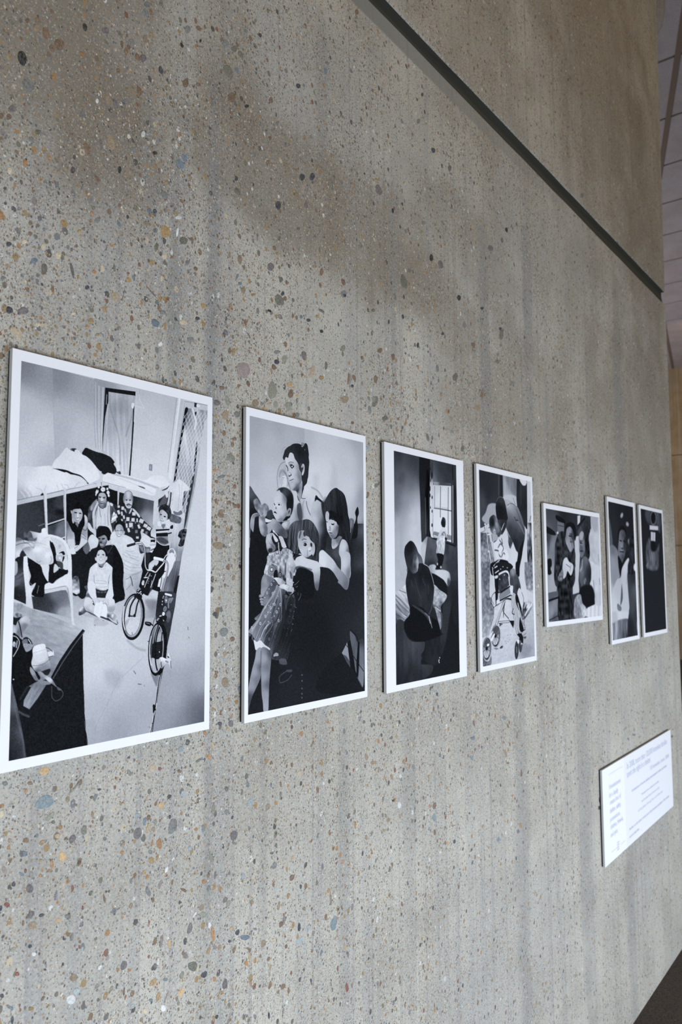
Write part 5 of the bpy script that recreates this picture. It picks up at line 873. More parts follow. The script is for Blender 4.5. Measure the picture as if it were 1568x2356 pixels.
('P',225,[1109,1586,1107,1590,1101,1593,1093,1592,1087,1589,1085,1585,1087,1580,1093,1578,1101,1578,1107,1581],0.0,3.5,1,1,None),
('P',34,[1073,1591,1144,1580,1149,1608,1118,1635,1074,1633,1056,1611],0.0,3.1,1,1,None),
('P',150,[1073,1595,1086,1599,1069,1615,1060,1608],0.0,3.1,1,1,None),
('P',160,[1117,1607,1131,1618,1122,1621],0.0,2.8,1,1,None),
('P',((1075,1688,130),(1089,1741,150),(1065,1910,175),(1054,1756,60),(1077,1826,36)),[1130,1802,1126,1865,1113,1918,1094,1952,1071,1962,1047,1947,1027,1910,1013,1856,1007,1794,1010,1731,1023,1679,1042,1644,1065,1632,1089,1646,1109,1683,1124,1738],0.0,2.5,1,1,None),
('P',34,[1028,1764,1120,1756,1122,1881,1060,1883,1021,1866],0.0,2.5,0,1,None),
('P',((1061,1920,175),),[1026,1868,1065,1881,1100,1882,1092,1930,1062,1958,1044,1953,1031,1924],0.0,3.1,1,1,('n',8,60,14,5)),
('L',120,[1090,1830,1125,1822],1.0,2.5,0,0.3,None),
('L',120,[1090,1830,1122,1868],1.0,2.5,0,0.3,None),
('L',120,[1090,1830,1110,1906],1.0,2.5,0,0.3,None),
('L',120,[1090,1830,1092,1931],1.0,2.5,0,0.3,None),
('L',120,[1090,1830,1070,1938],1.0,2.5,0,0.3,None),
('L',120,[1090,1830,1048,1927],1.0,2.5,0,0.3,None),
('L',120,[1090,1830,1030,1900],1.0,2.5,0,0.3,None),
('L',120,[1090,1830,1017,1860],1.0,2.5,0,0.3,None),
('L',120,[1090,1830,1012,1814],1.0,2.5,0,0.3,None),
('L',120,[1090,1830,1015,1769],1.0,2.5,0,0.3,None),
('L',120,[1090,1830,1027,1731],1.0,2.5,0,0.3,None),
('L',120,[1090,1830,1044,1706],1.0,2.5,0,0.3,None),
('L',120,[1090,1830,1066,1698],1.0,2.5,0,0.3,None),
('L',120,[1090,1830,1088,1708],1.0,2.5,0,0.3,None),
('L',120,[1090,1830,1107,1736],1.0,2.5,0,0.3,None),
('L',120,[1090,1830,1120,1776],1.0,2.5,0,0.3,None),
('P',((1074,1671,110),(1093,1723,170)),[1082,1640,1101,1662,1115,1707,1115,1752,1050,1759,1053,1721,1065,1670],0.0,3.9,1,1,None),
('L',30,[1141,1816,1130,1890,1107,1948,1077,1978,1046,1973,1020,1937,1004,1875,1001,1800,1011,1727,1033,1669,1063,1638,1094,1641,1121,1677,1138,1740,1141,1816],17.8,2.5,1,1,None),
('L',30,[1152,1816,1143,1887,1127,1943,1106,1972,1084,1969,1067,1935,1056,1876,1055,1805,1063,1734,1079,1678,1100,1648,1122,1650,1140,1684,1151,1743,1152,1816],11.7,2.5,1,1,None),
('L',165,[1123,1814,1114,1885,1095,1939,1070,1968,1044,1964,1022,1930,1009,1872,1006,1801,1015,1732,1034,1676,1059,1647,1085,1649,1108,1683,1121,1742,1123,1814],5.4,2.5,1,1,None),
('L',235,[1016,1719,1006,1770,1004,1820,1008,1872,1020,1917],5.4,3.1,1,1,None),
('L',40,[1082,1633,1053,1704,1045,1772],10.1,2.5,1,1,None),
('L',40,[1112,1700,1107,1759],9.4,2.5,1,1,None),
('L',180,[1065,1653,1044,1714,1032,1768],4.6,3.1,1,1,None),
('P',28,[1010,1936,1036,1966,1071,1976,1106,1958,1127,1947,1106,1986,1062,1995,1028,1975],0.0,3.1,1,1,None),
('P',40,[996,1752,996,1754,994,1756,991,1756,989,1754,989,1752,989,1749,991,1748,994,1748,996,1750],0.0,2.5,1,1,None),
('P',215,[1095,1832,1094,1835,1092,1837,1090,1836,1088,1835,1087,1832,1088,1829,1090,1827,1092,1827,1094,1829],0.0,2.5,1,1,None),
('L',110,[818,1734,864,1770,914,1797,965,1811],14.9,18.6,1,0.35,None),
('P',120,[1019,1971,1054,1995,1089,1991,1072,2064,1055,2046],0.0,7.7,1,0.9,None),
('P',((1113,1897,190),(1105,1924,160),(1126,1881,235)),[1091,1875,1113,1868,1140,1879,1158,1887,1167,1881,1168,1850,1175,1847,1189,1886,1203,1912,1202,1953,1190,1959,1181,1931,1158,1915,1140,1927,1114,1947,1096,1927,1089,1899],0.0,2.8,1,1,None),
('L',36,[1107,1897,1109,1924,1116,1942],5.5,3.5,1,1,None),
('L',36,[1166,1870,1176,1878],7.9,3.2,1,1,None),
('L',60,[1194,1904,1197,1953],5.6,4.8,1,1,None),
('L',245,[1115,1873,1109,1897],6.2,3.5,1,1,None),
('L',90,[1149,1900,1167,1909],10.2,7.1,1,0.7,None),
('L',150,[1190,1963,1191,2008],7.9,9.5,1,0.6,None),
('L',30,[1115,1955,1093,2025,1080,2096,1070,2166,1060,2215,1043,2298,1024,2369],8.1,2.5,1,1,None),
('L',30,[1121,1963,1098,2055,1085,2111,1073,2174,1064,2223,1048,2313,1040,2370],6.5,2.5,1,1,None),
('L',130,[1105,2019,1092,2079,1081,2132,1072,2174],4.9,2.5,1,1,None),
('L',225,[1073,2181,1068,2216],4.9,2.5,1,1,None),
('L',215,[1060,2233,1051,2260],4.8,2.5,1,1,None),
('L',215,[1047,2266,1038,2308],4.8,2.5,1,1,None),
('L',215,[1034,2318,1020,2368],5.2,2.5,1,1,None),
('P',30,[1041,2189,1057,2190,1060,2222,1044,2245,1041,2212],0.0,2.5,1,1,None),
('L',60,[911,2030,929,2037],3.1,2.7,1,0.8,None),
('L',60,[964,2046,967,2055],3.2,2.8,1,0.8,None),
('L',60,[886,1955,890,1964],3.1,2.7,1,0.8,None),
('L',60,[851,2174,851,2174],3.1,2.7,1,0.8,None),
('L',60,[1010,2332,1021,2340],3.2,2.8,1,0.8,None),
('L',130,[664,2144,757,1972],2.9,5.9,1,0.4,None),
('L',130,[573,2284,653,2156],2.9,5.7,1,0.4,None),
('L',130,[779,1974,959,1852],3.1,6.1,1,0.4,None),
('L',70,[1348,1673,1351,1693],5.7,5.7,1,0.7,None),
('L',70,[1358,1744,1361,1752],5.7,5.7,1,0.7,None),
('L',70,[874,1942,891,1962],5.1,5.1,1,0.7,None),
('L',70,[916,2034,939,2038],5.2,5.2,1,0.7,None),
('P',150,[648,1917,778,1947,758,2035,671,2008],0.0,59.2,1,0.4,None),
('P',((27,1331,75),(23,1405,40),(25,1287,70),(23,1228,40)),[-6,1214,54,1182,72,1346,78,1426,79,1471,-7,1434,-7,1317],0.0,2.5,0,1,None),
('P',((21,1331,95),(43,1346,80)),[-4,1334,61,1299,65,1334,-6,1372],0.0,2.5,0,1,None),
('P',100,[-4,1311,57,1275,60,1290,-4,1334],0.0,2.5,0,0.8,None),
('P',170,[-5,1219,14,1222,17,1275,10,1290,4,1299,-5,1287],0.0,4.3,1,1,None),
('P',((272,1418,110),(179,1442,50),(323,1530,120),(373,1558,190),(226,1468,60)),[110,1408,348,1385,375,1472,393,1567,126,1499],0.0,5.4,0,1,None),
('P',((323,1530,170),),[303,1504,381,1498,388,1571,295,1547],0.0,27.4,1,0.7,None),
('P',((283,1067,225),(363,1158,222),(368,1347,220),(374,1430,205)),[210,1049,248,1049,300,1063,340,1093,366,1139,379,1205,383,1299,392,1431,403,1566,412,1613,394,1612,371,1430,355,1362,351,1284,350,1190,330,1128,284,1098,222,1089],0.0,2.5,1,1,None),
('P',((302,1113,205),),[225,1064,266,1068,312,1091,337,1128,346,1178,352,1259,323,1253,305,1222,272,1173,261,1130,250,1106],0.0,2.6,1,1,None),
('P',32,[222,1085,243,1103,256,1131,265,1167,270,1223,288,1238,292,1254,352,1262,349,1290,308,1309,274,1328,250,1349,223,1340,216,1239,253,1223,245,1174,237,1137],0.0,2.5,1,1,None),
('P',((294,1191,200),(266,1186,205)),[269,1167,286,1161,318,1172,332,1172,322,1206,308,1216,287,1210,270,1204],0.0,2.6,1,1,('n',14,14,35,3)),
('P',36,[286,1161,317,1146,331,1165,318,1172,307,1160],0.0,2.6,1,1,None),
('P',34,[318,1178,328,1184,322,1206,312,1213],0.0,2.5,1,1,None),
('P',((333,1222,215),),[319,1210,339,1178,348,1190,352,1259,320,1256,316,1231],0.0,3.3,1,1,None),
('P',205,[260,1229,274,1232,289,1254,282,1266,257,1282,254,1257],0.0,2.6,1,1,None),
('P',((298,1222,70),),[274,1211,315,1219,317,1263,288,1241],0.0,3.3,1,1,None),
('P',160,[303,1116,301,1124,295,1129,288,1129,283,1124,280,1117,282,1110,288,1105,295,1105,300,1109],0.0,3.3,1,0.5,None),
('P',((291,1346,225),(224,1377,222),(326,1331,222)),[197,1358,223,1342,250,1349,277,1334,308,1312,353,1293,357,1378,341,1365,313,1365,198,1386],0.0,2.5,1,1,None),
('L',150,[198,1386,258,1377,313,1367,344,1364,355,1378,360,1430],2.3,2.6,1,1,None),
('P',((259,1399,205),),[198,1389,313,1371,341,1368,354,1384,356,1409,345,1390,314,1390,198,1410],0.0,2.5,0,1,None),
('P',((69,1257,225),(86,1376,220),(95,1465,205)),[54,1188,66,1181,78,1191,85,1257,101,1346,112,1376,137,1343,118,1388,110,1426,115,1466,110,1525,81,1524,76,1426,61,1316,53,1251],0.0,2.5,1,1,None),
('P',205,[112,1400,138,1397,146,1418,116,1424],0.0,2.5,1,1,None),
('P',30,[79,1191,113,1211,153,1231,173,1249,181,1279,202,1316,223,1340,197,1358,192,1427,146,1427,113,1415,118,1388,137,1343,105,1361,94,1340,103,1301,88,1256],0.0,2.5,1,1,None),
('L',215,[101,1343,114,1358],2.5,2.5,1,0.6,None),
('L',215,[137,1346,125,1382],2.5,2.5,1,0.6,None),
('L',215,[157,1361,148,1406],2.5,2.5,1,0.6,None),
('P',215,[166,1234,220,1233,221,1285,219,1334,202,1316,181,1273,173,1249],0.0,2.5,1,1,None),
('P',((150,1134,225),(185,1194,222),(83,1091,140),(180,1041,225),(152,1210,190),(217,1163,220)),[81,1034,113,1034,160,1039,166,1017,186,1007,203,1019,210,1049,222,1089,226,1119,241,1156,249,1186,251,1217,233,1230,199,1230,166,1234,139,1222,109,1205,79,1188,59,1161,42,1138,45,1114,83,1094,75,1071],0.0,2.5,1,1,('n',30,30,12,6)),
('P',((59,1053,80),),[42,1045,71,1032,97,1039,115,1075,134,1068,128,1089,83,1088,50,1078],0.0,6.9,1,0.8,('n',14,14,30,3)),
('P',((19,1109,185),(21,1168,195),(67,1107,190)),[-6,1101,19,1091,50,1087,89,1094,122,1099,117,1135,84,1124,46,1138,43,1150,41,1180,16,1189,-6,1199,-7,1140],0.0,2.5,1,1,('r',26,60,28,4,0.5)),
('L',50,[-4,1122,19,1112,48,1105,83,1106],3.7,4.3,1,0.7,None),
('L',70,[47,1090,57,1102,89,1097,116,1105],3.7,3.7,1,0.6,None),
('L',110,[83,1106,103,1127,117,1132],4.4,6.3,1,0.5,None),
('P',120,[-4,1080,18,1073,44,1087,-3,1101],0.0,6.1,1,0.7,None),
('P',50,[40,1150,59,1167,66,1182,28,1186],0.0,4.3,1,1,None),
('L',150,[135,1098,175,1106,209,1114],1.9,2.9,1,0.7,None),
('L',120,[232,1181,239,1202,229,1224],4.5,5.8,1,0.6,None),
('L',110,[139,1210,152,1219,165,1210],5.1,6.3,1,0.5,None),
('L',150,[188,1072,214,1061],2.6,3.2,1,0.6,None),
('P',((48,1516,165),(231,1589,165),(426,1639,180),(160,1653,150),(311,1729,160),(276,1827,150),(259,1876,120)),[-7,1455,35,1464,118,1499,268,1554,472,1640,458,1655,389,1727,314,1824,257,1926,169,1933,95,1877,0,1740],0.0,2.5,0,1,('r',40,14,12,4,0.35)),
('L',130,[114,1598,232,1620,367,1660,427,1688],2.9,6.5,1,0.4,None),
('L',130,[85,1577,194,1568,307,1599,406,1638],2.8,6.4,1,0.4,None),
('L',130,[159,1626,174,1653,235,1704,312,1742],2.8,6.3,1,0.4,None),
('L',130,[130,1638,145,1665,179,1694],2.8,6.2,1,0.4,None),
('L',130,[220,1709,293,1748,351,1772],2.9,6.4,1,0.4,None),
('P',34,[472,1640,488,1651,473,1673,478,1809,488,2006,493,2053,500,2174,508,2226,521,2488,-3,2434,-4,1932,169,1933,257,1926,314,1824,389,1727],0.0,2.5,0,1,None),
('L',20,[472,1642,389,1730,314,1827,260,1919],5.8,2.5,0,1,None),
('L',85,[482,1656,405,1745,334,1835,272,1927],6.6,2.9,0,1,None),
('P',((169,1943,120),(116,1977,140),(66,2035,150),(115,1928,60)),[80,1940,139,1920,176,1927,228,1959,172,2035,120,2093,81,2069,83,2037,127,1965],0.0,4.1,0,1,('r',8,30,12,4,0.5)),
('P',30,[-6,1756,119,1749,137,1832,167,1884,183,1925,98,1964,86,2021,32,2063,-2,1963],0.0,4.7,1,1,None),
('P',38,[-4,1541,17,1548,59,1543,46,1562,29,1568,16,1593,-4,1579],0.0,3.4,1,1,None),
('P',((20,1532,120),),[10,1525,34,1521,55,1536,28,1545],0.0,4.0,1,1,('n',12,12,35,3)),
('P',130,[25,1464,53,1467,61,1481,34,1509,19,1502],0.0,8.1,1,0.5,('n',12,12,25,3)),
('P',((67,1560,200),(75,1599,120),(96,1567,180)),[39,1562,63,1543,88,1542,106,1564,100,1590,86,1609,66,1635,52,1647,44,1607],0.0,4.1,1,1,None),
('P',((10,1628,195),(34,1633,110)),[-4,1589,16,1593,32,1581,44,1607,52,1653,35,1665,-1,1650],0.0,3.4,1,1,None),
('L',30,[34,1571,44,1601,52,1634,60,1673],6.8,2.7,1,1,None),
('P',((21,1742,30),),[-3,1650,31,1652,53,1673,88,1665,117,1690,133,1727,128,1799,115,1830,124,1880,154,1922,98,1962,7,1952,-4,1868],0.0,3.4,1,1,None),
('L',200,[-3,1652,25,1662,43,1692,34,1730,8,1773],4.0,2.7,1,1,None),
('P',170,[21,1703,19,1713,14,1718,8,1718,3,1712,0,1702,2,1693,7,1687,13,1687,19,1694],0.0,4.7,1,1,('n',8,8,50,3)),
('L',190,[29,1684,25,1723],4.7,3.3,1,1,None),
('P',150,[50,1669,67,1664,64,1680],0.0,3.4,1,1,None),
('P',110,[61,1686,88,1675,96,1702,68,1706],0.0,4.1,1,1,None),
('L',200,[99,1679,118,1706],4.8,3.4,1,1,None),
('L',30,[92,1669,114,1686,125,1710],4.1,2.5,1,1,None),
('P',((97,1731,150),),[68,1703,118,1709,133,1717,119,1742,91,1753,80,1740],0.0,3.1,1,1,('n',10,10,14,3)),
('P',((170,1736,225),(183,1803,212),(147,1833,205),(203,1864,130),(167,1877,100)),[135,1727,202,1713,217,1739,238,1811,250,1838,247,1865,225,1873,196,1880,152,1873,133,1848,124,1821,131,1783],0.0,2.5,1,1,None),
('L',170,[138,1762,177,1755,216,1746],2.1,3.1,1,1,None),
('L',70,[133,1838,173,1840,217,1829,249,1805],2.4,2.5,1,1,None),
('P',205,[149,1781,207,1765,220,1809,162,1824],0.0,4.9,1,0.7,None),
('P',((248,1778,218),),[226,1766,259,1760,270,1760,273,1788,238,1794],0.0,2.5,0,1,None),
('L',40,[216,1737,240,1746,263,1766],3.5,2.5,1,1,None),
('L',50,[238,1796,264,1791],3.5,2.5,1,1,None),
('P',34,[185,1882,240,1867,252,1878,237,1904,204,1897],0.0,5.6,1,0.9,None),
('P',((131,1881,150),(146,1915,110)),[119,1844,145,1872,168,1917,183,1931,154,1928,131,1897,116,1866],0.0,3.1,1,1,None),
('P',((204,1894,150),(253,1932,205),(280,1961,110)),[171,1879,196,1883,215,1902,257,1926,280,1955,296,1983,265,1960,243,1947,212,1918],0.0,3.2,1,1,None),
('P',130,[176,1927,227,1939,258,1959,213,1961,184,1951],0.0,3.1,1,1,None),
('L',110,[268,1941,293,1977,323,1999,343,2027,329,2055,296,2067,275,2052,266,2033,264,1974],3.1,3.5,1,0.75,None),
('P',90,[298,1981,332,2003,311,2005],0.0,3.9,1,1,None),
('P',((30,2047,95),(74,2228,85),(98,2354,60),(15,2149,55),(19,2254,50),(-1,2008,75),(22,2341,42)),[-5,1917,3,1932,25,2004,55,2113,82,2229,110,2370,0,2375,-3,2182,-2,2043],0.0,3.3,0,1,None),
('L',105,[2,1939,27,2064,53,2162,83,2264,98,2365],9.5,16.1,1,0.6,None),
('L',80,[55,2099,82,2117,118,2136],12.5,7.4,1,0.8,None),
('L',50,[60,2026,104,1960],12.6,5.2,1,1,None),
('P',30,[499,2264,517,2297,528,2374,502,2373],0.0,3.3,1,1,None),
('P',((531,2299,150),),[500,2219,582,2230,586,2379,526,2373,517,2297],0.0,8.2,1,0.25,None),
('P',225,[-7,1905,-7,1905,-7,1905,-7,1905,-7,1905,-7,1905,-7,1905,-7,1905,-7,1905,-7,1905],0.0,3.5,1,1,None),
('P',205,[18,1907,18,1909,15,1910,13,1910,10,1909,9,1906,10,1904,12,1903,15,1904,18,1905],0.0,2.9,1,1,None),]
OPS['p2'] = [
('P',((41,80,165),(365,31,165),(680,22,170),(254,197,182),(42,443,180),(94,582,190),(254,494,195),(479,90,178)),[-21,-19,704,-13,702,372,593,769,-4,806,-20,593],0.0,3.6,0,1,None),
('P',((716,56,182),(966,101,196),(1514,10,165),(964,344,208),(1369,216,196),(837,437,212),(1366,469,205),(1565,537,150),(1570,193,170)),[689,-3,1602,-11,1606,791,664,842,688,373],0.0,6.2,0,1,None),
('P',168,[1096,248,1148,324,1160,487,1041,498,1068,382],0.0,93.8,1,0.35,None),
('P',170,[812,400,887,400,874,513,812,503],0.0,69.8,1,0.3,None),
('P',((147,1528,36),(829,1780,36),(1496,1398,45),(1423,1564,42),(1522,1651,55),(1356,1314,38),(473,2278,44),(253,2109,38)),[-18,1128,592,1115,1359,1049,1602,1059,1584,2407,-6,2402],0.0,5.8,0,1,None),
('P',((1361,888,36),(1532,838,80),(1501,1051,50),(1548,752,130),(1304,1056,34),(1557,1177,70)),[1224,828,1362,804,1504,814,1621,791,1630,1201,1087,1207,1089,981],0.0,140.1,1,1,None),
('P',34,[1480,636,1498,695,1476,739,1473,790,1482,832,1459,934,1361,938,1389,862,1433,792,1450,741,1437,691],0.0,7.7,1,1,None),
('P',((1362,804,110),(1375,887,60)),[1335,773,1419,772,1375,937,1333,939],0.0,8.6,1,1,None),
('L',170,[1376,779,1361,888],5.4,6.5,1,1,None),
('P',((11,626,85),(42,731,45),(73,693,70)),[-9,581,63,629,125,689,147,760,147,818,-9,835],0.0,7.8,1,1,None),
('P',((15,944,36),(124,1002,34),(78,846,40)),[-3,788,114,781,115,876,138,963,179,1000,198,1031,217,1113,207,1203,198,1285,-11,1286],0.0,3.1,1,1,None),
('P',((42,848,165),(33,911,150),(96,814,100),(55,816,130)),[15,850,37,805,78,790,110,791,110,810,69,822,60,854,55,895,46,942,24,924,15,897],0.0,6.0,1,1,None),
('L',205,[4,994,11,913,15,856,33,811,60,794,96,787],3.4,3.4,1,1,None),
('L',200,[2,1069,8,994],5.2,3.7,1,1,None),
('P',((396,394,195),(357,464,185),(406,409,150),(461,420,190),(421,524,205)),[411,333,441,333,471,386,481,451,486,584,347,596,337,548,330,467,343,400,372,357],0.0,3.6,1,1,None),
('L',95,[441,323,401,336,372,357,347,393,334,434,330,483,337,538,352,569],3.6,4.0,1,1,None),
('L',130,[362,457,372,423,401,403,431,417,456,447,468,486,471,529],16.2,16.2,1,0.6,None),
('L',90,[416,412,446,435,466,470,471,519],4.9,6.5,1,0.7,None),
('P',210,[463,496,455,530,434,553,408,555,387,537,379,505,387,471,408,448,434,446,455,464],0.0,4.9,1,1,None),
('L',110,[421,464,396,470,384,501,391,536],4.0,4.8,1,1,None),
('L',120,[411,475,401,493,404,519],4.8,5.7,1,0.7,None),
('L',120,[446,545,457,504,446,462],2.8,4.1,1,0.8,None),
('L',95,[481,501,496,550,506,576],12.3,10.7,1,0.5,None),
('L',120,[442,199,417,203,397,228,387,263],2.4,3.7,1,0.8,None),
('L',120,[447,209,427,225,402,254],2.0,3.7,1,0.6,None),
('P',((522,296,205),(466,300,205),(557,393,205),(521,447,208),(619,438,110),(609,405,130),(598,541,50),(536,513,190),(558,316,190),(599,355,150),(578,459,190)),[446,275,487,240,522,236,568,281,620,309,650,421,650,468,619,522,577,566,536,563,511,552,496,517,486,484,481,445,471,406,446,355,434,310],0.0,3.7,1,1,None),
('P',((598,558,40),(629,565,160),(650,502,150),(608,594,170)),[536,557,577,529,619,499,661,488,671,535,660,593,649,638,598,642,577,576],0.0,6.7,1,1,None),
('P',((599,236,34),(568,261,60),(609,320,50)),[402,291,417,252,431,224,467,193,497,179,538,156,599,145,646,150,673,159,694,130,715,129,731,144,742,184,749,225,747,253,754,293,746,356,740,418,730,447,719,482,681,517,671,548,660,593,652,570,661,501,650,451,645,401,619,370,607,330,583,303,558,282,537,244,502,237,484,254,469,288,441,284,421,315,404,300],0.0,2.9,1,1,None),
('P',((645,353,60),(666,385,60)),[620,329,646,312,682,315,661,365,651,387,625,369],0.0,5.9,1,1,None),
('P',((672,347,190),(661,410,200)),[646,343,659,321,677,316,689,335,687,376,671,412,658,418,652,414,658,379,669,358,664,341,651,353],0.0,3.4,1,1,None),
('L',50,[664,331,674,350,661,386],4.2,5.1,1,1,None),
('P',130,[652,132,662,126,689,133,673,155,659,171,644,159],0.0,4.2,1,1,('n',9,9,50,3)),
('L',150,[694,183,693,192],4.3,3.4,1,1,None),
('L',60,[476,335,486,325,512,319,542,321],4.9,4.9,1,0.85,None),
('P',100,[481,341,502,332,532,336,517,347,496,360],0.0,8.2,1,0.6,None),
('P',38,[499,346,517,339,537,345,550,350,537,365,517,374,506,365],0.0,4.1,1,1,None),
('P',238,[531,355,529,359,525,362,520,363,516,361,515,357,516,353,520,350,525,349,529,351],0.0,4.1,1,1,None),
('L',34,[445,354,456,364,466,376,469,399],8.2,4.9,1,1,None),
('P',60,[476,435,496,437,511,418,514,435,496,445,483,450],0.0,4.9,1,1,None),
('L',120,[486,414,506,412,514,428],3.3,4.9,1,0.8,None),
('L',55,[490,482,511,475,538,464],5.8,4.1,1,1,None),
('L',150,[506,496,531,490],8.2,9.9,1,0.5,None),
('P',110,[531,557,557,531,598,504,629,470,650,434,619,519,577,560],0.0,16.7,1,0.5,None),
('P',((713,527,215),(836,595,205),(617,767,90),(570,655,205),(737,721,200),(523,773,190),(688,763,200)),[523,575,582,570,599,645,641,627,665,563,714,496,787,497,874,529,937,563,969,609,949,622,899,614,849,579,823,652,786,717,767,758,773,836,809,912,476,927,477,776,535,658],0.0,6.8,1,1,None),
('L',120,[787,513,874,537,943,595],14.0,18.0,1,0.5,None),
('L',90,[713,644,731,705,773,765],7.8,8.8,1,1,None),
('L',110,[683,639,664,687,676,787],9.6,11.6,1,0.5,None),
('P',60,[611,667,641,673,664,787,628,828,593,769,587,692],0.0,13.4,1,0.8,None),
('L',45,[594,607,611,637,629,651],6.7,6.7,1,1,None),
('L',60,[665,563,647,618,701,620],4.8,5.8,1,1,None),
('P',((836,675,195),(898,750,150),(810,873,195),(948,826,60),(883,1067,70),(833,1029,110),(960,985,40),(835,793,205)),[842,579,899,622,962,625,987,744,1012,903,985,1064,958,1208,820,1210,808,1069,834,951,785,835,773,742],0.0,8.0,1,1,None),
('P',40,[943,651,1027,645,1022,1224,832,1225,896,1067,960,866],0.0,70.5,1,0.85,None),
('P',36,[846,579,886,599,943,627,924,636,861,617,830,636],0.0,7.0,1,1,None),
('P',((1044,632,55),(1167,699,34),(983,617,60),(959,638,50)),[959,631,977,614,1008,574,1057,524,1107,493,1150,485,1182,496,1239,516,1277,548,1296,590,1315,651,1327,728,1346,774,1358,883,1356,1078,1341,1189,1252,1080,1165,968,1102,1008,1041,953,1005,898,982,824,958,770,934,715,923,663,923,626],0.0,3.9,1,1,('r',14,90,9,4,-0.2)),
('P',((1042,821,195),(1012,747,180),(1135,816,190),(1116,894,130),(1006,842,205),(1090,944,110),(1042,878,205),(1166,853,80),(1079,857,205)),[988,726,1013,710,1043,738,1055,775,1104,791,1154,804,1179,833,1172,883,1146,930,1103,955,1072,960,1047,938,1029,912,1011,891,1000,854,994,805,982,768],0.0,4.3,1,1,None),
('P',34,[1037,784,1080,770,1129,778,1154,815,1179,829,1204,813,1192,756,1105,704,1043,704,1037,746],0.0,5.8,1,1,None),
('P',((1085,808,190),),[1061,794,1104,787,1123,802,1104,818,1067,816],0.0,4.4,1,1,None),
('P',36,[1064,820,1098,820,1116,812,1104,831,1079,831],0.0,4.4,1,1,None),
('L',60,[1043,787,1073,778,1123,785],5.8,6.8,1,0.7,None),
('L',40,[994,805,1015,810],5.7,4.3,1,1,None),
('P',70,[1021,875,1042,882,1060,877,1054,885,1030,884],0.0,4.3,1,1,None),
('P',120,[1036,852,1054,843,1063,869,1042,878],0.0,6.7,1,0.6,None),
('P',80,[1029,903,1066,901,1085,908,1054,913],0.0,4.8,1,1,None),
('L',60,[1041,923,1078,929],7.7,9.6,1,0.5,None),
('P',((1102,1000,150),(1133,1030,185),(1089,1046,190),(1165,968,110)),[1078,960,1134,958,1184,929,1228,939,1202,978,1164,1018,1120,1045,1089,1050,1071,1032,1072,990],0.0,5.8,1,1,None),
('P',((1041,1010,50),(1132,1102,80),(1101,1160,50),(1004,1086,60)),[1005,951,1035,935,1066,968,1068,1009,1083,1047,1114,1049,1164,1021,1203,966,1228,950,1202,997,1183,1044,1179,1090,1207,1120,1219,1191,1213,1234,1039,1236,1003,1161,980,1087,992,1012],0.0,4.4,1,1,None),
('L',150,[1234,954,1196,997,1180,1044,1179,1082],3.0,3.4,1,1,None),
('P',((1259,1042,205),(1290,1118,190),(1323,1079,90),(1277,1176,195)),[1234,958,1279,964,1317,1001,1336,1059,1352,1136,1353,1311,1224,1311,1213,1158,1201,1120,1182,1090,1189,1028,1209,985],0.0,5.0,1,1,None),
('P',((1261,1191,200),(1329,1273,120),(1260,1355,110),(1247,1273,180)),[1215,1085,1345,1082,1358,1198,1342,1331,1314,1413,1273,1421,1205,1379,1165,1346,1274,1290,1234,1241],0.0,9.5,1,1,None),
('P',((933,1179,215),(1061,1201,195),(1153,1273,150),(1273,1380,100),(1219,1347,140)),[895,1085,940,1064,997,1090,1101,1153,1167,1217,1260,1273,1315,1331,1307,1405,1273,1421,1205,1371,1139,1306,1087,1258,1022,1226,932,1215,888,1195,889,1140],0.0,8.2,1,1,None),
('P',((662,1175,215),(832,1227,205),(832,1313,160),(856,1392,90)),[533,1116,615,1069,711,1105,833,1141,888,1195,907,1251,894,1345,874,1423,837,1407,819,1345,807,1274,770,1251,662,1217,579,1214],0.0,7.8,1,1,None),
('P',((560,919,75),(509,1021,60),(663,881,70),(715,946,50),(585,851,90)),[463,1022,464,940,484,883,519,848,575,822,663,810,716,800,769,807,823,839,877,905,893,960,887,1077,865,1164,767,1166,688,1133,636,1104,584,1112,534,1086,488,1064],0.0,4.2,1,1,('r',9,120,26,4,0.15)),
('L',135,[509,888,494,955,498,1038],2.9,4.9,1,0.5,None),
('L',135,[550,870,529,937,534,1020,585,1068],2.9,4.9,1,0.5,None),
('L',135,[585,851,559,936,569,1002,605,1068],2.9,5.0,1,0.5,None),
('L',135,[627,842,606,900,595,985],2.9,5.0,1,0.5,None),
('P',((636,1017,180),(715,1031,190),(652,1100,200),(725,1098,195),(637,949,150),(795,1046,170),(768,1097,200),(741,1149,120)),[611,917,663,901,715,912,768,978,822,1011,833,1062,821,1100,789,1131,746,1142,704,1136,662,1117,631,1084,605,1044,600,1001,595,968],0.0,5.1,1,1,None),
('P',60,[716,888,823,907,871,974,860,1009,822,1004,768,965,715,946,684,954,673,921],0.0,7.7,1,1,('r',9,100,20,4,0)),
('P',60,[632,909,647,915,626,970,611,964],0.0,5.8,1,0.7,None),
('L',50,[656,986,678,975,712,979],6.3,6.3,1,0.8,None),
('P',40,[672,1022,689,1007,712,1010,720,1024,706,1037,683,1036],0.0,4.5,1,1,None),
('P',175,[675,1018,686,1014,683,1029],0.0,2.7,1,1,None),
('P',210,[710,1013,710,1015,708,1016,706,1016,705,1015,704,1014,705,1012,706,1011,708,1011,710,1012],0.0,2.5,1,1,None),
('L',90,[667,1011,689,998,723,1002],3.2,4.1,1,1,None),
('P',50,[769,1008,792,1011,792,1040,771,1033],0.0,6.4,1,1,None),
('P',70,[754,1074,768,1070,766,1079,751,1081],0.0,3.7,1,1,None),
('P',225,[740,1056,769,1041,780,1055,768,1070,748,1078],0.0,6.4,1,0.7,None),
('P',60,[700,1137,734,1133,768,1117,791,1106,803,1128,762,1139,734,1144],0.0,5.5,1,1,None),
('L',90,[728,1075,728,1122],9.1,11.8,1,0.5,None),
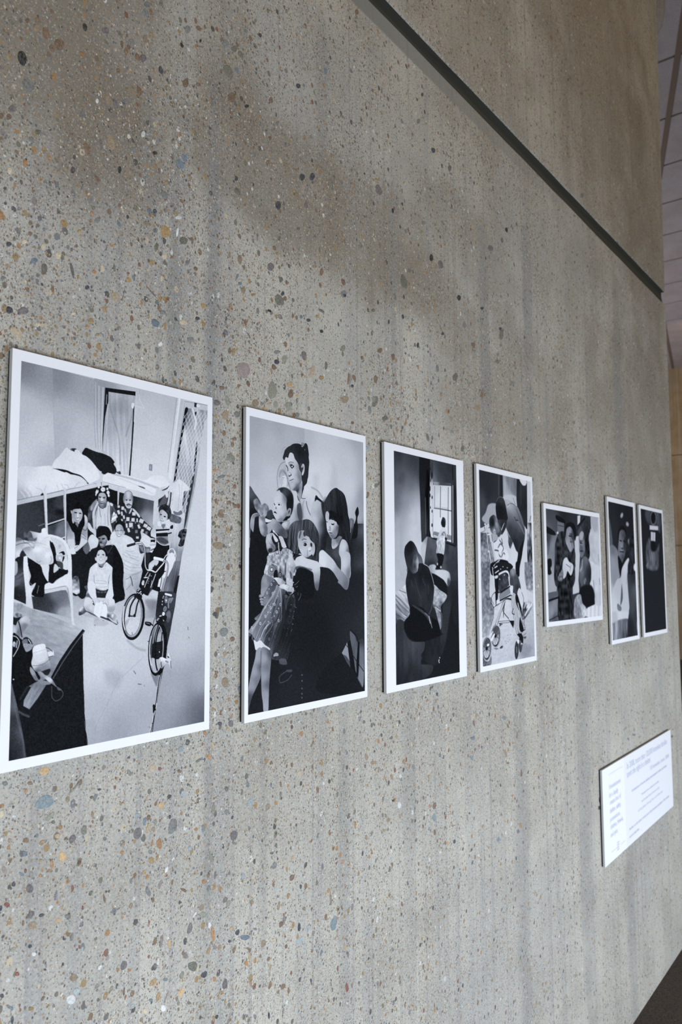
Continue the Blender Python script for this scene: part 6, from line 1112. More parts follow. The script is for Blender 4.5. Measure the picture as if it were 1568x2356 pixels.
('P',((662,1150,205),(584,1178,200)),[554,1152,600,1121,662,1123,714,1143,789,1155,875,1174,930,1215,714,1217,584,1218,548,1199],0.0,4.2,1,1,None),
('P',((361,634,205),(336,603,195),(435,628,120),(485,624,50),(351,700,215),(385,763,205),(434,727,180),(459,792,110),(341,799,205),(385,829,110),(312,671,205),(510,689,36)),[322,585,361,559,410,548,460,552,500,573,530,604,540,647,537,704,525,748,499,783,459,808,409,834,370,846,331,838,307,814,288,789,283,770,288,737,293,705,295,672,303,632],0.0,3.6,1,1,None),
('P',((385,566,40),(484,657,34),(410,591,80)),[327,585,356,561,410,546,460,550,502,569,533,600,543,646,539,703,525,748,509,775,499,749,507,722,479,721,459,742,449,693,454,643,410,604,375,590,361,575],0.0,13.8,1,1,None),
('P',((489,750,150),(469,778,140)),[464,742,484,721,507,722,509,742,499,769,474,791,454,792,452,779,464,768],0.0,3.7,1,1,None),
('P',60,[474,748,489,733,497,746,479,771],0.0,4.9,1,0.8,None),
('P',34,[452,792,489,787,504,776,489,803,409,831,439,800],0.0,6.5,1,1,None),
('P',34,[367,697,365,702,359,705,352,705,346,703,344,699,346,695,352,692,359,691,365,693],0.0,4.8,1,1,None),
('P',45,[293,688,307,700,307,708,297,704],0.0,3.6,1,1,None),
('L',120,[336,685,375,685,385,698],3.2,5.6,1,0.6,None),
('L',90,[375,699,383,701],3.6,4.0,1,1,None),
('P',100,[319,716,329,734,322,738,307,736],0.0,4.8,1,0.7,None),
('P',34,[293,763,307,759,322,768,329,778,312,773,295,771],0.0,3.6,1,1,None),
('L',110,[341,828,375,816],4.8,7.2,1,0.6,None),
('P',((161,826,110),(133,859,190),(151,922,170),(193,952,110),(193,904,100)),[115,809,147,814,184,808,189,856,207,871,217,903,217,951,189,974,161,969,133,948,115,901,111,851],0.0,4.6,1,1,None),
('P',((101,718,120),(147,763,150),(124,796,165),(193,760,130)),[46,697,69,673,101,674,137,716,179,700,217,716,236,751,217,774,207,794,184,812,142,814,115,797,96,776,69,752],0.0,10.0,1,1,('n',22,22,34,5)),
('L',185,[138,811,179,789],5.4,6.2,1,0.7,None),
('L',185,[184,808,207,784],5.4,6.2,1,0.7,None),
('P',((240,789,70),(264,803,60)),[217,765,264,749,283,789,283,822,245,830,207,813,203,801],0.0,10.2,1,1,None),
('P',((288,851,175),(312,882,130),(385,927,70),(236,869,170),(274,900,160),(360,879,110)),[207,871,245,853,264,829,293,821,341,841,390,868,439,898,464,937,454,977,389,966,341,945,302,924,274,909,245,940,217,947,217,903],0.0,4.7,1,1,None),
('P',((439,859,195),(479,873,150),(474,923,60)),[390,868,419,840,459,828,494,839,489,873,469,923,439,908],0.0,4.9,1,1,None),
('P',215,[189,824,226,831,264,836,236,853,193,856],0.0,3.9,1,1,None),
('P',34,[193,857,226,857,203,870],0.0,3.1,1,1,None),
('L',40,[390,861,409,844,489,825],3.2,3.2,1,1,None),
('L',190,[399,841,439,832,484,822],4.0,4.0,1,1,None),
('P',((236,982,190),(226,1046,180),(283,1060,110),(245,1094,80),(273,964,160)),[207,961,245,943,283,944,264,984,283,1022,312,1047,312,1079,283,1099,245,1110,221,1101,207,1075,200,1037,194,1012],0.0,3.9,1,1,None),
('P',((312,982,205),),[278,941,302,957,331,981,346,1000,331,1014,307,1008,288,977],0.0,3.5,1,1,None),
('L',60,[236,1023,273,1048,302,1070],3.1,4.7,1,0.8,None),
('P',50,[236,1071,273,1070,273,1093,245,1103,226,1091],0.0,6.2,1,1,None),
('P',45,[264,965,288,1009,331,1020,350,1000,341,961,360,1026,375,1090,370,1142,341,1091,312,1047],0.0,4.0,1,1,('n',10,10,20,4)),
('P',((389,992,190),(424,1040,200)),[350,964,399,969,424,1004,448,1043,448,1056,399,1057,375,1009],0.0,2.8,1,1,('s',0.5,0.1,25)),
('P',((312,930,190),),[274,909,302,924,341,955,346,965,312,946,283,932],0.0,3.2,1,1,('n',8,8,40,4)),
('P',((288,1141,185),(409,1122,130),(483,1153,190),(273,1189,160)),[235,1110,283,1102,341,1085,379,1090,409,1063,448,1062,498,1074,534,1096,523,1116,533,1146,553,1205,533,1285,207,1285,207,1190,221,1152],0.0,3.2,1,1,('n',16,22,50,6)),
('P',200,[259,1125,312,1121,321,1189,264,1189],0.0,2.7,1,0.8,('s',0,0.55,25)),
('L',50,[326,1108,340,1140,331,1188],6.3,4.7,1,1,None),
('L',215,[350,1020,355,1075,374,1139],7.9,3.2,1,1,('s',0,0.5,30)),
('P',90,[362,1126,359,1138,350,1145,340,1145,332,1138,329,1127,332,1116,340,1108,350,1108,359,1115],0.0,3.2,1,1,None),
('P',220,[355,1126,353,1134,348,1139,342,1139,337,1134,336,1127,338,1119,342,1114,348,1114,353,1119],0.0,2.8,1,1,None),
('P',((498,1147,195),),[478,1121,523,1106,533,1146,559,1205,579,1285,458,1285,458,1187],0.0,3.3,1,1,None),
('P',40,[528,1096,559,1102,610,1111,652,1117,584,1138,559,1165,538,1139],0.0,5.0,1,1,('n',9,9,30,3)),
('L',190,[539,1113,523,1146,548,1185],3.3,3.3,1,1,None),
('P',((284,1285,150),(284,1233,110),(208,1234,185),(336,1163,170)),[218,1131,346,1122,356,1198,346,1302,305,1322,243,1302,178,1275,193,1220,213,1176],0.0,3.3,1,1,('n',16,20,45,6)),
('P',215,[208,1217,207,1219,205,1221,202,1221,200,1219,199,1217,200,1214,202,1213,205,1213,207,1214],0.0,2.5,1,1,None),
('P',215,[225,1217,224,1219,222,1221,219,1221,217,1219,216,1217,217,1214,219,1212,222,1212,224,1214],0.0,2.5,1,1,None),
('P',215,[242,1216,241,1219,239,1221,236,1221,234,1219,233,1216,234,1214,236,1212,239,1212,241,1214],0.0,2.5,1,1,None),
('P',215,[203,1228,202,1231,200,1233,197,1233,195,1231,194,1228,195,1226,197,1224,200,1224,202,1226],0.0,2.5,1,1,None),
('P',215,[220,1228,219,1231,217,1232,214,1232,212,1231,211,1228,212,1226,214,1224,217,1224,219,1226],0.0,2.5,1,1,None),
('P',215,[237,1228,237,1231,234,1232,232,1232,229,1231,228,1228,229,1225,232,1224,234,1224,237,1225],0.0,2.5,1,1,None),
('P',215,[199,1240,198,1243,196,1244,193,1244,191,1243,190,1240,191,1237,193,1236,196,1236,198,1237],0.0,2.5,1,1,None),
('P',215,[216,1240,215,1242,213,1244,210,1244,208,1242,207,1240,208,1237,210,1236,213,1236,215,1237],0.0,2.5,1,1,None),
('P',215,[233,1240,232,1242,230,1244,227,1244,225,1242,224,1240,225,1237,227,1236,230,1235,232,1237],0.0,2.5,1,1,None),
('P',215,[194,1252,193,1254,191,1256,188,1256,186,1254,185,1252,186,1249,188,1247,191,1247,193,1249],0.0,2.5,1,1,None),
('P',215,[211,1251,210,1254,208,1256,205,1256,203,1254,202,1251,203,1249,205,1247,208,1247,210,1249],0.0,2.5,1,1,None),
('P',215,[228,1251,228,1254,225,1256,222,1256,220,1254,219,1251,220,1249,222,1247,225,1247,228,1249],0.0,2.5,1,1,None),
('P',215,[190,1263,189,1266,187,1267,184,1267,182,1266,181,1263,182,1261,184,1259,187,1259,189,1260],0.0,2.5,1,1,None),
('P',215,[207,1263,206,1266,204,1267,201,1267,199,1266,198,1263,199,1260,201,1259,204,1259,206,1260],0.0,2.5,1,1,None),
('P',215,[224,1263,223,1266,221,1267,218,1267,216,1266,215,1263,216,1260,218,1259,221,1259,223,1260],0.0,2.5,1,1,None),
('P',215,[185,1275,184,1277,182,1279,179,1279,177,1277,176,1275,177,1272,179,1270,182,1270,184,1272],0.0,2.5,1,1,None),
('P',215,[202,1275,201,1277,199,1279,196,1279,194,1277,193,1275,194,1272,196,1270,199,1270,201,1272],0.0,2.5,1,1,None),
('P',215,[219,1275,218,1277,216,1279,213,1279,211,1277,210,1275,211,1272,213,1270,216,1270,218,1272],0.0,2.5,1,1,None),
('L',225,[256,1187,346,1210],3.8,2.9,1,1,None),
('L',200,[203,1292,249,1309,294,1319],2.1,2.5,1,1,None),
('P',110,[238,1213,336,1219,330,1295,264,1295,223,1275],0.0,4.2,1,0.7,None),
('P',60,[301,1244,295,1259,279,1269,260,1269,245,1260,239,1244,245,1229,260,1220,279,1219,295,1229],0.0,3.3,1,1,None),
('L',200,[299,1244,294,1259,279,1269,261,1269,246,1260,240,1244,246,1229,261,1219,279,1219,294,1229,299,1244],3.3,2.5,1,1,None),
('P',120,[292,1244,288,1255,277,1262,263,1263,252,1256,248,1244,252,1233,263,1226,277,1226,288,1233],0.0,2.9,1,1,None),
('P',225,[279,1243,276,1249,270,1253,263,1253,256,1249,254,1244,256,1238,263,1234,270,1234,276,1238],0.0,2.9,1,1,None),
('P',60,[275,1245,274,1247,273,1248,270,1249,269,1247,268,1245,269,1243,270,1242,273,1242,274,1243],0.0,2.5,1,1,None),
('P',34,[305,1250,346,1253,346,1309,305,1316,289,1292],0.0,4.2,1,1,None),
('P',((388,1180,170),(414,1284,100)),[346,1129,472,1119,472,1161,446,1232,451,1337,440,1358,377,1309,346,1302],0.0,3.4,1,1,('n',22,26,60,7)),
('P',60,[395,1284,390,1297,379,1304,365,1304,353,1297,349,1285,353,1272,365,1265,379,1265,390,1272],0.0,3.8,1,1,None),
('L',215,[381,1286,379,1292,374,1296,367,1296,362,1292,360,1286,362,1280,368,1276,374,1276,379,1280,381,1286],2.6,2.6,1,1,None),
('P',((494,1179,195),(493,1302,185),(466,1354,190),(526,1249,150)),[472,1147,515,1146,548,1178,578,1220,548,1242,542,1284,531,1330,536,1351,525,1387,472,1372,450,1358,448,1267,451,1211],0.0,3.5,1,1,None),
('L',225,[496,1193,495,1198,491,1201,486,1201,482,1198,480,1193,482,1188,486,1185,491,1185,495,1188,496,1193],3.9,2.6,1,1,None),
('L',225,[502,1238,500,1243,496,1247,491,1247,487,1244,485,1239,487,1234,491,1230,496,1230,500,1233,502,1238],3.9,2.6,1,1,None),
('L',225,[477,1323,476,1328,472,1331,467,1331,463,1328,461,1323,463,1318,467,1315,472,1315,476,1318,477,1323],3.9,2.6,1,1,None),
('L',225,[528,1302,527,1307,523,1310,518,1310,514,1307,512,1302,514,1297,518,1294,523,1294,527,1297,528,1302],3.9,2.6,1,1,None),
('L',225,[398,1161,397,1166,393,1169,388,1169,384,1166,382,1161,384,1156,388,1153,393,1153,397,1156,398,1161],3.8,2.6,1,1,None),
('P',228,[484,1281,483,1283,481,1284,479,1284,477,1283,476,1281,477,1279,479,1277,481,1277,483,1279],0.0,2.6,1,1,None),
('P',228,[508,1341,507,1343,505,1344,503,1344,500,1343,500,1341,500,1339,503,1337,505,1337,507,1339],0.0,2.6,1,1,None),
('P',228,[546,1351,545,1354,543,1355,540,1355,538,1354,537,1351,538,1349,540,1348,543,1348,545,1349],0.0,2.6,1,1,None),
('P',228,[525,1210,524,1212,522,1213,519,1213,517,1212,516,1210,517,1208,519,1207,522,1207,524,1208],0.0,2.6,1,1,None),
('P',60,[493,1260,520,1274,531,1316,504,1316],0.0,7.8,1,0.7,None),
('L',130,[569,1227,624,1212,674,1226],8.9,10.7,1,0.7,None),
('L',120,[553,1266,569,1238,602,1227],17.6,13.2,1,0.6,None),
('P',34,[591,1241,635,1223,714,1237,793,1273,809,1339,808,1484,601,1480,563,1352,564,1284],0.0,13.5,1,1,None),
('P',((193,1336,150),(159,1420,150),(233,1322,110),(149,1369,130)),[178,1281,223,1295,294,1319,264,1343,223,1384,193,1424,168,1457,139,1443,141,1389,146,1329],0.0,4.1,1,1,None),
('P',150,[165,1459,160,1466,149,1471,134,1470,122,1465,118,1458,122,1451,134,1446,149,1446,160,1451],0.0,3.7,1,1,None),
('P',60,[164,1469,162,1470,155,1471,147,1471,141,1470,138,1468,141,1467,147,1466,155,1466,162,1467],0.0,3.7,1,0.7,None),
('P',150,[166,1484,162,1491,151,1495,138,1494,127,1490,123,1483,127,1477,138,1473,151,1473,162,1477],0.0,3.7,1,1,None),
('P',60,[167,1494,165,1496,159,1497,151,1496,144,1495,142,1494,144,1492,151,1491,159,1492,165,1493],0.0,3.7,1,0.7,None),
('P',150,[167,1506,164,1512,155,1516,143,1516,134,1512,130,1505,134,1499,143,1495,155,1496,164,1500],0.0,3.7,1,1,None),
('P',60,[171,1516,169,1518,163,1519,155,1518,148,1517,146,1516,148,1514,155,1513,163,1514,169,1515],0.0,3.7,1,0.7,None),
('P',150,[173,1525,170,1531,161,1534,151,1534,143,1530,139,1524,143,1518,151,1515,161,1515,170,1519],0.0,3.7,1,1,None),
('P',60,[179,1535,176,1537,170,1537,162,1537,156,1536,153,1534,156,1533,162,1532,170,1532,176,1533],0.0,3.7,1,0.7,None),
('P',120,[128,1460,126,1466,124,1471,120,1470,117,1466,116,1460,117,1453,120,1449,124,1449,126,1453],0.0,3.2,1,1,None),
('P',((284,1353,75),(208,1438,110),(208,1489,130),(264,1456,80)),[294,1326,335,1350,351,1371,304,1419,264,1466,218,1506,178,1538,164,1525,168,1457,198,1414,233,1377],0.0,2.9,1,1,None),
('L',180,[292,1328,233,1377,188,1424,168,1457],2.1,2.5,1,1,None),
('L',215,[273,1367,271,1373,268,1376,263,1376,259,1372,258,1367,259,1361,263,1358,268,1358,271,1361,273,1367],3.3,2.5,1,1,None),
('L',215,[220,1434,218,1440,215,1443,210,1443,206,1440,205,1434,206,1429,210,1425,215,1425,218,1429,220,1434],3.3,2.5,1,1,None),
('L',215,[287,1439,285,1445,281,1448,277,1448,273,1444,271,1439,273,1433,277,1430,281,1430,285,1433,287,1439],3.3,2.5,1,1,None),
('L',215,[308,1438,307,1443,303,1447,298,1447,294,1443,293,1437,294,1432,298,1428,303,1428,307,1432,308,1438],3.4,2.5,1,1,None),
('P',210,[240,1402,240,1405,237,1406,234,1406,232,1405,231,1402,232,1400,234,1398,237,1399,240,1400],0.0,2.5,1,1,None),
('P',210,[189,1471,188,1474,186,1475,183,1475,181,1473,180,1471,181,1469,183,1467,186,1467,188,1469],0.0,2.5,1,1,None),
('P',210,[299,1341,298,1344,296,1345,293,1345,291,1344,290,1341,291,1339,293,1337,296,1337,298,1339],0.0,2.5,1,1,None),
('P',((310,1317,215),(366,1337,190),(414,1344,150)),[292,1317,315,1309,367,1312,403,1326,440,1354,419,1368,387,1368,356,1368,330,1343,310,1326],0.0,3.4,1,1,None),
('P',((335,1388,160),(284,1439,130),(208,1556,150),(85,1702,110),(37,1716,150),(284,1576,90),(361,1544,70),(335,1646,80),(440,1442,60),(466,1582,36),(233,1777,60),(439,1755,36),(134,1805,130),(387,1475,110)),[330,1371,366,1385,429,1407,493,1450,563,1479,557,1585,524,1689,519,1759,502,1860,459,1998,334,1988,263,1965,183,1875,154,1833,105,1820,71,1814,18,1784,-3,1740,33,1699,85,1656,139,1611,173,1559,213,1519,264,1473,304,1419],0.0,3.7,1,1,('r',12,200,16,6,0.5)),
('L',215,[372,1406,382,1458,387,1545,392,1614,381,1669],5.9,7.7,1,0.85,None),
('L',180,[304,1422,264,1473,208,1526,154,1588,115,1647,37,1733],13.9,18.1,1,0.85,None),
('L',165,[366,1399,335,1460,294,1528,233,1591,193,1633],6.7,8.7,1,0.85,None),
('L',205,[253,1677,183,1724,149,1772,120,1821],10.6,13.8,1,0.85,None),
('L',190,[284,1692,233,1743,198,1775,173,1824],8.2,10.7,1,0.85,None),
('L',170,[193,1660,144,1705,110,1753,81,1801],5.7,7.4,1,0.85,None),
('L',150,[149,1632,85,1686,47,1733],4.8,6.3,1,0.85,None),
('L',170,[493,1467,461,1505,445,1581],5.2,6.7,1,0.85,None),
('L',170,[434,1462,434,1511,442,1564],4.3,5.6,1,0.85,None),
('L',140,[315,1542,284,1610,264,1643],5.8,7.6,1,0.85,None),
('L',160,[335,1474,309,1525,304,1542],3.8,4.9,1,0.85,None),
('L',40,[330,1491,304,1559,274,1626],10.9,13.1,1,0.7,None),
('L',40,[356,1613,335,1653,309,1679],10.1,12.1,1,0.7,None),
('L',40,[408,1458,413,1545,402,1614],12.8,15.4,1,0.7,None),
('L',40,[193,1691,149,1756,134,1788],7.3,8.8,1,0.7,None),
('L',40,[258,1711,198,1758],6.6,7.9,1,0.7,None),
('L',40,[429,1476,418,1528],6.0,7.2,1,0.7,None),
('L',40,[284,1483,223,1540,183,1582],3.7,4.5,1,0.7,None),
('P',34,[434,1428,472,1442,493,1464,461,1459],0.0,3.9,1,1,None),
('P',((440,1386,205),(493,1421,170)),[359,1385,387,1364,450,1368,498,1383,542,1394,547,1429,504,1453,472,1432,429,1410,382,1399],0.0,3.0,1,1,('n',12,12,14,3)),
('P',50,[472,1428,525,1436,493,1450],0.0,5.2,1,1,None),
('L',215,[264,1555,265,1561,262,1565,256,1566,251,1563,248,1557,247,1551,250,1547,256,1546,261,1549,264,1555],3.7,2.5,1,1,None),
('L',215,[338,1592,339,1598,336,1602,330,1603,325,1599,321,1594,321,1587,324,1583,329,1583,335,1586,338,1592],3.8,2.5,1,1,None),
('L',210,[385,1533,385,1539,382,1543,377,1544,371,1541,368,1535,368,1529,371,1524,376,1524,382,1527,385,1533],3.8,2.5,1,1,None),
('L',225,[364,1665,364,1671,361,1675,356,1676,350,1673,347,1667,347,1661,350,1656,355,1656,361,1659,364,1665],3.8,2.5,1,1,None),
('L',210,[282,1668,282,1674,279,1678,274,1679,269,1676,265,1670,265,1664,268,1660,273,1659,279,1662,282,1668],3.7,2.5,1,1,None),
('L',210,[202,1622,202,1628,199,1633,194,1633,188,1630,185,1624,185,1618,188,1614,193,1613,198,1617,202,1622],3.7,2.5,1,1,None),
('L',225,[142,1677,142,1683,140,1687,134,1688,129,1684,126,1679,126,1673,129,1669,134,1668,139,1671,142,1677],3.6,2.5,1,1,None),
('L',210,[45,1706,46,1711,43,1715,38,1716,33,1713,29,1707,29,1701,32,1697,37,1697,42,1700,45,1706],3.6,2.5,1,1,None),
('L',220,[458,1467,458,1473,455,1477,450,1478,444,1475,440,1469,440,1463,443,1458,449,1458,454,1461,458,1467],3.9,2.6,1,1,None),
('L',150,[549,1465,550,1472,546,1476,541,1476,535,1473,531,1467,531,1461,534,1457,540,1456,546,1459,549,1465],3.9,2.6,1,1,None),
('L',130,[511,1586,511,1592,508,1596,503,1597,497,1593,493,1587,493,1581,496,1577,502,1576,507,1580,511,1586],3.9,2.6,1,1,None),
('L',130,[564,1547,564,1553,561,1557,555,1558,549,1555,546,1549,545,1542,549,1538,554,1538,560,1541,564,1547],3.9,2.6,1,1,None),
('L',110,[488,1686,488,1692,485,1697,479,1697,474,1694,470,1688,470,1682,473,1677,478,1677,484,1680,488,1686],3.9,2.6,1,1,None),
('L',90,[427,1560,427,1566,424,1571,419,1571,413,1568,410,1562,409,1556,413,1552,418,1551,423,1554,427,1560],3.8,2.6,1,1,None),
('L',90,[466,1786,466,1792,463,1797,458,1797,452,1794,449,1788,448,1781,452,1777,457,1777,463,1780,466,1786],3.9,2.6,1,1,None),
('L',100,[324,1795,324,1801,321,1805,316,1806,310,1802,307,1796,307,1790,310,1786,315,1786,320,1789,324,1795],3.8,2.5,1,1,None),
('L',200,[247,1809,247,1815,244,1819,239,1819,233,1816,230,1810,230,1804,233,1800,238,1800,243,1803,247,1809],3.7,2.5,1,1,None),
('L',70,[611,1449,611,1455,607,1459,602,1460,596,1457,592,1451,592,1444,595,1440,601,1439,607,1443,611,1449],4.0,2.7,1,1,None),
('L',70,[385,1740,385,1746,382,1750,377,1751,371,1747,368,1742,367,1735,370,1731,376,1731,381,1734,385,1740],3.8,2.5,1,1,None),
('L',200,[313,1527,313,1534,310,1538,305,1538,299,1535,296,1529,296,1523,299,1519,304,1519,309,1522,313,1527],3.8,2.5,1,1,None),
('L',190,[202,1548,202,1554,199,1558,194,1559,188,1556,185,1550,185,1544,188,1540,193,1539,198,1542,202,1548],3.7,2.5,1,1,None),
('L',90,[184,1780,184,1786,181,1790,176,1790,171,1787,168,1781,167,1775,170,1771,176,1771,181,1774,184,1780],3.7,2.5,1,1,None),
('P',215,[358,1565,357,1568,355,1569,352,1569,349,1567,348,1565,349,1562,352,1561,355,1561,357,1562],0.0,2.5,1,1,None),
('P',215,[306,1626,305,1629,303,1630,300,1630,298,1628,297,1626,298,1623,300,1622,303,1622,305,1623],0.0,2.5,1,1,None),
('P',215,[228,1591,227,1593,225,1595,222,1595,220,1593,219,1590,220,1588,222,1586,225,1586,227,1588],0.0,2.5,1,1,None),
('P',190,[519,1540,518,1542,516,1544,513,1544,510,1542,509,1539,510,1537,513,1535,516,1535,518,1537],0.0,2.6,1,1,None),
('P',150,[497,1637,496,1640,494,1641,491,1641,488,1639,488,1637,488,1634,491,1633,494,1633,496,1634],0.0,2.6,1,1,None),
('P',140,[537,1704,536,1706,534,1708,531,1708,528,1706,528,1703,529,1701,531,1699,534,1699,536,1701],0.0,2.6,1,1,None),
('P',130,[473,1737,472,1740,470,1741,467,1741,464,1739,463,1737,464,1734,467,1733,470,1733,472,1735],0.0,2.6,1,1,None),
('P',180,[208,1723,207,1726,205,1727,202,1727,200,1726,199,1723,200,1720,202,1719,205,1719,207,1721],0.0,2.5,1,1,None),
('P',140,[273,1752,272,1755,270,1756,267,1756,265,1754,264,1752,265,1749,267,1748,270,1748,272,1750],0.0,2.5,1,1,None),
('P',225,[235,1669,234,1672,232,1673,229,1673,227,1671,226,1669,227,1666,229,1665,232,1665,234,1666],0.0,2.5,1,1,None),
('P',220,[260,1684,260,1686,257,1688,254,1688,252,1686,251,1683,252,1681,254,1679,257,1679,260,1681],0.0,2.5,1,1,None),
('P',150,[554,1597,553,1600,550,1601,547,1601,545,1600,544,1597,545,1594,548,1593,551,1593,553,1594],0.0,2.6,1,1,None),
('P',110,[563,1422,562,1425,559,1427,556,1427,554,1425,553,1422,554,1420,556,1418,559,1418,562,1420],0.0,2.6,1,1,None),
('P',200,[288,1525,288,1527,285,1529,282,1529,280,1527,279,1524,280,1522,282,1520,285,1520,288,1522],0.0,2.5,1,1,None),
('P',205,[350,1464,349,1467,347,1468,344,1468,342,1467,341,1464,342,1461,344,1460,347,1460,349,1462],0.0,2.5,1,1,None),
('P',110,[332,1708,331,1710,329,1712,326,1712,323,1710,323,1707,323,1705,326,1703,329,1703,331,1705],0.0,2.5,1,1,None),
('P',190,[238,1537,237,1539,235,1541,232,1541,230,1539,229,1537,230,1534,232,1532,235,1533,237,1534],0.0,2.5,1,1,None),
('P',120,[578,1564,578,1567,575,1569,572,1569,570,1567,569,1564,570,1561,572,1560,575,1560,578,1562],0.0,2.6,1,1,None),
('P',215,[258,1595,257,1598,255,1599,252,1599,250,1598,249,1595,250,1592,252,1591,255,1591,257,1593],0.0,2.5,1,1,None),
('P',220,[460,1393,460,1396,457,1397,454,1397,452,1396,451,1393,452,1390,454,1389,457,1389,460,1390],0.0,2.6,1,1,None),
('P',220,[434,1382,433,1385,431,1386,428,1386,425,1385,425,1382,425,1379,428,1378,431,1378,433,1380],0.0,2.6,1,1,None),
('L',140,[514,1478,525,1503],3.5,3.5,1,0.8,None),
('L',140,[640,1445,634,1473,607,1505],3.6,3.6,1,0.8,None),
('L',140,[546,1634,530,1647,546,1662],3.5,3.5,1,0.8,None),
('L',140,[524,1745,513,1762],3.5,3.5,1,0.8,None),
('L',140,[428,1716,423,1729,434,1737],3.4,3.4,1,0.8,None),
('L',140,[613,1338,580,1362,553,1373],3.5,3.5,1,0.8,None),
('L',140,[574,1391,596,1387],3.5,3.5,1,0.8,None),
('L',140,[294,1767,289,1780],3.3,3.3,1,0.8,None),
('L',205,[493,1369,504,1397,525,1365],6.1,4.4,1,0.8,None),
('P',((76,1619,70),(81,1635,130)),[134,1597,110,1637,85,1649,68,1642,71,1628,100,1613],0.0,4.8,1,1,None),
('P',60,[-3,1744,18,1751,42,1766,71,1807,57,1816,28,1798,9,1774],0.0,3.2,1,1,('n',14,14,60,3)),
('P',34,[413,1441,472,1456,563,1479,563,1585,524,1689,519,1759,502,1860,459,1998,283,1984,304,1815,366,1682,387,1545],0.0,51.4,1,0.55,None),
('P',34,[233,1693,294,1644,284,1780,193,1909,173,1807],0.0,24.7,1,0.45,None),
('P',((126,1841,215),(200,1874,205)),[59,1805,95,1821,137,1813,189,1852,248,1885,242,1899,189,1881,137,1877,85,1888,69,1851],0.0,5.2,1,1,None),
('P',((106,1953,165),(75,2056,160),(34,2157,150),(147,1956,140),(14,2259,70),(95,2128,110),(137,2026,80)),[90,1888,147,1878,147,2027,137,2111,95,2177,44,2249,14,2321,-1,2361,-1,2195,34,2059,75,1950],0.0,6.8,1,1,None),
('P',((189,1960,160),(179,2101,150),(221,2034,110),(200,2246,150),(189,2351,160),(253,1929,70),(237,2179,90)),[147,1878,237,1895,264,1951,253,2073,242,2179,237,2286,229,2392,179,2385,168,2313,152,2226,145,2062],0.0,7.8,1,1,None),
('L',50,[145,1899,143,2027],6.0,10.3,1,0.7,None),
('P',150,[291,1950,318,1926,351,1936,345,1954],0.0,5.3,1,1,None),
('L',160,[296,1954,329,1949,351,1951],5.3,4.5,1,1,None),
('P',90,[367,1981,440,1987,456,2033,373,2022],0.0,9.0,1,0.8,None),
('P',80,[451,2080,519,2083,519,2101,462,2096],0.0,8.2,1,0.8,None),
('L',75,[451,2091,373,2120,367,2164,395,2177,473,2160,519,2127],7.2,8.1,1,1,None),
('P',90,[663,2142,661,2146,657,2148,652,2148,648,2144,646,2140,648,2136,652,2133,657,2134,661,2137],0.0,5.7,1,1,None),
('P',90,[662,2191,661,2195,657,2197,651,2197,647,2193,646,2189,647,2185,652,2182,657,2183,661,2186],0.0,5.7,1,1,None),
('P',90,[662,2254,660,2259,656,2261,651,2260,647,2257,646,2253,647,2248,651,2246,656,2247,660,2250],0.0,5.6,1,1,None),
('P',90,[662,2300,660,2304,656,2306,651,2305,647,2302,645,2298,647,2293,651,2291,656,2292,660,2295],0.0,5.6,1,1,None),
('P',90,[662,2333,660,2338,656,2340,651,2339,647,2336,645,2331,647,2327,651,2325,656,2326,660,2329],0.0,5.6,1,1,None),
('L',70,[550,1260,579,1222,662,1221,783,1243],13.3,13.3,1,0.7,None),
('P',((1391,1893,95),(1488,2024,110),(1390,2016,80),(1543,2236,120),(1519,1901,60)),[1344,1808,1420,1854,1461,1914,1562,1904,1565,2205,1541,2344,1471,2270,1443,2226,1403,2124,1363,1957],0.0,8.6,1,1,None),
('P',34,[1350,1890,1390,2024,1430,2184,1478,2254,1443,2234,1402,2173,1361,2137,1294,1919],0.0,6.4,0,1,None),
('P',34,[1469,1915,1497,1916,1487,2115,1472,2237,1443,2226,1442,2111],0.0,8.7,0,1,None),
('P',((1280,2008,140),),[1301,1908,1314,1970,1347,2143,1293,2090,1219,1999],0.0,6.3,0,1,None),
('L',34,[1281,1927,1308,1953],6.3,5.3,1,1,None),
('L',34,[1376,2023,1459,2104,1558,2196],7.6,6.5,1,1,None),
('L',34,[1351,1800,1448,1863,1475,1932],10.8,9.7,1,1,None),
('L',80,[1394,2287,1456,2318],4.3,5.4,1,0.7,None),
('P',34,[826,2273,1212,2003,1471,2262,1541,2352,1577,2389,1344,2395],0.0,10.5,1,0.6,None),
('L',34,[1575,1145,1577,1653,1577,2385],8.8,6.6,1,0.8,None),]
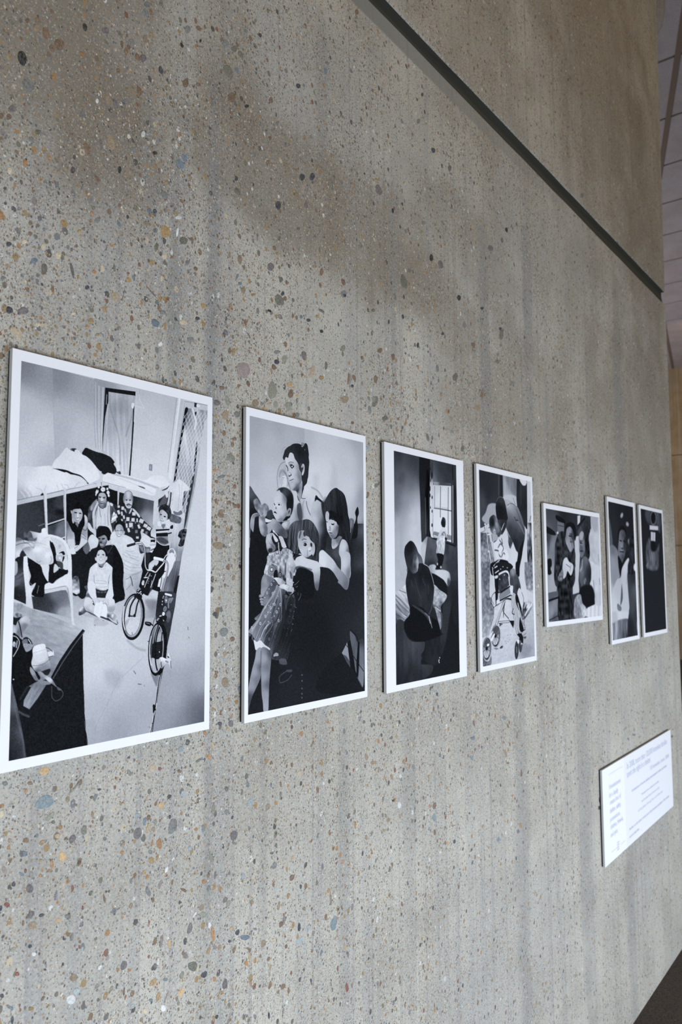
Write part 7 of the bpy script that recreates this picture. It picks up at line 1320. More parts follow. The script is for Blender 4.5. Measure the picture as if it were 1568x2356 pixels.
OPS['p3'] = [
('P',((59,21,55),(367,52,60),(112,279,75),(359,324,95),(407,422,165),(227,536,140),(44,548,95),(349,662,205),(415,591,205),(99,742,170),(33,940,175),(342,864,205),(87,1135,180),(473,792,200),(466,178,60),(466,996,210),(29,1071,170)),[-6,-4,498,-4,490,244,510,448,514,722,521,926,642,868,595,1062,565,1172,617,1208,456,1335,-43,1524,-7,877],0.0,9.3,0,1,('n',60,60,4,1)),
('P',((574,98,36),(562,444,45),(554,720,60)),[498,-10,725,-9,715,293,678,575,642,854,546,953,512,790,508,517,495,312],0.0,21.1,0,1,None),
('P',36,[612,136,721,111,724,432,737,850,629,854,596,649],0.0,13.6,0,1,('r',16,240,26,3,0)),
('L',120,[616,440,616,648,616,827],15.4,23.1,1,0.6,None),
('P',((571,993,190),(641,888,150)),[520,954,649,860,638,992,578,1199,516,1063],0.0,13.4,1,1,None),
('P',((749,80,60),(740,361,205),(733,571,215),(726,781,215),(751,23,75)),[724,5,793,5,779,428,760,780,777,877,723,865,698,782,707,433],0.0,8.8,0,1,None),
('P',45,[739,109,736,117,731,123,724,124,719,119,717,111,719,103,725,97,731,96,737,101],0.0,8.8,1,1,None),
('P',45,[779,175,774,200,764,217,752,218,743,203,740,179,745,154,755,137,767,136,776,151],0.0,8.8,1,1,None),
('P',45,[725,404,722,417,716,425,710,425,705,418,703,406,705,393,711,385,718,385,723,392],0.0,8.8,1,1,None),
('P',45,[771,422,768,433,761,441,754,442,748,435,746,424,749,412,755,404,763,404,769,410],0.0,8.8,1,1,None),
('P',45,[730,537,728,546,723,552,717,552,712,547,711,538,713,529,718,523,724,522,728,528],0.0,8.8,1,1,None),
('P',45,[764,576,761,587,756,594,749,595,744,588,742,578,744,567,750,560,757,560,762,566],0.0,8.8,1,1,None),
('P',45,[727,327,725,344,719,354,712,355,707,345,705,329,708,312,714,302,721,301,726,311],0.0,8.8,1,1,None),
('P',45,[761,731,758,743,751,751,743,751,736,744,734,732,737,719,744,711,753,711,759,718],0.0,8.8,1,1,None),
('P',45,[738,235,736,248,732,256,727,256,723,249,722,237,724,224,728,216,733,216,737,223],0.0,8.8,1,1,None),
('P',((972,92,60),(1192,33,55),(898,192,70),(1113,186,60),(841,226,110)),[793,5,1320,1,1311,241,1184,253,785,245],0.0,8.2,0,1,None),
('P',((981,249,75),(840,243,150)),[785,245,1200,222,1199,251,797,279],0.0,9.1,0,1,None),
('P',((962,379,222),(895,278,195),(1022,697,222)),[784,280,1198,255,1177,835,1167,900,778,863,767,779],0.0,8.1,0,1,None),
('L',45,[948,287,935,531,933,630],11.1,9.0,1,1,None),
('L',45,[1124,279,1111,548,1105,808],11.3,9.3,1,1,None),
('L',60,[802,539,942,539,1180,544],10.1,8.1,1,1,None),
('L',110,[818,295,809,539],8.9,11.9,1,1,None),
('L',170,[830,530,1101,524],16.1,20.2,1,0.6,None),
('P',((821,812,130),(1133,844,130)),[787,800,891,806,1170,828,1168,879,792,855],0.0,12.1,1,1,None),
('L',222,[785,842,875,856,1167,900],10.0,9.0,1,1,None),
('P',((1208,396,60),(1190,689,70)),[1196,120,1248,115,1219,906,1174,907],0.0,8.3,0,1,None),
('L',215,[1231,248,1221,615,1210,906],10.4,9.4,1,1,None),
('P',((1276,171,60),(1277,538,50),(1278,318,40)),[1252,19,1328,4,1300,940,1225,935],0.0,7.4,0,1,None),
('L',34,[1236,28,1234,175],18.9,16.8,1,1,None),
('P',((735,920,90),(868,1057,90),(1157,980,75),(662,1061,75),(1226,1124,60),(725,1199,45),(1085,946,60)),[649,860,777,870,1160,908,1308,940,1292,1343,586,1336,564,1199,595,1062],0.0,9.9,0,1,('n',60,60,7,3)),
('P',36,[709,865,1015,898,1278,934,1277,956,1014,919,736,878],0.0,14.2,0,1,None),
('P',((1008,683,36),(1038,660,70)),[989,627,1038,639,1051,681,1038,732,999,752,961,728,944,694,967,650],0.0,10.1,1,1,None),
('P',((991,770,215),(933,794,205),(988,841,190)),[970,742,1027,747,1062,781,1075,838,1066,882,1030,876,1003,827,975,821,875,860,905,802,948,772],0.0,9.1,1,1,None),
('P',((915,915,190),(925,1021,185),(987,877,215)),[875,860,960,835,1031,847,1029,912,1019,983,995,1048,953,1042,834,1037,850,959,838,917],0.0,9.0,1,1,('n',20,28,30,4)),
('L',90,[961,821,1018,797,1059,868,1043,904],16.2,16.2,1,0.8,None),
('L',60,[1029,904,1050,925],12.2,10.2,1,1,None),
('L',225,[852,917,930,879,1016,869],9.0,9.0,1,1,None),
('P',40,[1031,854,1074,860,1066,889,1030,883],0.0,9.2,1,1,None),
('P',((922,1113,34),),[841,1040,988,1052,978,1127,948,1184,932,1240,945,1269,834,1240,829,1170,866,1114],0.0,9.0,1,1,None),
('P',180,[864,1156,861,1165,854,1171,846,1171,839,1165,837,1156,840,1147,847,1141,855,1141,862,1147],0.0,9.9,1,1,None),
('P',190,[943,1191,940,1199,931,1204,921,1204,912,1199,909,1191,913,1183,922,1177,932,1177,940,1182],0.0,10.0,1,1,None),
('P',((766,1196,190),(1002,1252,200),(861,1252,205),(1117,1267,190),(725,1203,150)),[665,1183,767,1161,822,1182,807,1217,918,1217,1032,1224,1118,1253,1145,1310,1128,1368,1083,1410,999,1345,832,1294,730,1259],0.0,16.0,1,1,None),
('P',((859,1323,36),),[723,1259,943,1316,1013,1359,1053,1453,1065,1510,994,1480,773,1392],0.0,10.0,1,1,None),
('P',((854,1463,150),(851,1533,190),(964,1536,185),(821,1602,150),(800,1420,190),(919,1598,90)),[760,1391,897,1443,1051,1503,1006,1565,918,1619,916,1676,926,1817,895,1878,856,1799,804,1692,739,1613],0.0,8.9,1,1,('n',32,20,22,4)),
('L',60,[739,1606,848,1645,915,1711,926,1817],25.7,25.7,1,0.7,None),
('L',190,[793,1629,902,1675],13.8,13.8,1,1,None),
('L',130,[930,1697,947,1818,943,1917],8.0,10.0,1,0.8,None),
('L',60,[1071,1346,1096,1453,1106,1568],12.2,20.4,1,0.6,None),
('P',((1059,1681,60),(980,1890,60),(944,2100,50),(1139,1469,50)),[1072,1324,1143,1361,1166,1541,1100,1754,1003,2034,899,2166,893,1956,942,1747,961,1607,1050,1538],0.0,40.4,1,0.8,None),
('P',((1263,1326,60),(1284,1180,60),(1210,1543,45)),[1119,1217,1302,1077,1292,1763,1188,1758],0.0,62.3,1,0.6,None),
('P',((76,1512,165),(196,1581,170),(25,1640,140),(168,1679,150),(139,1415,190),(46,1738,90)),[-12,1464,78,1434,177,1383,202,1370,235,1516,281,1637,267,1683,154,1757,-3,1768,-5,1639],0.0,8.9,1,1,('r',120,20,30,4,0.6)),
('L',60,[5,1484,112,1539,219,1622],8.0,14.2,1,0.7,None),
('L',60,[4,1523,134,1605,255,1669],8.0,14.3,1,0.7,None),
('L',60,[15,1575,132,1664,217,1701],8.0,14.2,1,0.7,None),
('L',60,[78,1434,199,1463],8.0,14.3,1,0.7,None),
('L',60,[0,1672,107,1709,167,1738],8.0,14.2,1,0.7,None),
('L',205,[11,1504,135,1573,243,1642],7.1,12.5,1,0.6,None),
('L',205,[8,1614,132,1684,192,1706],7.1,12.4,1,0.6,None),
('L',205,[77,1466,198,1515],7.1,12.5,1,0.6,None),
('P',((67,1837,55),(63,1966,62),(307,2017,75),(180,2106,60),(55,2225,48),(431,2127,60),(557,2239,62),(299,2281,45),(489,2334,50),(28,2351,45)),[-3,1788,166,1757,210,1911,359,1974,553,1974,535,2102,479,2212,717,2247,646,2350,295,2393,-3,2399],0.0,18.4,1,1,('r',40,180,6,3,0)),
('P',((288,1000,34),(399,1099,75),(435,1166,120),(334,1133,45)),[290,920,353,931,415,983,452,1037,516,1083,546,1145,564,1227,456,1308,278,1333,231,1214,197,1134,175,1055,189,989,227,955],0.0,8.3,1,1,None),
('P',((386,1099,75),(436,1132,170),(434,1186,165),(383,1186,60),(420,1233,95)),[361,1079,425,1064,452,1118,448,1179,433,1220,406,1260,356,1227,333,1173],0.0,14.9,1,1,None),
('L',205,[449,1132,445,1179,422,1240],5.6,8.4,1,0.8,None),
('P',90,[436,1057,437,1066,435,1073,431,1073,425,1068,421,1058,419,1049,421,1043,426,1042,432,1048],0.0,8.4,1,1,None),
('L',45,[257,1198,225,1218,231,1245],7.3,7.3,1,1,None),
('P',((456,1319,38),(453,1421,62),(694,1321,38),(324,1452,48),(555,1491,60),(457,1286,34),(633,1527,45),(316,1718,30)),[257,1205,330,1258,407,1252,447,1211,461,1157,553,1156,658,1183,710,1252,748,1322,773,1392,772,1447,755,1530,745,1613,792,1657,843,1778,895,1886,964,1932,865,1954,890,2018,916,2083,856,2205,772,2252,664,2236,533,2176,482,2118,549,2069,552,1981,359,1968,235,1913,163,1843,166,1751,267,1690,269,1623,246,1570,212,1463,196,1357,217,1284],0.0,9.5,1,1,('n',60,100,5,4)),
('P',32,[269,1630,345,1600,524,1626,641,1706,707,1736,843,1785,895,1900,893,1942,565,1982,359,1968,235,1913,170,1836,178,1758,266,1703],0.0,18.7,1,1,None),
('L',205,[559,1159,658,1190,710,1259,755,1343,773,1398],6.8,8.7,1,1,None),
('L',80,[379,1319,427,1420,489,1523],11.2,20.5,1,0.5,None),
('L',80,[534,1320,585,1389],11.4,20.9,1,0.5,None),
('L',80,[303,1331,326,1399],11.0,20.2,1,0.5,None),
('L',80,[651,1390,655,1473],11.5,21.1,1,0.5,None),
('P',((421,1609,60),(550,1661,70)),[320,1599,370,1597,524,1653,627,1712,680,1735,706,1778,717,1861,678,1804,639,1761,548,1695],0.0,11.4,1,1,None),
('L',150,[575,1683,640,1720,679,1776,717,1847],8.6,11.5,1,0.8,None),
('L',225,[657,1720,668,1769,681,1797],6.7,7.7,1,1,None),
('L',95,[740,1558,710,1640,655,1700],7.7,13.5,1,1,None),
('P',205,[879,2182,877,2186,873,2188,868,2188,864,2185,862,2181,864,2177,868,2175,874,2175,878,2178],0.0,5.9,1,1,None),
('P',205,[864,2205,863,2209,858,2211,853,2211,849,2208,848,2204,849,2200,854,2198,859,2198,863,2201],0.0,5.9,1,1,None),
('P',205,[866,2233,864,2237,860,2239,855,2239,851,2236,850,2232,851,2228,856,2226,861,2226,865,2229],0.0,5.9,1,1,None),
('P',205,[857,2219,855,2223,851,2225,846,2224,842,2221,840,2217,842,2213,846,2211,851,2211,856,2214],0.0,5.9,1,1,None),
('L',60,[893,1956,904,2026],11.9,13.9,1,0.7,None),]
OPS['p4'] = [
('P',((136,115,50),(260,284,48),(70,418,75),(114,593,70),(322,370,60)),[-13,-2,672,-4,669,315,470,390,373,700,-1,716],0.0,9.1,0,1,None),
('L',85,[545,15,532,263],27.8,37.1,1,0.8,None),
('L',40,[614,21,607,288],37.4,24.3,1,1,None),
('P',((827,51,130),(967,166,120),(737,122,170),(902,285,190),(786,275,180),(1061,94,110)),[665,0,1089,1,1069,350,666,377],0.0,11.6,0,1,('r',30.800000000000004,440.00000000000006,10,3,0)),
('P',((858,282,195),(960,294,190)),[672,271,875,237,1075,253,1083,375,666,377],0.0,15.4,1,0.9,None),
('L',60,[961,274,1003,329,1031,365],8.8,11.7,1,0.7,None),
('P',((1241,143,55),(1339,332,45),(1327,528,50),(1122,88,45)),[1089,1,1423,-4,1398,655,1366,670,1100,476,1065,286],0.0,10.0,0,1,None),
('L',85,[1214,80,1199,341],20.0,36.0,1,0.5,None),
('P',215,[1188,-2,1406,1,1379,59,1307,75,1246,58],0.0,14.2,1,1,None),
('P',((1479,124,205),(1458,455,195)),[1423,-4,1567,-4,1538,583,1417,602],0.0,8.3,0,1,None),
('P',((1458,719,150),(1498,585,50),(1430,654,190),(1466,850,110),(1474,980,60)),[1411,576,1539,570,1555,1213,1286,1213,1304,919,1378,722],0.0,14.2,0,1,('n',35.2,44.0,50,2)),
('L',50,[1521,478,1484,546],14.4,14.4,1,1,None),
('P',((290,493,165),(179,589,165)),[240,412,443,386,550,447,513,633,242,658,137,651,49,602,156,519],0.0,21.5,1,1,None),
('P',((100,889,120),(69,1007,150),(128,1124,140),(39,832,70)),[9,774,237,766,292,1003,375,1215,-4,1216],0.0,10.6,0,1,('n',30.800000000000004,26.400000000000002,32,5)),
('P',((1222,985,205),(1063,1115,210),(921,991,205)),[733,722,932,802,1074,924,1319,659,1378,722,1364,1213,622,1215,719,995],0.0,9.7,0,1,None),
('P',((85,1221,110),(115,1397,110),(71,1513,130),(195,1633,100),(125,1748,150),(53,1919,165),(63,1687,120)),[6,1128,259,1126,227,1517,352,1686,332,1816,233,1929,176,2030,-4,2042],0.0,10.5,0,1,('n',35.2,26.400000000000002,30,5)),
('P',((724,1956,200),(574,2128,190),(426,2355,190),(1321,1926,185),(1305,2180,165),(1221,2300,150),(595,1737,205),(998,2251,190)),[338,1686,601,1622,1035,1598,1355,1619,1526,1676,1561,2392,-1,2391,214,2336,233,1929,318,1815],0.0,13.0,0,1,('n',52.800000000000004,22.0,8,5)),
('P',((1439,1284,110),(1401,1381,130),(1429,1446,165)),[1276,1116,1545,1114,1550,1546,1317,1477,1263,1348],0.0,16.2,0,1,('n',35.2,30.800000000000004,36,6)),
('P',((1201,1347,205),(1313,1541,205)),[1108,1118,1276,1116,1251,1284,1317,1477,1353,1645,1214,1641,1133,1474,1038,1283],0.0,13.9,0,1,None),
('P',((302,1340,195),(267,1517,200)),[254,1221,348,1221,361,1496,330,1578,251,1564,213,1528],0.0,10.7,1,1,None),
('P',((700,810,205),(805,993,205),(918,1054,210)),[589,777,762,720,830,805,928,865,1012,964,1068,1020,1041,1242,806,1242,742,1087,610,905],0.0,8.6,1,1,None),
('P',45,[761,739,844,805,932,802,914,865,836,949,783,869,787,794],0.0,11.4,1,0.8,('n',26.400000000000002,26.400000000000002,30,2)),
('L',200,[11,751,122,711,241,670],49.1,10.5,1,1,None),
('L',90,[3,775,133,746],7.0,7.8,1,1,None),
('L',60,[97,682,133,734],12.3,10.5,1,1,None),
('P',((881,394,185),(951,453,150),(1103,412,130),(1174,504,100),(845,522,95),(944,580,85),(1010,736,60),(866,679,50),(1167,633,95),(1003,863,38),(1203,793,50),(812,336,190)),[697,331,784,306,871,319,987,355,1090,381,1162,440,1235,520,1291,615,1317,698,1304,789,1259,888,1190,1018,1121,1146,1098,1293,993,1292,1033,1115,1069,1001,1012,964,928,865,844,799,762,720,709,636,717,498],0.0,8.8,1,1,None),
('L',60,[780,382,898,349,1001,361],8.7,11.6,1,0.7,None),
('L',205,[779,407,854,364],13.4,15.3,1,0.6,None),
('L',60,[1058,415,1157,537,1243,636,1301,712],11.9,15.9,1,0.8,None),
('L',130,[1087,426,1188,536,1274,635],8.0,11.9,1,0.7,None),
('L',150,[991,540,1108,591,1211,664,1284,738],11.9,15.8,1,0.8,None),
('L',50,[992,527,1035,563,1095,560],15.7,15.7,1,1,None),
('L',70,[1071,708,1083,765,1021,799],19.6,25.5,1,0.6,None),
('P',((1154,1114,36),(1097,1051,36)),[1150,923,1263,823,1205,1018,1137,1146,1110,1214,1097,1305,992,1305,1014,1179,1083,1026],0.0,8.8,1,1,None),
('P',((578,445,36),(599,320,60)),[544,293,601,283,670,302,710,349,749,434,773,508,785,557,710,623,624,652,540,656,486,622,455,562,438,484,435,423,458,367,501,321],0.0,8.4,1,1,None),
('L',110,[465,360,516,307,586,287,656,297],8.4,9.3,1,0.8,None),
('L',205,[442,557,481,598],8.2,9.2,1,1,None),
('P',((595,660,50),(513,645,70)),[487,597,741,584,737,653,676,724,589,777,564,716],0.0,11.2,1,1,None),
('P',205,[593,703,653,638,682,618,637,670,584,734],0.0,7.5,1,1,None),
('P',((349,641,32),(455,696,80),(507,755,70),(458,635,130),(399,735,150)),[368,532,435,551,474,598,513,645,580,691,591,746,547,790,490,811,423,795,369,785,303,763,259,705,243,634,272,572],0.0,8.2,1,1,None),
('P',((457,666,150),(467,726,120)),[417,631,472,635,511,682,536,730,479,756,435,697],0.0,23.8,1,0.8,None),
('P',190,[421,738,422,754,412,766,394,768,375,760,362,745,361,729,371,717,390,715,408,723],0.0,9.1,1,1,None),
('P',90,[410,743,411,751,408,757,400,758,392,754,386,746,385,737,389,731,396,730,404,735],0.0,8.2,1,1,None),
('P',((367,821,165),),[303,775,451,782,475,835,392,874,325,870],0.0,8.1,1,1,None),
('P',((458,909,215),),[364,881,503,841,587,813,665,934,747,994,801,1055,684,1119,545,1090,435,1091,385,1001],0.0,8.3,1,1,None),
('L',60,[530,846,611,893,587,826],18.5,12.9,1,0.85,None),
('L',60,[484,939,555,894,636,947,563,1010],18.4,12.9,1,0.85,None),
('L',60,[387,977,495,987,507,1035,547,1059],18.3,12.8,1,0.85,None),
('L',60,[575,1059,633,1009,716,1044],18.6,13.0,1,0.85,None),
('P',215,[391,899,460,866,514,883,442,964,375,941],0.0,7.3,1,1,None),
('P',222,[525,938,623,935,577,1004,520,1035,495,987],0.0,7.4,1,1,None),
('P',215,[397,1031,480,1024,436,1085],0.0,7.3,1,1,None),
('P',222,[692,958,761,1006,771,1081,714,1088,681,1033],0.0,7.5,1,1,None),
('P',222,[633,1009,671,1094,628,1107,616,1058],0.0,7.4,1,1,None),
('L',38,[364,881,433,855],10.9,7.2,1,1,None),
('L',45,[309,787,325,864],8.1,7.2,1,1,None),
('L',225,[134,663,171,768,208,945,261,1093,294,1215,344,1301],13.3,7.1,1,1,None),
('L',60,[161,697,200,838,226,992],7.1,7.1,1,0.8,None),
('P',222,[160,662,155,667,142,670,126,671,113,669,108,664,113,659,126,655,143,655,155,657],0.0,7.0,1,1,None),
('P',220,[271,782,265,788,245,794,219,797,197,796,187,792,193,785,213,779,239,776,261,777],0.0,7.1,1,1,None),
('P',215,[240,995,236,1001,225,1006,212,1006,202,1002,198,996,202,990,213,985,226,985,236,989],0.0,7.1,1,1,None),
('L',60,[205,1017,187,1123],8.8,8.8,1,1,None),
('L',120,[270,896,318,1003,353,1122,350,1182],35.8,14.3,1,1,None),
('L',205,[290,901,342,1062],9.0,9.0,1,1,None),
('P',34,[258,1153,379,1122,518,1090,741,1106,796,1149,911,1179,880,1204,904,1304,344,1301,253,1242],0.0,11.1,1,1,None),
('L',170,[350,1176,475,1115,517,1096],20.0,8.2,1,1,None),
('L',190,[489,1115,511,1215,534,1302],11.0,7.3,1,1,None),
('L',190,[348,1206,430,1187],12.6,7.2,1,1,None),
('P',((426,1281,34),(623,1196,40)),[349,1185,405,1142,543,1123,740,1121,854,1145,911,1176,895,1201,806,1232,763,1239,480,1281,469,1498,523,1511,409,1616,379,1669,370,1579,363,1460,358,1281],0.0,8.3,0,1,None),
('P',((614,1373,75),(609,1464,60),(532,1342,50)),[480,1281,676,1257,758,1319,782,1418,608,1489,496,1505,474,1402],0.0,8.3,0,1,('n',30.800000000000004,30.800000000000004,14,3)),
('L',215,[480,1281,649,1245,748,1251,787,1319,804,1406,833,1530,839,1561],24.4,7.5,1,1,None),
('L',225,[705,1251,775,1282,799,1363],11.3,7.5,1,1,None),
('P',((634,1526,130),),[468,1522,780,1449,819,1524,491,1613],0.0,7.4,0,1,None),
('L',34,[523,1511,795,1437],22.3,8.3,0,1,None),
('L',34,[477,1618,818,1548],18.5,7.4,0,1,None),
('L',200,[490,1631,831,1567],11.1,6.5,1,1,None),
('P',215,[839,1431,883,1426,900,1507,834,1518],0.0,7.6,0,1,None),
('P',205,[370,1305,452,1293,451,1323,382,1335],0.0,7.2,1,1,None),
('L',222,[309,1197,341,1364,374,1496],12.5,7.2,1,1,None),
('L',34,[486,1160,467,1402,496,1505],12.7,7.3,1,1,None),
('P',190,[455,1516,496,1517,464,1606,437,1605],0.0,6.3,0,1,None),
('L',205,[376,1197,444,1178],14.5,7.2,1,1,None),
('L',205,[386,1263,483,1233],14.5,7.2,1,1,None),
('P',190,[754,1195,750,1199,741,1201,731,1201,722,1199,719,1196,723,1192,731,1190,742,1190,751,1192],0.0,6.6,1,1,None),
('P',190,[555,1214,552,1218,544,1220,533,1220,525,1218,522,1214,526,1211,534,1209,544,1209,552,1211],0.0,6.4,1,1,None),
('P',190,[627,1184,623,1187,615,1189,604,1189,596,1187,593,1184,597,1180,605,1178,615,1178,624,1180],0.0,6.5,1,1,None),
('P',190,[521,1342,518,1345,509,1347,499,1347,491,1345,488,1341,491,1338,500,1336,510,1336,518,1338],0.0,6.4,1,1,None),
('P',190,[663,1288,660,1291,651,1294,641,1293,633,1291,630,1288,633,1284,642,1282,652,1282,660,1284],0.0,6.5,1,1,None),
('P',((907,1251,140),(946,1345,75),(827,1375,60),(1042,1472,60),(898,1407,70)),[821,1226,954,1207,994,1270,1066,1315,1121,1410,1133,1474,1056,1497,1024,1534,892,1519,897,1432,810,1418,801,1319],0.0,8.7,1,1,('n',30.800000000000004,66.0,12,3)),
('P',34,[1003,1119,1123,1118,1101,1232,1068,1289,1009,1276,982,1220],0.0,8.8,1,1,None),
('P',((1095,1599,205),(1150,1696,210)),[1041,1491,1103,1460,1159,1538,1186,1602,1205,1666,1163,1728,1120,1695,1064,1611,1023,1547],0.0,8.8,1,1,None),
('P',34,[980,1521,1037,1560,1092,1650,1147,1740,1099,1788,1000,1691,961,1596],0.0,8.7,1,1,None),
('L',40,[1160,1519,1217,1603,1198,1653],9.9,7.9,1,1,None),
('P',((1255,1731,60),(1334,1702,205),(1297,1797,110)),[1214,1653,1305,1669,1368,1658,1479,1662,1476,1713,1393,1775,1247,1871,1140,1872,1114,1789,1162,1753],0.0,8.9,1,1,('n',30.800000000000004,30.800000000000004,40,4)),
('L',222,[1249,1827,1330,1766,1444,1706,1478,1675],20.1,8.0,1,1,None),
('L',34,[1232,1864,1359,1806,1475,1720],9.0,7.0,1,1,None),
('L',215,[1224,1730,1274,1674],13.9,7.9,1,1,None),
('P',215,[1319,1702,1415,1673,1396,1724,1333,1728],0.0,9.0,1,1,None),
('L',34,[388,1496,306,1530,257,1588,286,1660,352,1680,394,1652],8.9,6.2,1,1,None),
('L',222,[275,1624,325,1673,366,1663],14.2,7.1,1,1,None),
('P',200,[291,1565,373,1526,354,1627,288,1613],0.0,12.5,1,0.7,None),
('P',215,[409,1604,491,1607,476,1642,408,1634],0.0,7.2,1,1,None),
('L',45,[365,1675,461,1654,601,1616,715,1589,844,1599],11.0,7.4,1,1,None),
('L',190,[434,1647,517,1638,630,1599],7.3,6.4,1,1,None),
('P',34,[658,1606,744,1584,844,1599,872,1618,715,1601],0.0,6.6,1,1,None),
('L',60,[629,1623,526,1734,438,1839,395,1896,283,1990],43.3,6.3,1,1,None),
('L',225,[629,1623,526,1734,438,1839,395,1896,283,1990],19.5,5.4,1,1,None),
('L',60,[587,1622,483,1763,368,1889],23.5,6.3,1,1,None),
('L',225,[587,1622,483,1763,368,1889],10.6,5.4,1,1,None),
('L',50,[643,1630,610,1707,592,1798],20.2,9.2,1,1,None),
('L',40,[598,1683,581,1743,648,1794,730,1840],12.9,9.2,1,1,None),
('L',60,[602,1743,590,1822],12.8,7.3,1,1,None),
('L',60,[731,1834,757,1872],9.3,7.5,1,1,None),
('L',60,[846,1568,881,1717,918,1843,955,1969,1009,2059],45.7,6.7,1,1,None),
('L',225,[846,1568,881,1717,918,1843,955,1969,1009,2059],20.6,5.7,1,1,None),
('L',60,[921,1532,969,1721,1019,1879,1055,2037],44.2,6.7,1,1,None),
('L',225,[921,1532,969,1721,1019,1879,1055,2037],19.9,5.8,1,1,None),
('L',190,[888,1594,925,1719],28.6,11.4,1,0.8,None),
('L',60,[1032,1660,1112,1820,1181,1950,1239,2004],33.2,6.8,1,1,None),
('L',225,[1032,1660,1112,1820,1181,1950,1239,2004],14.9,5.9,1,1,None),
('L',60,[880,1730,848,1778,906,1799],15.2,9.5,1,1,None),
('L',60,[450,1881,587,1882,756,1887],27.5,6.4,1,1,None),
('L',225,[450,1881,587,1882,756,1887],12.4,5.5,1,1,None),
('P',34,[757,1872,901,1879,898,1929,867,1976],0.0,6.6,0,1,None),
('P',80,[463,1888,572,1905,474,1936],0.0,7.2,0,1,None),
('P',34,[1080,1850,1139,1885,1194,1982,1160,2043,1085,2026,1060,1944],0.0,8.8,1,1,None),
('L',205,[1110,1864,1208,2002],7.8,6.8,1,1,None),
('P',34,[1162,2012,1238,2017,1130,2042],0.0,7.8,1,1,None),
('L',110,[1215,1888,1224,1997],19.7,11.8,1,1,None),
('P',((360,1918,80),(348,2165,190)),[452,2050,434,2098,400,2134,357,2151,314,2147,279,2122,259,2082,257,2033,275,1987,308,1951,351,1932,394,1936,430,1960,451,2001],0.0,7.1,1,1,None),
('L',38,[468,2052,451,2098,420,2136,378,2159,333,2164,292,2151,260,2121,242,2079,242,2032,258,1986,289,1949,330,1925,375,1919,417,1932,449,1962,468,2004,468,2052],21.3,6.2,1,1,None),
('L',150,[497,2059,478,2109,443,2149,396,2174,345,2179,298,2164,262,2132,242,2087,240,2037,258,1988,293,1947,339,1922,390,1916,437,1930,475,1962,496,2007,497,2059],12.5,7.1,1,1,None),
('L',45,[354,2042,451,2081],6.3,5.4,0,1,None),
('L',45,[354,2042,411,2135],6.2,5.3,0,1,None),
('L',45,[354,2042,350,2153],6.2,5.3,0,1,None),
('L',45,[354,2042,291,2129],6.2,5.3,0,1,None),
('L',45,[354,2042,256,2071],6.2,5.3,0,1,None),
('L',45,[354,2042,259,2003],6.2,5.3,0,1,None),
('L',45,[354,2042,297,1949],6.2,5.3,0,1,None),
('L',45,[354,2042,358,1930],6.2,5.3,0,1,None),
('L',45,[354,2042,418,1954],6.2,5.4,0,1,None),
('L',45,[354,2042,453,2012],6.3,5.4,0,1,None),
('P',34,[386,2044,379,2057,363,2065,343,2064,327,2054,322,2040,329,2026,345,2019,365,2020,381,2030],0.0,7.1,1,1,None),
('L',190,[283,1990,216,2015,176,2042],22.7,8.7,1,1,None),
('P',225,[213,2085,309,2015,335,2029,251,2100],0.0,7.0,1,1,None),
('P',215,[176,2030,243,2000,269,2013,201,2055],0.0,7.0,1,1,None),
('L',38,[488,2194,544,2186],21.7,10.9,1,1,None),
('P',80,[300,2191,433,2202,366,2208],0.0,10.7,1,1,None),
('P',((113,2052,80),(101,2306,190)),[196,2188,181,2236,151,2273,113,2292,74,2288,42,2262,22,2221,20,2171,34,2123,64,2086,101,2067,141,2070,174,2095,193,2137],0.0,6.9,1,1,None),
('L',38,[210,2189,196,2237,169,2276,132,2299,91,2305,54,2291,24,2261,7,2218,6,2170,19,2123,46,2084,83,2060,123,2053,161,2066,191,2096,209,2140,210,2189],20.7,6.0,1,1,None),
('L',150,[236,2196,221,2247,190,2289,148,2314,102,2320,60,2305,26,2272,7,2227,4,2175,19,2124,50,2083,91,2057,136,2050,180,2064,214,2097,234,2143,236,2196],12.1,6.9,1,1,None),
('L',45,[107,2179,194,2220],6.1,5.2,0,1,None),
('L',45,[107,2179,158,2275],6.0,5.2,0,1,None),
('L',45,[107,2179,103,2293],6.0,5.2,0,1,None),
('L',45,[107,2179,50,2268],6.0,5.1,0,1,None),
('L',45,[107,2179,19,2209],6.0,5.1,0,1,None),
('L',45,[107,2179,21,2139],6.0,5.1,0,1,None),
('L',45,[107,2179,56,2084],6.0,5.2,0,1,None),
('L',45,[107,2179,111,2065],6.0,5.2,0,1,None),
('L',45,[107,2179,165,2090],6.0,5.2,0,1,None),
('L',45,[107,2179,197,2149],6.1,5.2,0,1,None),
('P',34,[138,2182,131,2195,116,2202,97,2201,82,2191,76,2177,83,2164,99,2157,118,2158,133,2168],0.0,6.9,1,1,None),
('P',235,[169,2147,154,2153,135,2153,120,2148,115,2140,121,2131,137,2125,155,2124,171,2129,176,2138],0.0,6.9,1,1,None),
('P',60,[1016,2266,1004,2313,983,2350,957,2369,933,2366,914,2343,904,2303,905,2255,917,2208,938,2171,963,2152,988,2154,1007,2177,1017,2217],0.0,7.6,1,1,None),
('L',34,[1016,2266,1004,2313,983,2350,957,2369,933,2366,914,2343,904,2303,905,2255,917,2208,938,2171,963,2152,988,2154,1007,2177,1017,2217,1016,2266],15.2,6.7,1,1,None),
('L',190,[959,2223,961,2292],8.6,7.6,1,1,None),
('P',60,[1143,2181,1130,2232,1110,2272,1086,2293,1064,2290,1047,2266,1039,2224,1041,2173,1053,2122,1073,2083,1097,2061,1119,2063,1137,2088,1145,2130],0.0,7.7,1,1,None),
('L',34,[1143,2181,1130,2232,1110,2272,1086,2293,1064,2290,1047,2266,1039,2224,1041,2173,1053,2122,1073,2083,1097,2061,1119,2063,1137,2088,1145,2130,1143,2181],15.5,6.8,1,1,None),
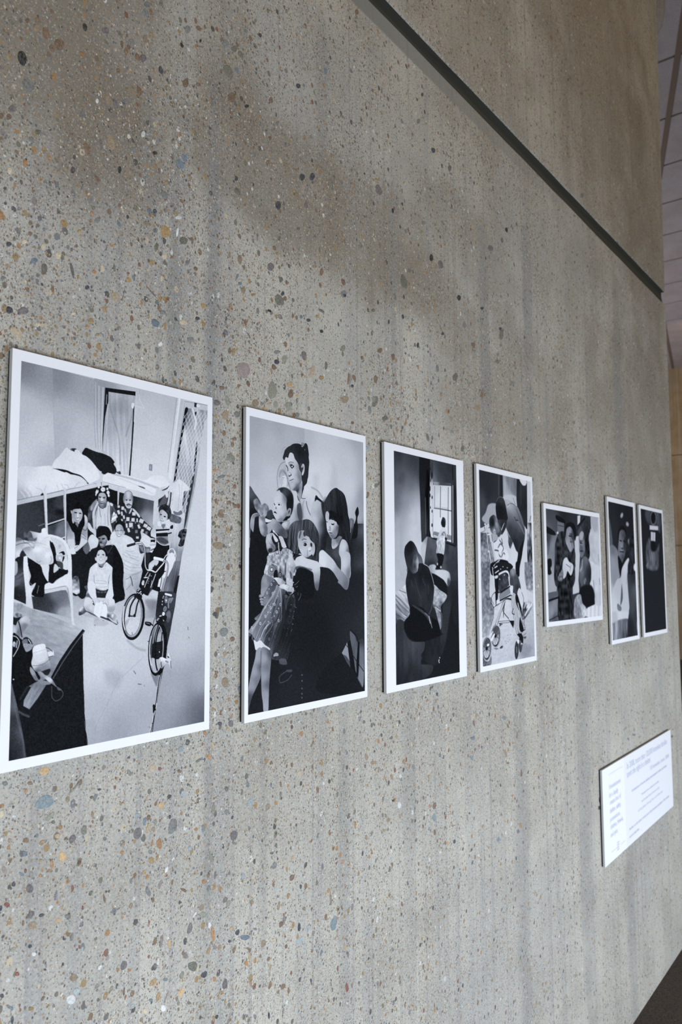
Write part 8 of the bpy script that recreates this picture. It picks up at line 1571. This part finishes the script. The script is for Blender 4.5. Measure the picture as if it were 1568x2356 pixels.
('L',190,[1091,2139,1093,2208],8.7,7.7,1,1,None),
('P',34,[994,2058,1098,2059,1171,2107,1151,2194,1036,2098],0.0,11.6,1,1,None),
('P',215,[975,2132,1049,2143,1031,2185,988,2170],0.0,8.6,1,1,None),
('P',225,[1142,2193,1137,2199,1127,2202,1114,2201,1103,2196,1100,2190,1104,2185,1115,2182,1128,2183,1138,2187],0.0,7.8,1,1,None),
('P',60,[1171,2107,1279,2108,1231,2136],0.0,15.7,1,0.8,None),
('L',80,[1172,2088,1266,2063],9.8,13.8,1,0.7,None),
('P',120,[1136,2193,1458,2255,1294,2369,992,2344,1086,2277],0.0,58.7,1,0.4,None),
('P',((72,2324,90),(160,2378,110)),[5,2260,60,2322,162,2332,223,2279,212,2382,6,2386],0.0,12.0,1,1,('n',17.6,17.6,24,4)),
('P',120,[713,2053,712,2057,706,2059,696,2060,686,2059,681,2056,682,2053,689,2051,699,2050,708,2051],0.0,9.3,1,0.7,None),
('P',120,[806,2053,805,2056,798,2059,788,2060,779,2059,774,2056,775,2053,781,2051,792,2050,801,2051],0.0,9.4,1,0.7,None),
('P',120,[653,2125,652,2128,646,2131,636,2132,626,2131,621,2128,622,2125,629,2123,639,2122,648,2123],0.0,9.2,1,0.7,None),
('P',120,[730,2137,729,2140,723,2142,713,2143,703,2142,698,2139,699,2136,706,2134,716,2133,725,2134],0.0,9.3,1,0.7,None),
('P',120,[673,2154,672,2157,665,2159,655,2160,646,2159,641,2157,642,2153,648,2151,658,2150,667,2151],0.0,9.2,1,0.7,None),
('P',120,[651,2303,650,2306,643,2309,633,2309,624,2308,619,2306,620,2303,626,2300,636,2300,645,2301],0.0,9.2,1,0.7,None),
('P',120,[592,2085,591,2088,585,2090,575,2091,566,2090,561,2088,562,2085,568,2082,578,2081,587,2082],0.0,9.1,1,0.7,None),
('P',120,[774,2115,773,2118,766,2121,756,2122,747,2121,742,2118,743,2115,749,2113,759,2112,769,2113],0.0,9.3,1,0.7,None),
('P',70,[551,2193,548,2200,530,2206,504,2209,479,2208,466,2204,469,2197,487,2191,513,2188,538,2189],0.0,9.0,1,1,None),
('L',150,[1407,1801,1474,1998,1527,2169],6.1,9.1,1,0.7,None),]
OPS['p5'] = [
('P',((144,85,70),(278,213,80),(653,52,45),(1233,87,55),(93,358,110)),[-23,-12,2269,-6,2250,259,19,443],0.0,14.3,0,1,None),
('P',((2035,116,190),(2103,419,200),(1926,1032,205),(1914,577,185),(2036,1336,205)),[1845,5,2269,2,2249,1648,1582,1625,1675,285,1853,201],0.0,15.5,0,1,('n',84.0,70.0,10,3)),
('P',150,[1866,19,2176,23,2116,234,1940,212],0.0,78.3,1,0.5,None),
('P',((89,426,60),(188,517,140),(60,899,150),(157,1033,165),(253,624,120)),[2,255,306,335,415,316,343,896,325,1184,4,1261],0.0,15.4,0,1,None),
('P',36,[2,255,307,321,321,375,7,349],0.0,13.1,1,1,None),
('P',34,[394,69,686,120,720,189,390,138],0.0,13.6,1,1,None),
('P',((568,225,110),),[425,163,683,177,674,318,415,316],0.0,15.9,0,1,None),
('L',60,[440,218,661,227],11.4,11.4,1,1,None),
('P',205,[454,331,447,342,431,350,410,351,394,345,389,334,396,322,413,314,433,313,449,320],0.0,13.5,1,1,None),
('P',34,[0,752,89,716,157,735,163,817,115,858,145,932,6,940],0.0,17.4,1,1,None),
('L',60,[19,443,83,521,23,657],21.6,19.4,1,0.6,None),
('P',205,[1258,28,1381,12,1353,124,1248,174],0.0,12.2,0,1,None),
('L',34,[1267,187,1565,53],29.6,14.8,0,1,None),
('P',((144,1236,75),(206,1373,130),(130,1479,140),(194,1576,80)),[0,1208,361,1184,364,1609,-1,1622],0.0,13.1,0,1,None),
('P',90,[-1,1221,361,1191,357,1253,2,1288],0.0,10.9,0,1,None),
('L',34,[-7,1321,362,1280],30.6,10.9,0,1,None),
('L',50,[4,1596,368,1541],17.5,13.1,1,1,None),
('P',((1159,599,195),(1086,1104,190)),[1095,370,1339,330,1321,594,1262,858,1210,1032,1238,1221,958,1247,972,1033,1105,816],0.0,16.9,0,1,None),
('P',((469,618,45),(600,893,50),(441,481,60),(573,1311,42),(486,1517,50),(904,890,45)),[488,326,675,303,781,411,1008,488,1117,629,1085,817,1071,1033,943,1175,949,1389,1013,1605,370,1616,379,1184,277,1101,232,965,284,692,315,485],0.0,13.8,1,1,('n',56.0,56.0,26,5)),
('P',((864,309,140),(797,467,165),(1015,388,70),(909,520,150),(785,355,130)),[756,215,949,190,1062,270,1093,399,1046,516,922,605,793,524,724,414],0.0,23.5,1,1,('n',35.0,49.0,12,2)),
('P',34,[696,260,797,170,991,145,1146,194,1176,337,1111,427,1059,314,948,219,791,255,726,386,690,359],0.0,18.8,1,1,None),
('L',40,[869,358,985,360],21.2,16.5,1,1,None),
('L',40,[894,329,1011,327],11.8,14.2,1,1,None),
('P',110,[957,376,1020,430,952,450,918,434],0.0,18.9,1,1,None),
('L',50,[913,449,972,447],14.2,14.2,1,1,None),
('L',150,[1009,474,1045,530],33.3,28.5,1,0.8,None),
('L',150,[816,467,888,535],37.4,37.4,1,0.7,None),
('P',((757,793,205),(908,819,200),(675,893,190)),[609,740,744,688,836,749,988,789,1003,861,899,962,769,892,688,977,574,1005,562,894],0.0,16.2,1,1,None),
('L',90,[719,794,869,834],11.6,13.9,1,1,None),
('L',90,[909,805,865,891],11.7,14.1,1,1,None),
('P',((483,978,110),(901,933,130)),[372,1006,564,866,594,977,516,1047],0.0,22.6,1,1,('n',28.0,28.0,40,2)),
('P',((1423,297,130),(1367,520,90),(1413,444,140),(1504,323,60),(1321,594,110)),[1300,303,1426,253,1548,291,1538,440,1528,588,1397,680,1298,624,1282,449],0.0,22.2,1,1,('n',35.0,42.0,14,5)),
('P',((1596,215,50),(1665,435,36),(1347,213,75)),[1262,261,1432,164,1604,95,1772,130,1808,234,1735,343,1755,492,1757,642,1645,719,1570,587,1561,409,1507,278,1384,269,1277,347],0.0,20.0,1,1,('n',49.0,49.0,14,3)),
('P',175,[1319,316,1425,267,1506,293,1468,369,1354,403,1304,368],0.0,29.6,1,0.8,None),
('P',150,[1291,434,1331,448,1308,536,1277,522],0.0,19.5,1,0.8,None),
('L',34,[1331,445,1421,453],22.1,19.7,1,1,None),
('L',34,[1325,419,1435,420],12.3,14.8,1,1,None),
('L',45,[1322,579,1445,576],19.7,19.7,1,1,None),
('L',180,[1421,326,1438,385],29.6,29.6,1,0.6,None),
('P',((1560,736,110),(1383,886,120),(1634,883,50),(1539,1032,55),(1332,1032,90),(1471,811,80),(1714,957,40)),[1352,740,1481,663,1627,675,1749,762,1805,881,1773,1032,1725,1107,1909,1259,1920,1410,1763,1481,1594,1447,1268,1381,1239,1207,1326,1120,1259,1032,1281,887],0.0,20.0,1,1,None),
('L',200,[1415,724,1387,827,1301,886],34.3,44.2,1,0.6,None),
('P',120,[1546,1049,1523,1078,1489,1095,1459,1093,1443,1074,1447,1044,1470,1016,1503,999,1534,1000,1550,1020],0.0,17.4,1,1,None),
('L',40,[1498,1017,1515,1076],14.9,17.4,1,1,None),
('P',34,[1283,1149,1788,1122,1928,1304,1897,1425,1720,1480,1268,1381],0.0,40.2,1,1,None),
('P',((1226,1395,150),(1178,1509,120),(1423,1502,190)),[1032,1319,1276,1251,1349,1383,1508,1475,1458,1606,1013,1605],0.0,24.3,1,1,('n',42.0,42.0,30,6)),
('P',((1760,1526,210),(2117,1460,205)),[1507,1489,1941,1426,2164,1431,2196,1616,1499,1607],0.0,17.9,1,1,('s',0.034,0.006,12)),
('P',((2025,879,205),(1959,1183,200),(2081,1337,190)),[1773,732,1988,773,2205,877,2235,1401,1941,1426,1913,1213,1790,1092,1805,881],0.0,31.0,1,1,('n',49.0,84.0,10,3)),
('L',60,[1881,1047,1928,1304],23.2,41.2,1,0.6,None),
('L',80,[2172,1016,2188,1108],26.4,26.4,1,0.7,None),
('L',90,[2156,617,2171,724],18.5,21.1,1,0.7,None),]
OPS['p6'] = [
('P',((579,191,44),(306,366,50),(1099,329,42),(1160,834,48)),[-22,-9,1443,-13,1388,830,-88,855],0.0,23.5,0,1,None),
('P',((140,1012,150),(157,1334,140),(157,851,110),(36,1541,180)),[-9,791,411,831,434,1108,521,1273,302,1401,74,1655,-56,1491],0.0,34.3,1,1,None),
('P',120,[-10,334,62,346,170,723,19,759],0.0,39.0,1,0.6,None),
('P',165,[791,199,758,227,711,243,670,243,650,226,658,198,691,171,737,154,779,154,799,171],0.0,41.3,1,1,None),
('P',160,[1109,332,1106,357,1074,375,1027,379,982,369,956,348,960,324,991,306,1038,301,1083,311],0.0,42.5,1,1,None),
('P',150,[1182,660,1185,694,1158,717,1114,720,1068,703,1039,671,1036,637,1062,614,1106,610,1152,628],0.0,49.1,1,1,None),
('P',((607,679,120),(811,757,60),(512,845,110),(700,545,85),(858,672,50),(658,958,80),(652,760,160),(545,779,130)),[549,485,765,427,914,537,941,704,854,873,706,1008,539,1091,425,944,471,748],0.0,35.5,1,1,('n',40,56,14,3)),
('L',34,[558,656,662,661],23.5,23.5,1,1,None),
('L',34,[752,655,858,672],23.9,23.9,1,1,None),
('P',60,[650,777,755,783,715,809,621,804],0.0,23.7,1,1,None),
('L',36,[553,853,764,854],20.7,23.6,1,1,None),
('P',34,[468,520,662,398,899,421,990,602,942,536,788,459,573,500,484,715],0.0,35.5,1,1,None),
('L',150,[710,709,676,776],29.6,35.5,1,0.7,None),
('P',34,[427,928,648,1058,610,1174,519,1297,453,1173],0.0,26.4,1,1,None),
('P',((805,1091,205),(726,1341,190),(343,1500,185),(854,1682,190),(157,1821,200),(462,1338,180)),[1009,955,1051,1090,924,1259,929,1480,992,1686,942,1907,712,2014,137,2016,-5,1943,-24,1652,197,1432,359,1337,545,1298,640,1141],0.0,26.7,1,1,None),
('P',60,[585,1423,612,1673,467,1801,510,1637],0.0,35.5,1,0.8,None),
('L',130,[932,1175,852,1427],24.3,36.5,1,0.6,None),
('P',90,[316,1762,516,1837,457,1901,306,1860],0.0,35.1,1,0.8,('n',32,32,24,3)),
('P',((395,1997,205),(660,1995,200),(184,2051,180)),[-2,1911,405,1898,940,1924,958,2028,707,2065,181,2084,28,2107],0.0,29.5,1,1,None),
('P',((222,2185,150),(362,2328,110),(641,2179,100),(571,2344,60)),[29,2091,926,2060,786,2360,49,2386],0.0,35.4,1,1,('r',36,240,34,4,0)),
('P',((1279,1349,50),(1171,1865,75),(1320,1523,90),(1024,2204,44),(1326,2048,60)),[924,1259,1478,1089,1439,2391,784,2377,871,2057,975,1857,926,1514],0.0,37.2,0,1,None),
('P',44,[1100,598,1412,588,1441,1176,1008,1243,968,1090,1094,937],0.0,49.6,1,1,('n',80,80,16,5)),
('P',215,[1498,1124,1476,1165,1427,1190,1370,1190,1326,1165,1313,1124,1334,1084,1383,1058,1440,1058,1485,1083],0.0,44.4,1,1,None),
('P',190,[1487,2198,1470,2260,1437,2296,1400,2294,1375,2254,1370,2191,1387,2130,1420,2093,1456,2095,1482,2135],0.0,51.6,1,0.6,None),
('L',80,[1220,799,1253,1038],74.8,93.5,1,0.5,None),]
OPS['p7'] = [
('P',((548,27,80),(799,66,40),(1196,44,90),(1334,17,60)),[364,-5,1472,0,1380,254,461,261],0.0,89.4,1,1,None),
('L',120,[1042,125,1017,184,957,234,875,263,788,267,713,245,664,202,650,145,675,87,733,38,814,8,901,3,977,24,1028,67,1042,125],24.0,30.8,1,1,None),
('P',36,[1003,118,967,183,884,227,787,231,713,196,690,134,726,70,807,26,904,21,979,55],0.0,34.2,1,1,None),
('P',205,[572,292,1208,280,1180,364,563,381],0.0,31.0,0,1,None),
('P',75,[1178,245,1346,256,1298,406,1179,374],0.0,63.7,1,1,None),
('P',200,[636,414,948,419,910,603,618,594],0.0,34.4,0,1,None),
('L',80,[797,416,765,608],20.7,27.5,1,1,None),
('L',44,[625,400,963,401],27.5,27.5,1,1,None),
('P',((343,800,90),(410,1069,95),(1119,876,85),(1033,1064,90),(713,938,100)),[326,657,559,542,598,794,994,767,1209,631,1113,932,1096,1119,888,1177,559,1178,309,1125,233,945],0.0,76.2,1,1,('n',48,104,26,3)),
('P',36,[647,621,909,613,892,787,664,774],0.0,41.5,1,1,None),
('P',130,[218,1089,350,1034,305,1161],0.0,33.8,1,0.7,None),
('P',46,[-12,1216,1541,1193,1510,2371,-11,2368],0.0,49.7,0,0.6,None),]
SHEETS = [
('p1', 'largest white-bordered black-and-white print nearest the viewer, family posing beside bunk beds and a bicycle', (0.47934, 0.80443, -0.22191, 0.27809), (0.49083, 0.79426, -0.20969, 0.26483), 1517.15, 2372.61, 200, 5, 583, 1031),
('p2', 'white-bordered print of a woman with a baby and two girls, second from the left', (0.87848, 1.21044, -0.22494, 0.27728), (0.8866, 1.20202, -0.21292, 0.26363), 1577.11, 2382.77, 40, 4, 543, 953),
('p3', 'dark print with a wide white side border, woman seated on a bed beside a window', (1.27589, 1.609, -0.22688, 0.27584), (1.31058, 1.57419, -0.21445, 0.26178), 1318.03, 2381.13, 38, 3.5, 366, 850),
('p4', 'print of a person bending over a child in a wheeled chair, fourth from the left', (1.67651, 2.00942, -0.2257, 0.27829), (1.68967, 1.99722, -0.21302, 0.26433), 1537.72, 2386.74, 200, 4, 366, 795),
('p5', 'smallest print, wide format, two women and a child indoors, fifth from the left', (2.08544, 2.55738, -0.1399, 0.21218), (2.10085, 2.54724, -0.12658, 0.1974), 2231.95, 1619.91, 60, 3, 343, 462),
('p6', 'dark print of a girl with hair clips, left of the close pair', (2.63949, 2.95457, -0.22823, 0.27677), (2.65028, 2.93262, -0.21435, 0.26051), 1411.68, 2374.34, 42, 2.5, 201, 678),
('p7', 'nearly black print with a small bright doorway, last before the end of the wall', (3.00987, 3.33867, -0.22713, 0.27547), (3.02871, 3.32333, -0.21192, 0.26189), 1473.09, 2369.02, 44, 2, 184, 592),
]
TEXT_PANEL = (2.49981, 3.32323, -0.91533, -0.61588)


for (key, label, brd, img, W, H, base, grain, nx, ny) in SHEETS:
    x0, x1, z0, z1 = brd
    root = bpy.data.objects.new('mounted_photograph', None); C.objects.link(root)
    root.location = ((x0+x1)/2, 0, z0+EYE)
    root['label'] = label; root['category'] = 'photograph'; root['group'] = 'black-and-white photographs hung in a row along the concrete wall'
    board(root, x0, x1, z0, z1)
    print_sheet(root, (x0+x1)/2, z0, img, W, H, OPS[key], base, grain, nx, ny, len(key)+nx)

# ------------------------------------------------------------------ text panel
x0, x1, z0, z1 = TEXT_PANEL
root = bpy.data.objects.new('text_panel', None); C.objects.link(root); root.location = ((x0+x1)/2, 0, z0+EYE)
root['label'] = 'wide white exhibition text panel low on the concrete wall, pale blue lettering'; root['category'] = 'sign'
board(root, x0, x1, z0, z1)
M_ink = plain('pale_blue_grey_ink', (.60, .63, .73), .5)
M_tint = plain('pale_tinted_field', tuple(c*.94 for c in WHITE), .6, .1)
M_ink2 = plain('darker_blue_grey_ink', (.50, .54, .67), .5)
M_rule = plain('pale_pink_grey_rule', (.62, .58, .66), .5)
hw = (x1-x0)/2; hh = z1-z0
def lettering(lines, mat):
    """one printed line each: (text, x, z, size, align, width) in metres from the panel's lower left corner"""
    for (s, x, z, size, al, ww) in lines:
        cu = bpy.data.curves.new('t', 'FONT'); cu.body = s; cu.size = size; cu.align_x = al; cu.resolution_u = 3; cu.offset = .0003
        ob = bpy.data.objects.new('t', cu); C.objects.link(ob); bpy.context.view_layer.update()
        me = ob.evaluated_get(bpy.context.evaluated_depsgraph_get()).to_mesh()
        wd = max(v.co.x for v in me.vertices)-min(v.co.x for v in me.vertices); kx = ww/wd if ww else 1
        V = [(x-hw+v.co.x*kx, -.0003, z+v.co.y) for v in me.vertices]; F = [list(p.vertices) for p in me.polygons]
        bpy.data.objects.remove(ob); bpy.data.curves.remove(cu)
        mesh_obj('lettering_line', V, F, mat, root)
lettering([('In 2008, more than 120,000 homeless families', 0.2506, 0.2543, 0.03, 'LEFT', 0.5118), ('spent the night in a shelter.', 0.2475, 0.2273, 0.03, 'LEFT', 0.2888), ('US homeless count, 2008', 0.523, 0.1983, 0.02, 'LEFT', 0.2598), ('Homelessness in America: families photographed in shelters and hotels', 0.2922, 0.1686, 0.014, 'LEFT', 0.4513), ('Families are the fastest growing part of the homeless population in this country', 0.2517, 0.0483, 0.014, 'LEFT', 0.5122), ('across the United States', 0.2522, 0.0237, 0.013, 'LEFT', 0.1111)], M_ink2)
lettering([('Photographs from an exhibition about families', 0.4053, 0.1331, 0.011, 'LEFT', 0.2239), ('and the places they call home, on view', 0.4024, 0.1089, 0.013, 'LEFT', 0.2324), ('in the gallery through the end of the year', 0.3593, 0.0857, 0.013, 'LEFT', 0.3188), ('Homelessness', 0.061, 0.2271, 0.022, 'LEFT', 0.1175), ('for a family', 0.06, 0.2007, 0.022, 'LEFT', 0.0911), ('means loss of', 0.0642, 0.1778, 0.022, 'LEFT', 0.1124), ('shelter, safety,', 0.0615, 0.1513, 0.022, 'LEFT', 0.112), ('possessions,', 0.0617, 0.1248, 0.022, 'LEFT', 0.1019), ('clothes, friends,', 0.0626, 0.1005, 0.022, 'LEFT', 0.13), ('and pets.', 0.0632, 0.0759, 0.022, 'LEFT', 0.0706), ('shelter', 0.1226, 0.0413, 0.006, 'LEFT', 0.0239), ('shelter', 0.1218, 0.0339, 0.006, 'LEFT', 0.0239), ('shelter', 0.121, 0.0265, 0.006, 'LEFT', 0.0239), ('shelter', 0.1202, 0.0191, 0.006, 'LEFT', 0.0239)], M_ink)
RULES = [(0.0605, 0.2045, 0.2736, 0.0012), (0.0641, 0.1176, 0.0294, 0.0012), (0.1589, 0.2086, 0.0286, 0.0012)]
TINT_X = 0.2248

def rule(parts):
    for (xa, xb, z, h) in parts:
        mesh_obj('printed_rule', [(xa-hw, -.0003, z-h/2), (xb-hw, -.0003, z-h/2), (xb-hw, -.0003, z+h/2), (xa-hw, -.0003, z+h/2)], [(0, 1, 2, 3)], M_rule, root)
rule(RULES)
mesh_obj('tinted_field', [(TINT_X-hw, -.00015, 0), (hw, -.00015, 0), (hw, -.00015, hh), (TINT_X-hw, -.00015, hh)], [(0, 1, 2, 3)], M_tint, root)

# ------------------------------------------------------------------ light
def area(name, loc, rot, sx, sy, power, col):
    l = bpy.data.lights.new(name, 'AREA'); l.shape = 'RECTANGLE'; l.size = sx; l.size_y = sy; l.energy = power; l.color = col
    o = bpy.data.objects.new(name, l); C.objects.link(o); o.location = loc; o.rotation_euler = rot; return o
R = math.radians
# unseen area light for window daylight, set low and close for the wall's falloff
area('unseen_area_light', (.2, -1.9, .58), (R(90), 0, 0), 8.4, 1.16, 156, (.73, .84, 1.0))
# unseen area added to light the far ceiling and end wall
area('unseen_area_light', (8.2, 4.4, 1.6), (R(-112), 0, 0), 5, 2.5, 200, (.93, .89, 1.0))
# unseen warm lamps; the long one is added to warm the upper wall
area('unseen_warm_lamp', (9.8, .9, 4.55), (0, R(-30), 0), .7, .7, 35, (1.0, .72, .36))
area('unseen_warm_lamp', (1.2, -1.7, 4.60), (R(18), 0, 0), 6, .3, 24, (1.0, .74, .42))
w = bpy.data.worlds.new('hall'); bpy.context.scene.world = w; w.use_nodes = True
bg = w.node_tree.nodes['Background']; bg.inputs[0].default_value = (1.0, .80, .50, 1); bg.inputs[1].default_value = .14


# ------------------------------------------------------------------ camera
cam = bpy.data.cameras.new('camera'); co = bpy.data.objects.new('camera', cam); C.objects.link(co)
cam.sensor_fit = 'VERTICAL'; cam.sensor_height = 36; cam.sensor_width = 24; cam.lens = 26.9354
cam.clip_start = .02; cam.clip_end = 60
Rv, Uv, Fv = (Vector(v) for v in ((0.6057323, -0.7956556, -0.0045287), (-0.0658784, -0.0558238, 0.9962649), (0.7929365, 0.6031715, 0.0862308)))
m = Matrix((Rv, Uv, -Fv)).transposed().to_4x4(); m.translation = Vector((0, -0.85956, EYE)); co.matrix_world = m
cam.dof.use_dof = True; cam.dof.focus_distance = 1.25; cam.dof.aperture_fstop = 8.0
bpy.context.scene.camera = co
vs = bpy.context.scene.view_settings
bpy.context.scene.display_settings.display_device = 'sRGB'
vs.view_transform = 'Standard'; vs.look = 'None'; vs.gamma = 1; vs.use_curve_mapping = False; vs.exposure = 0
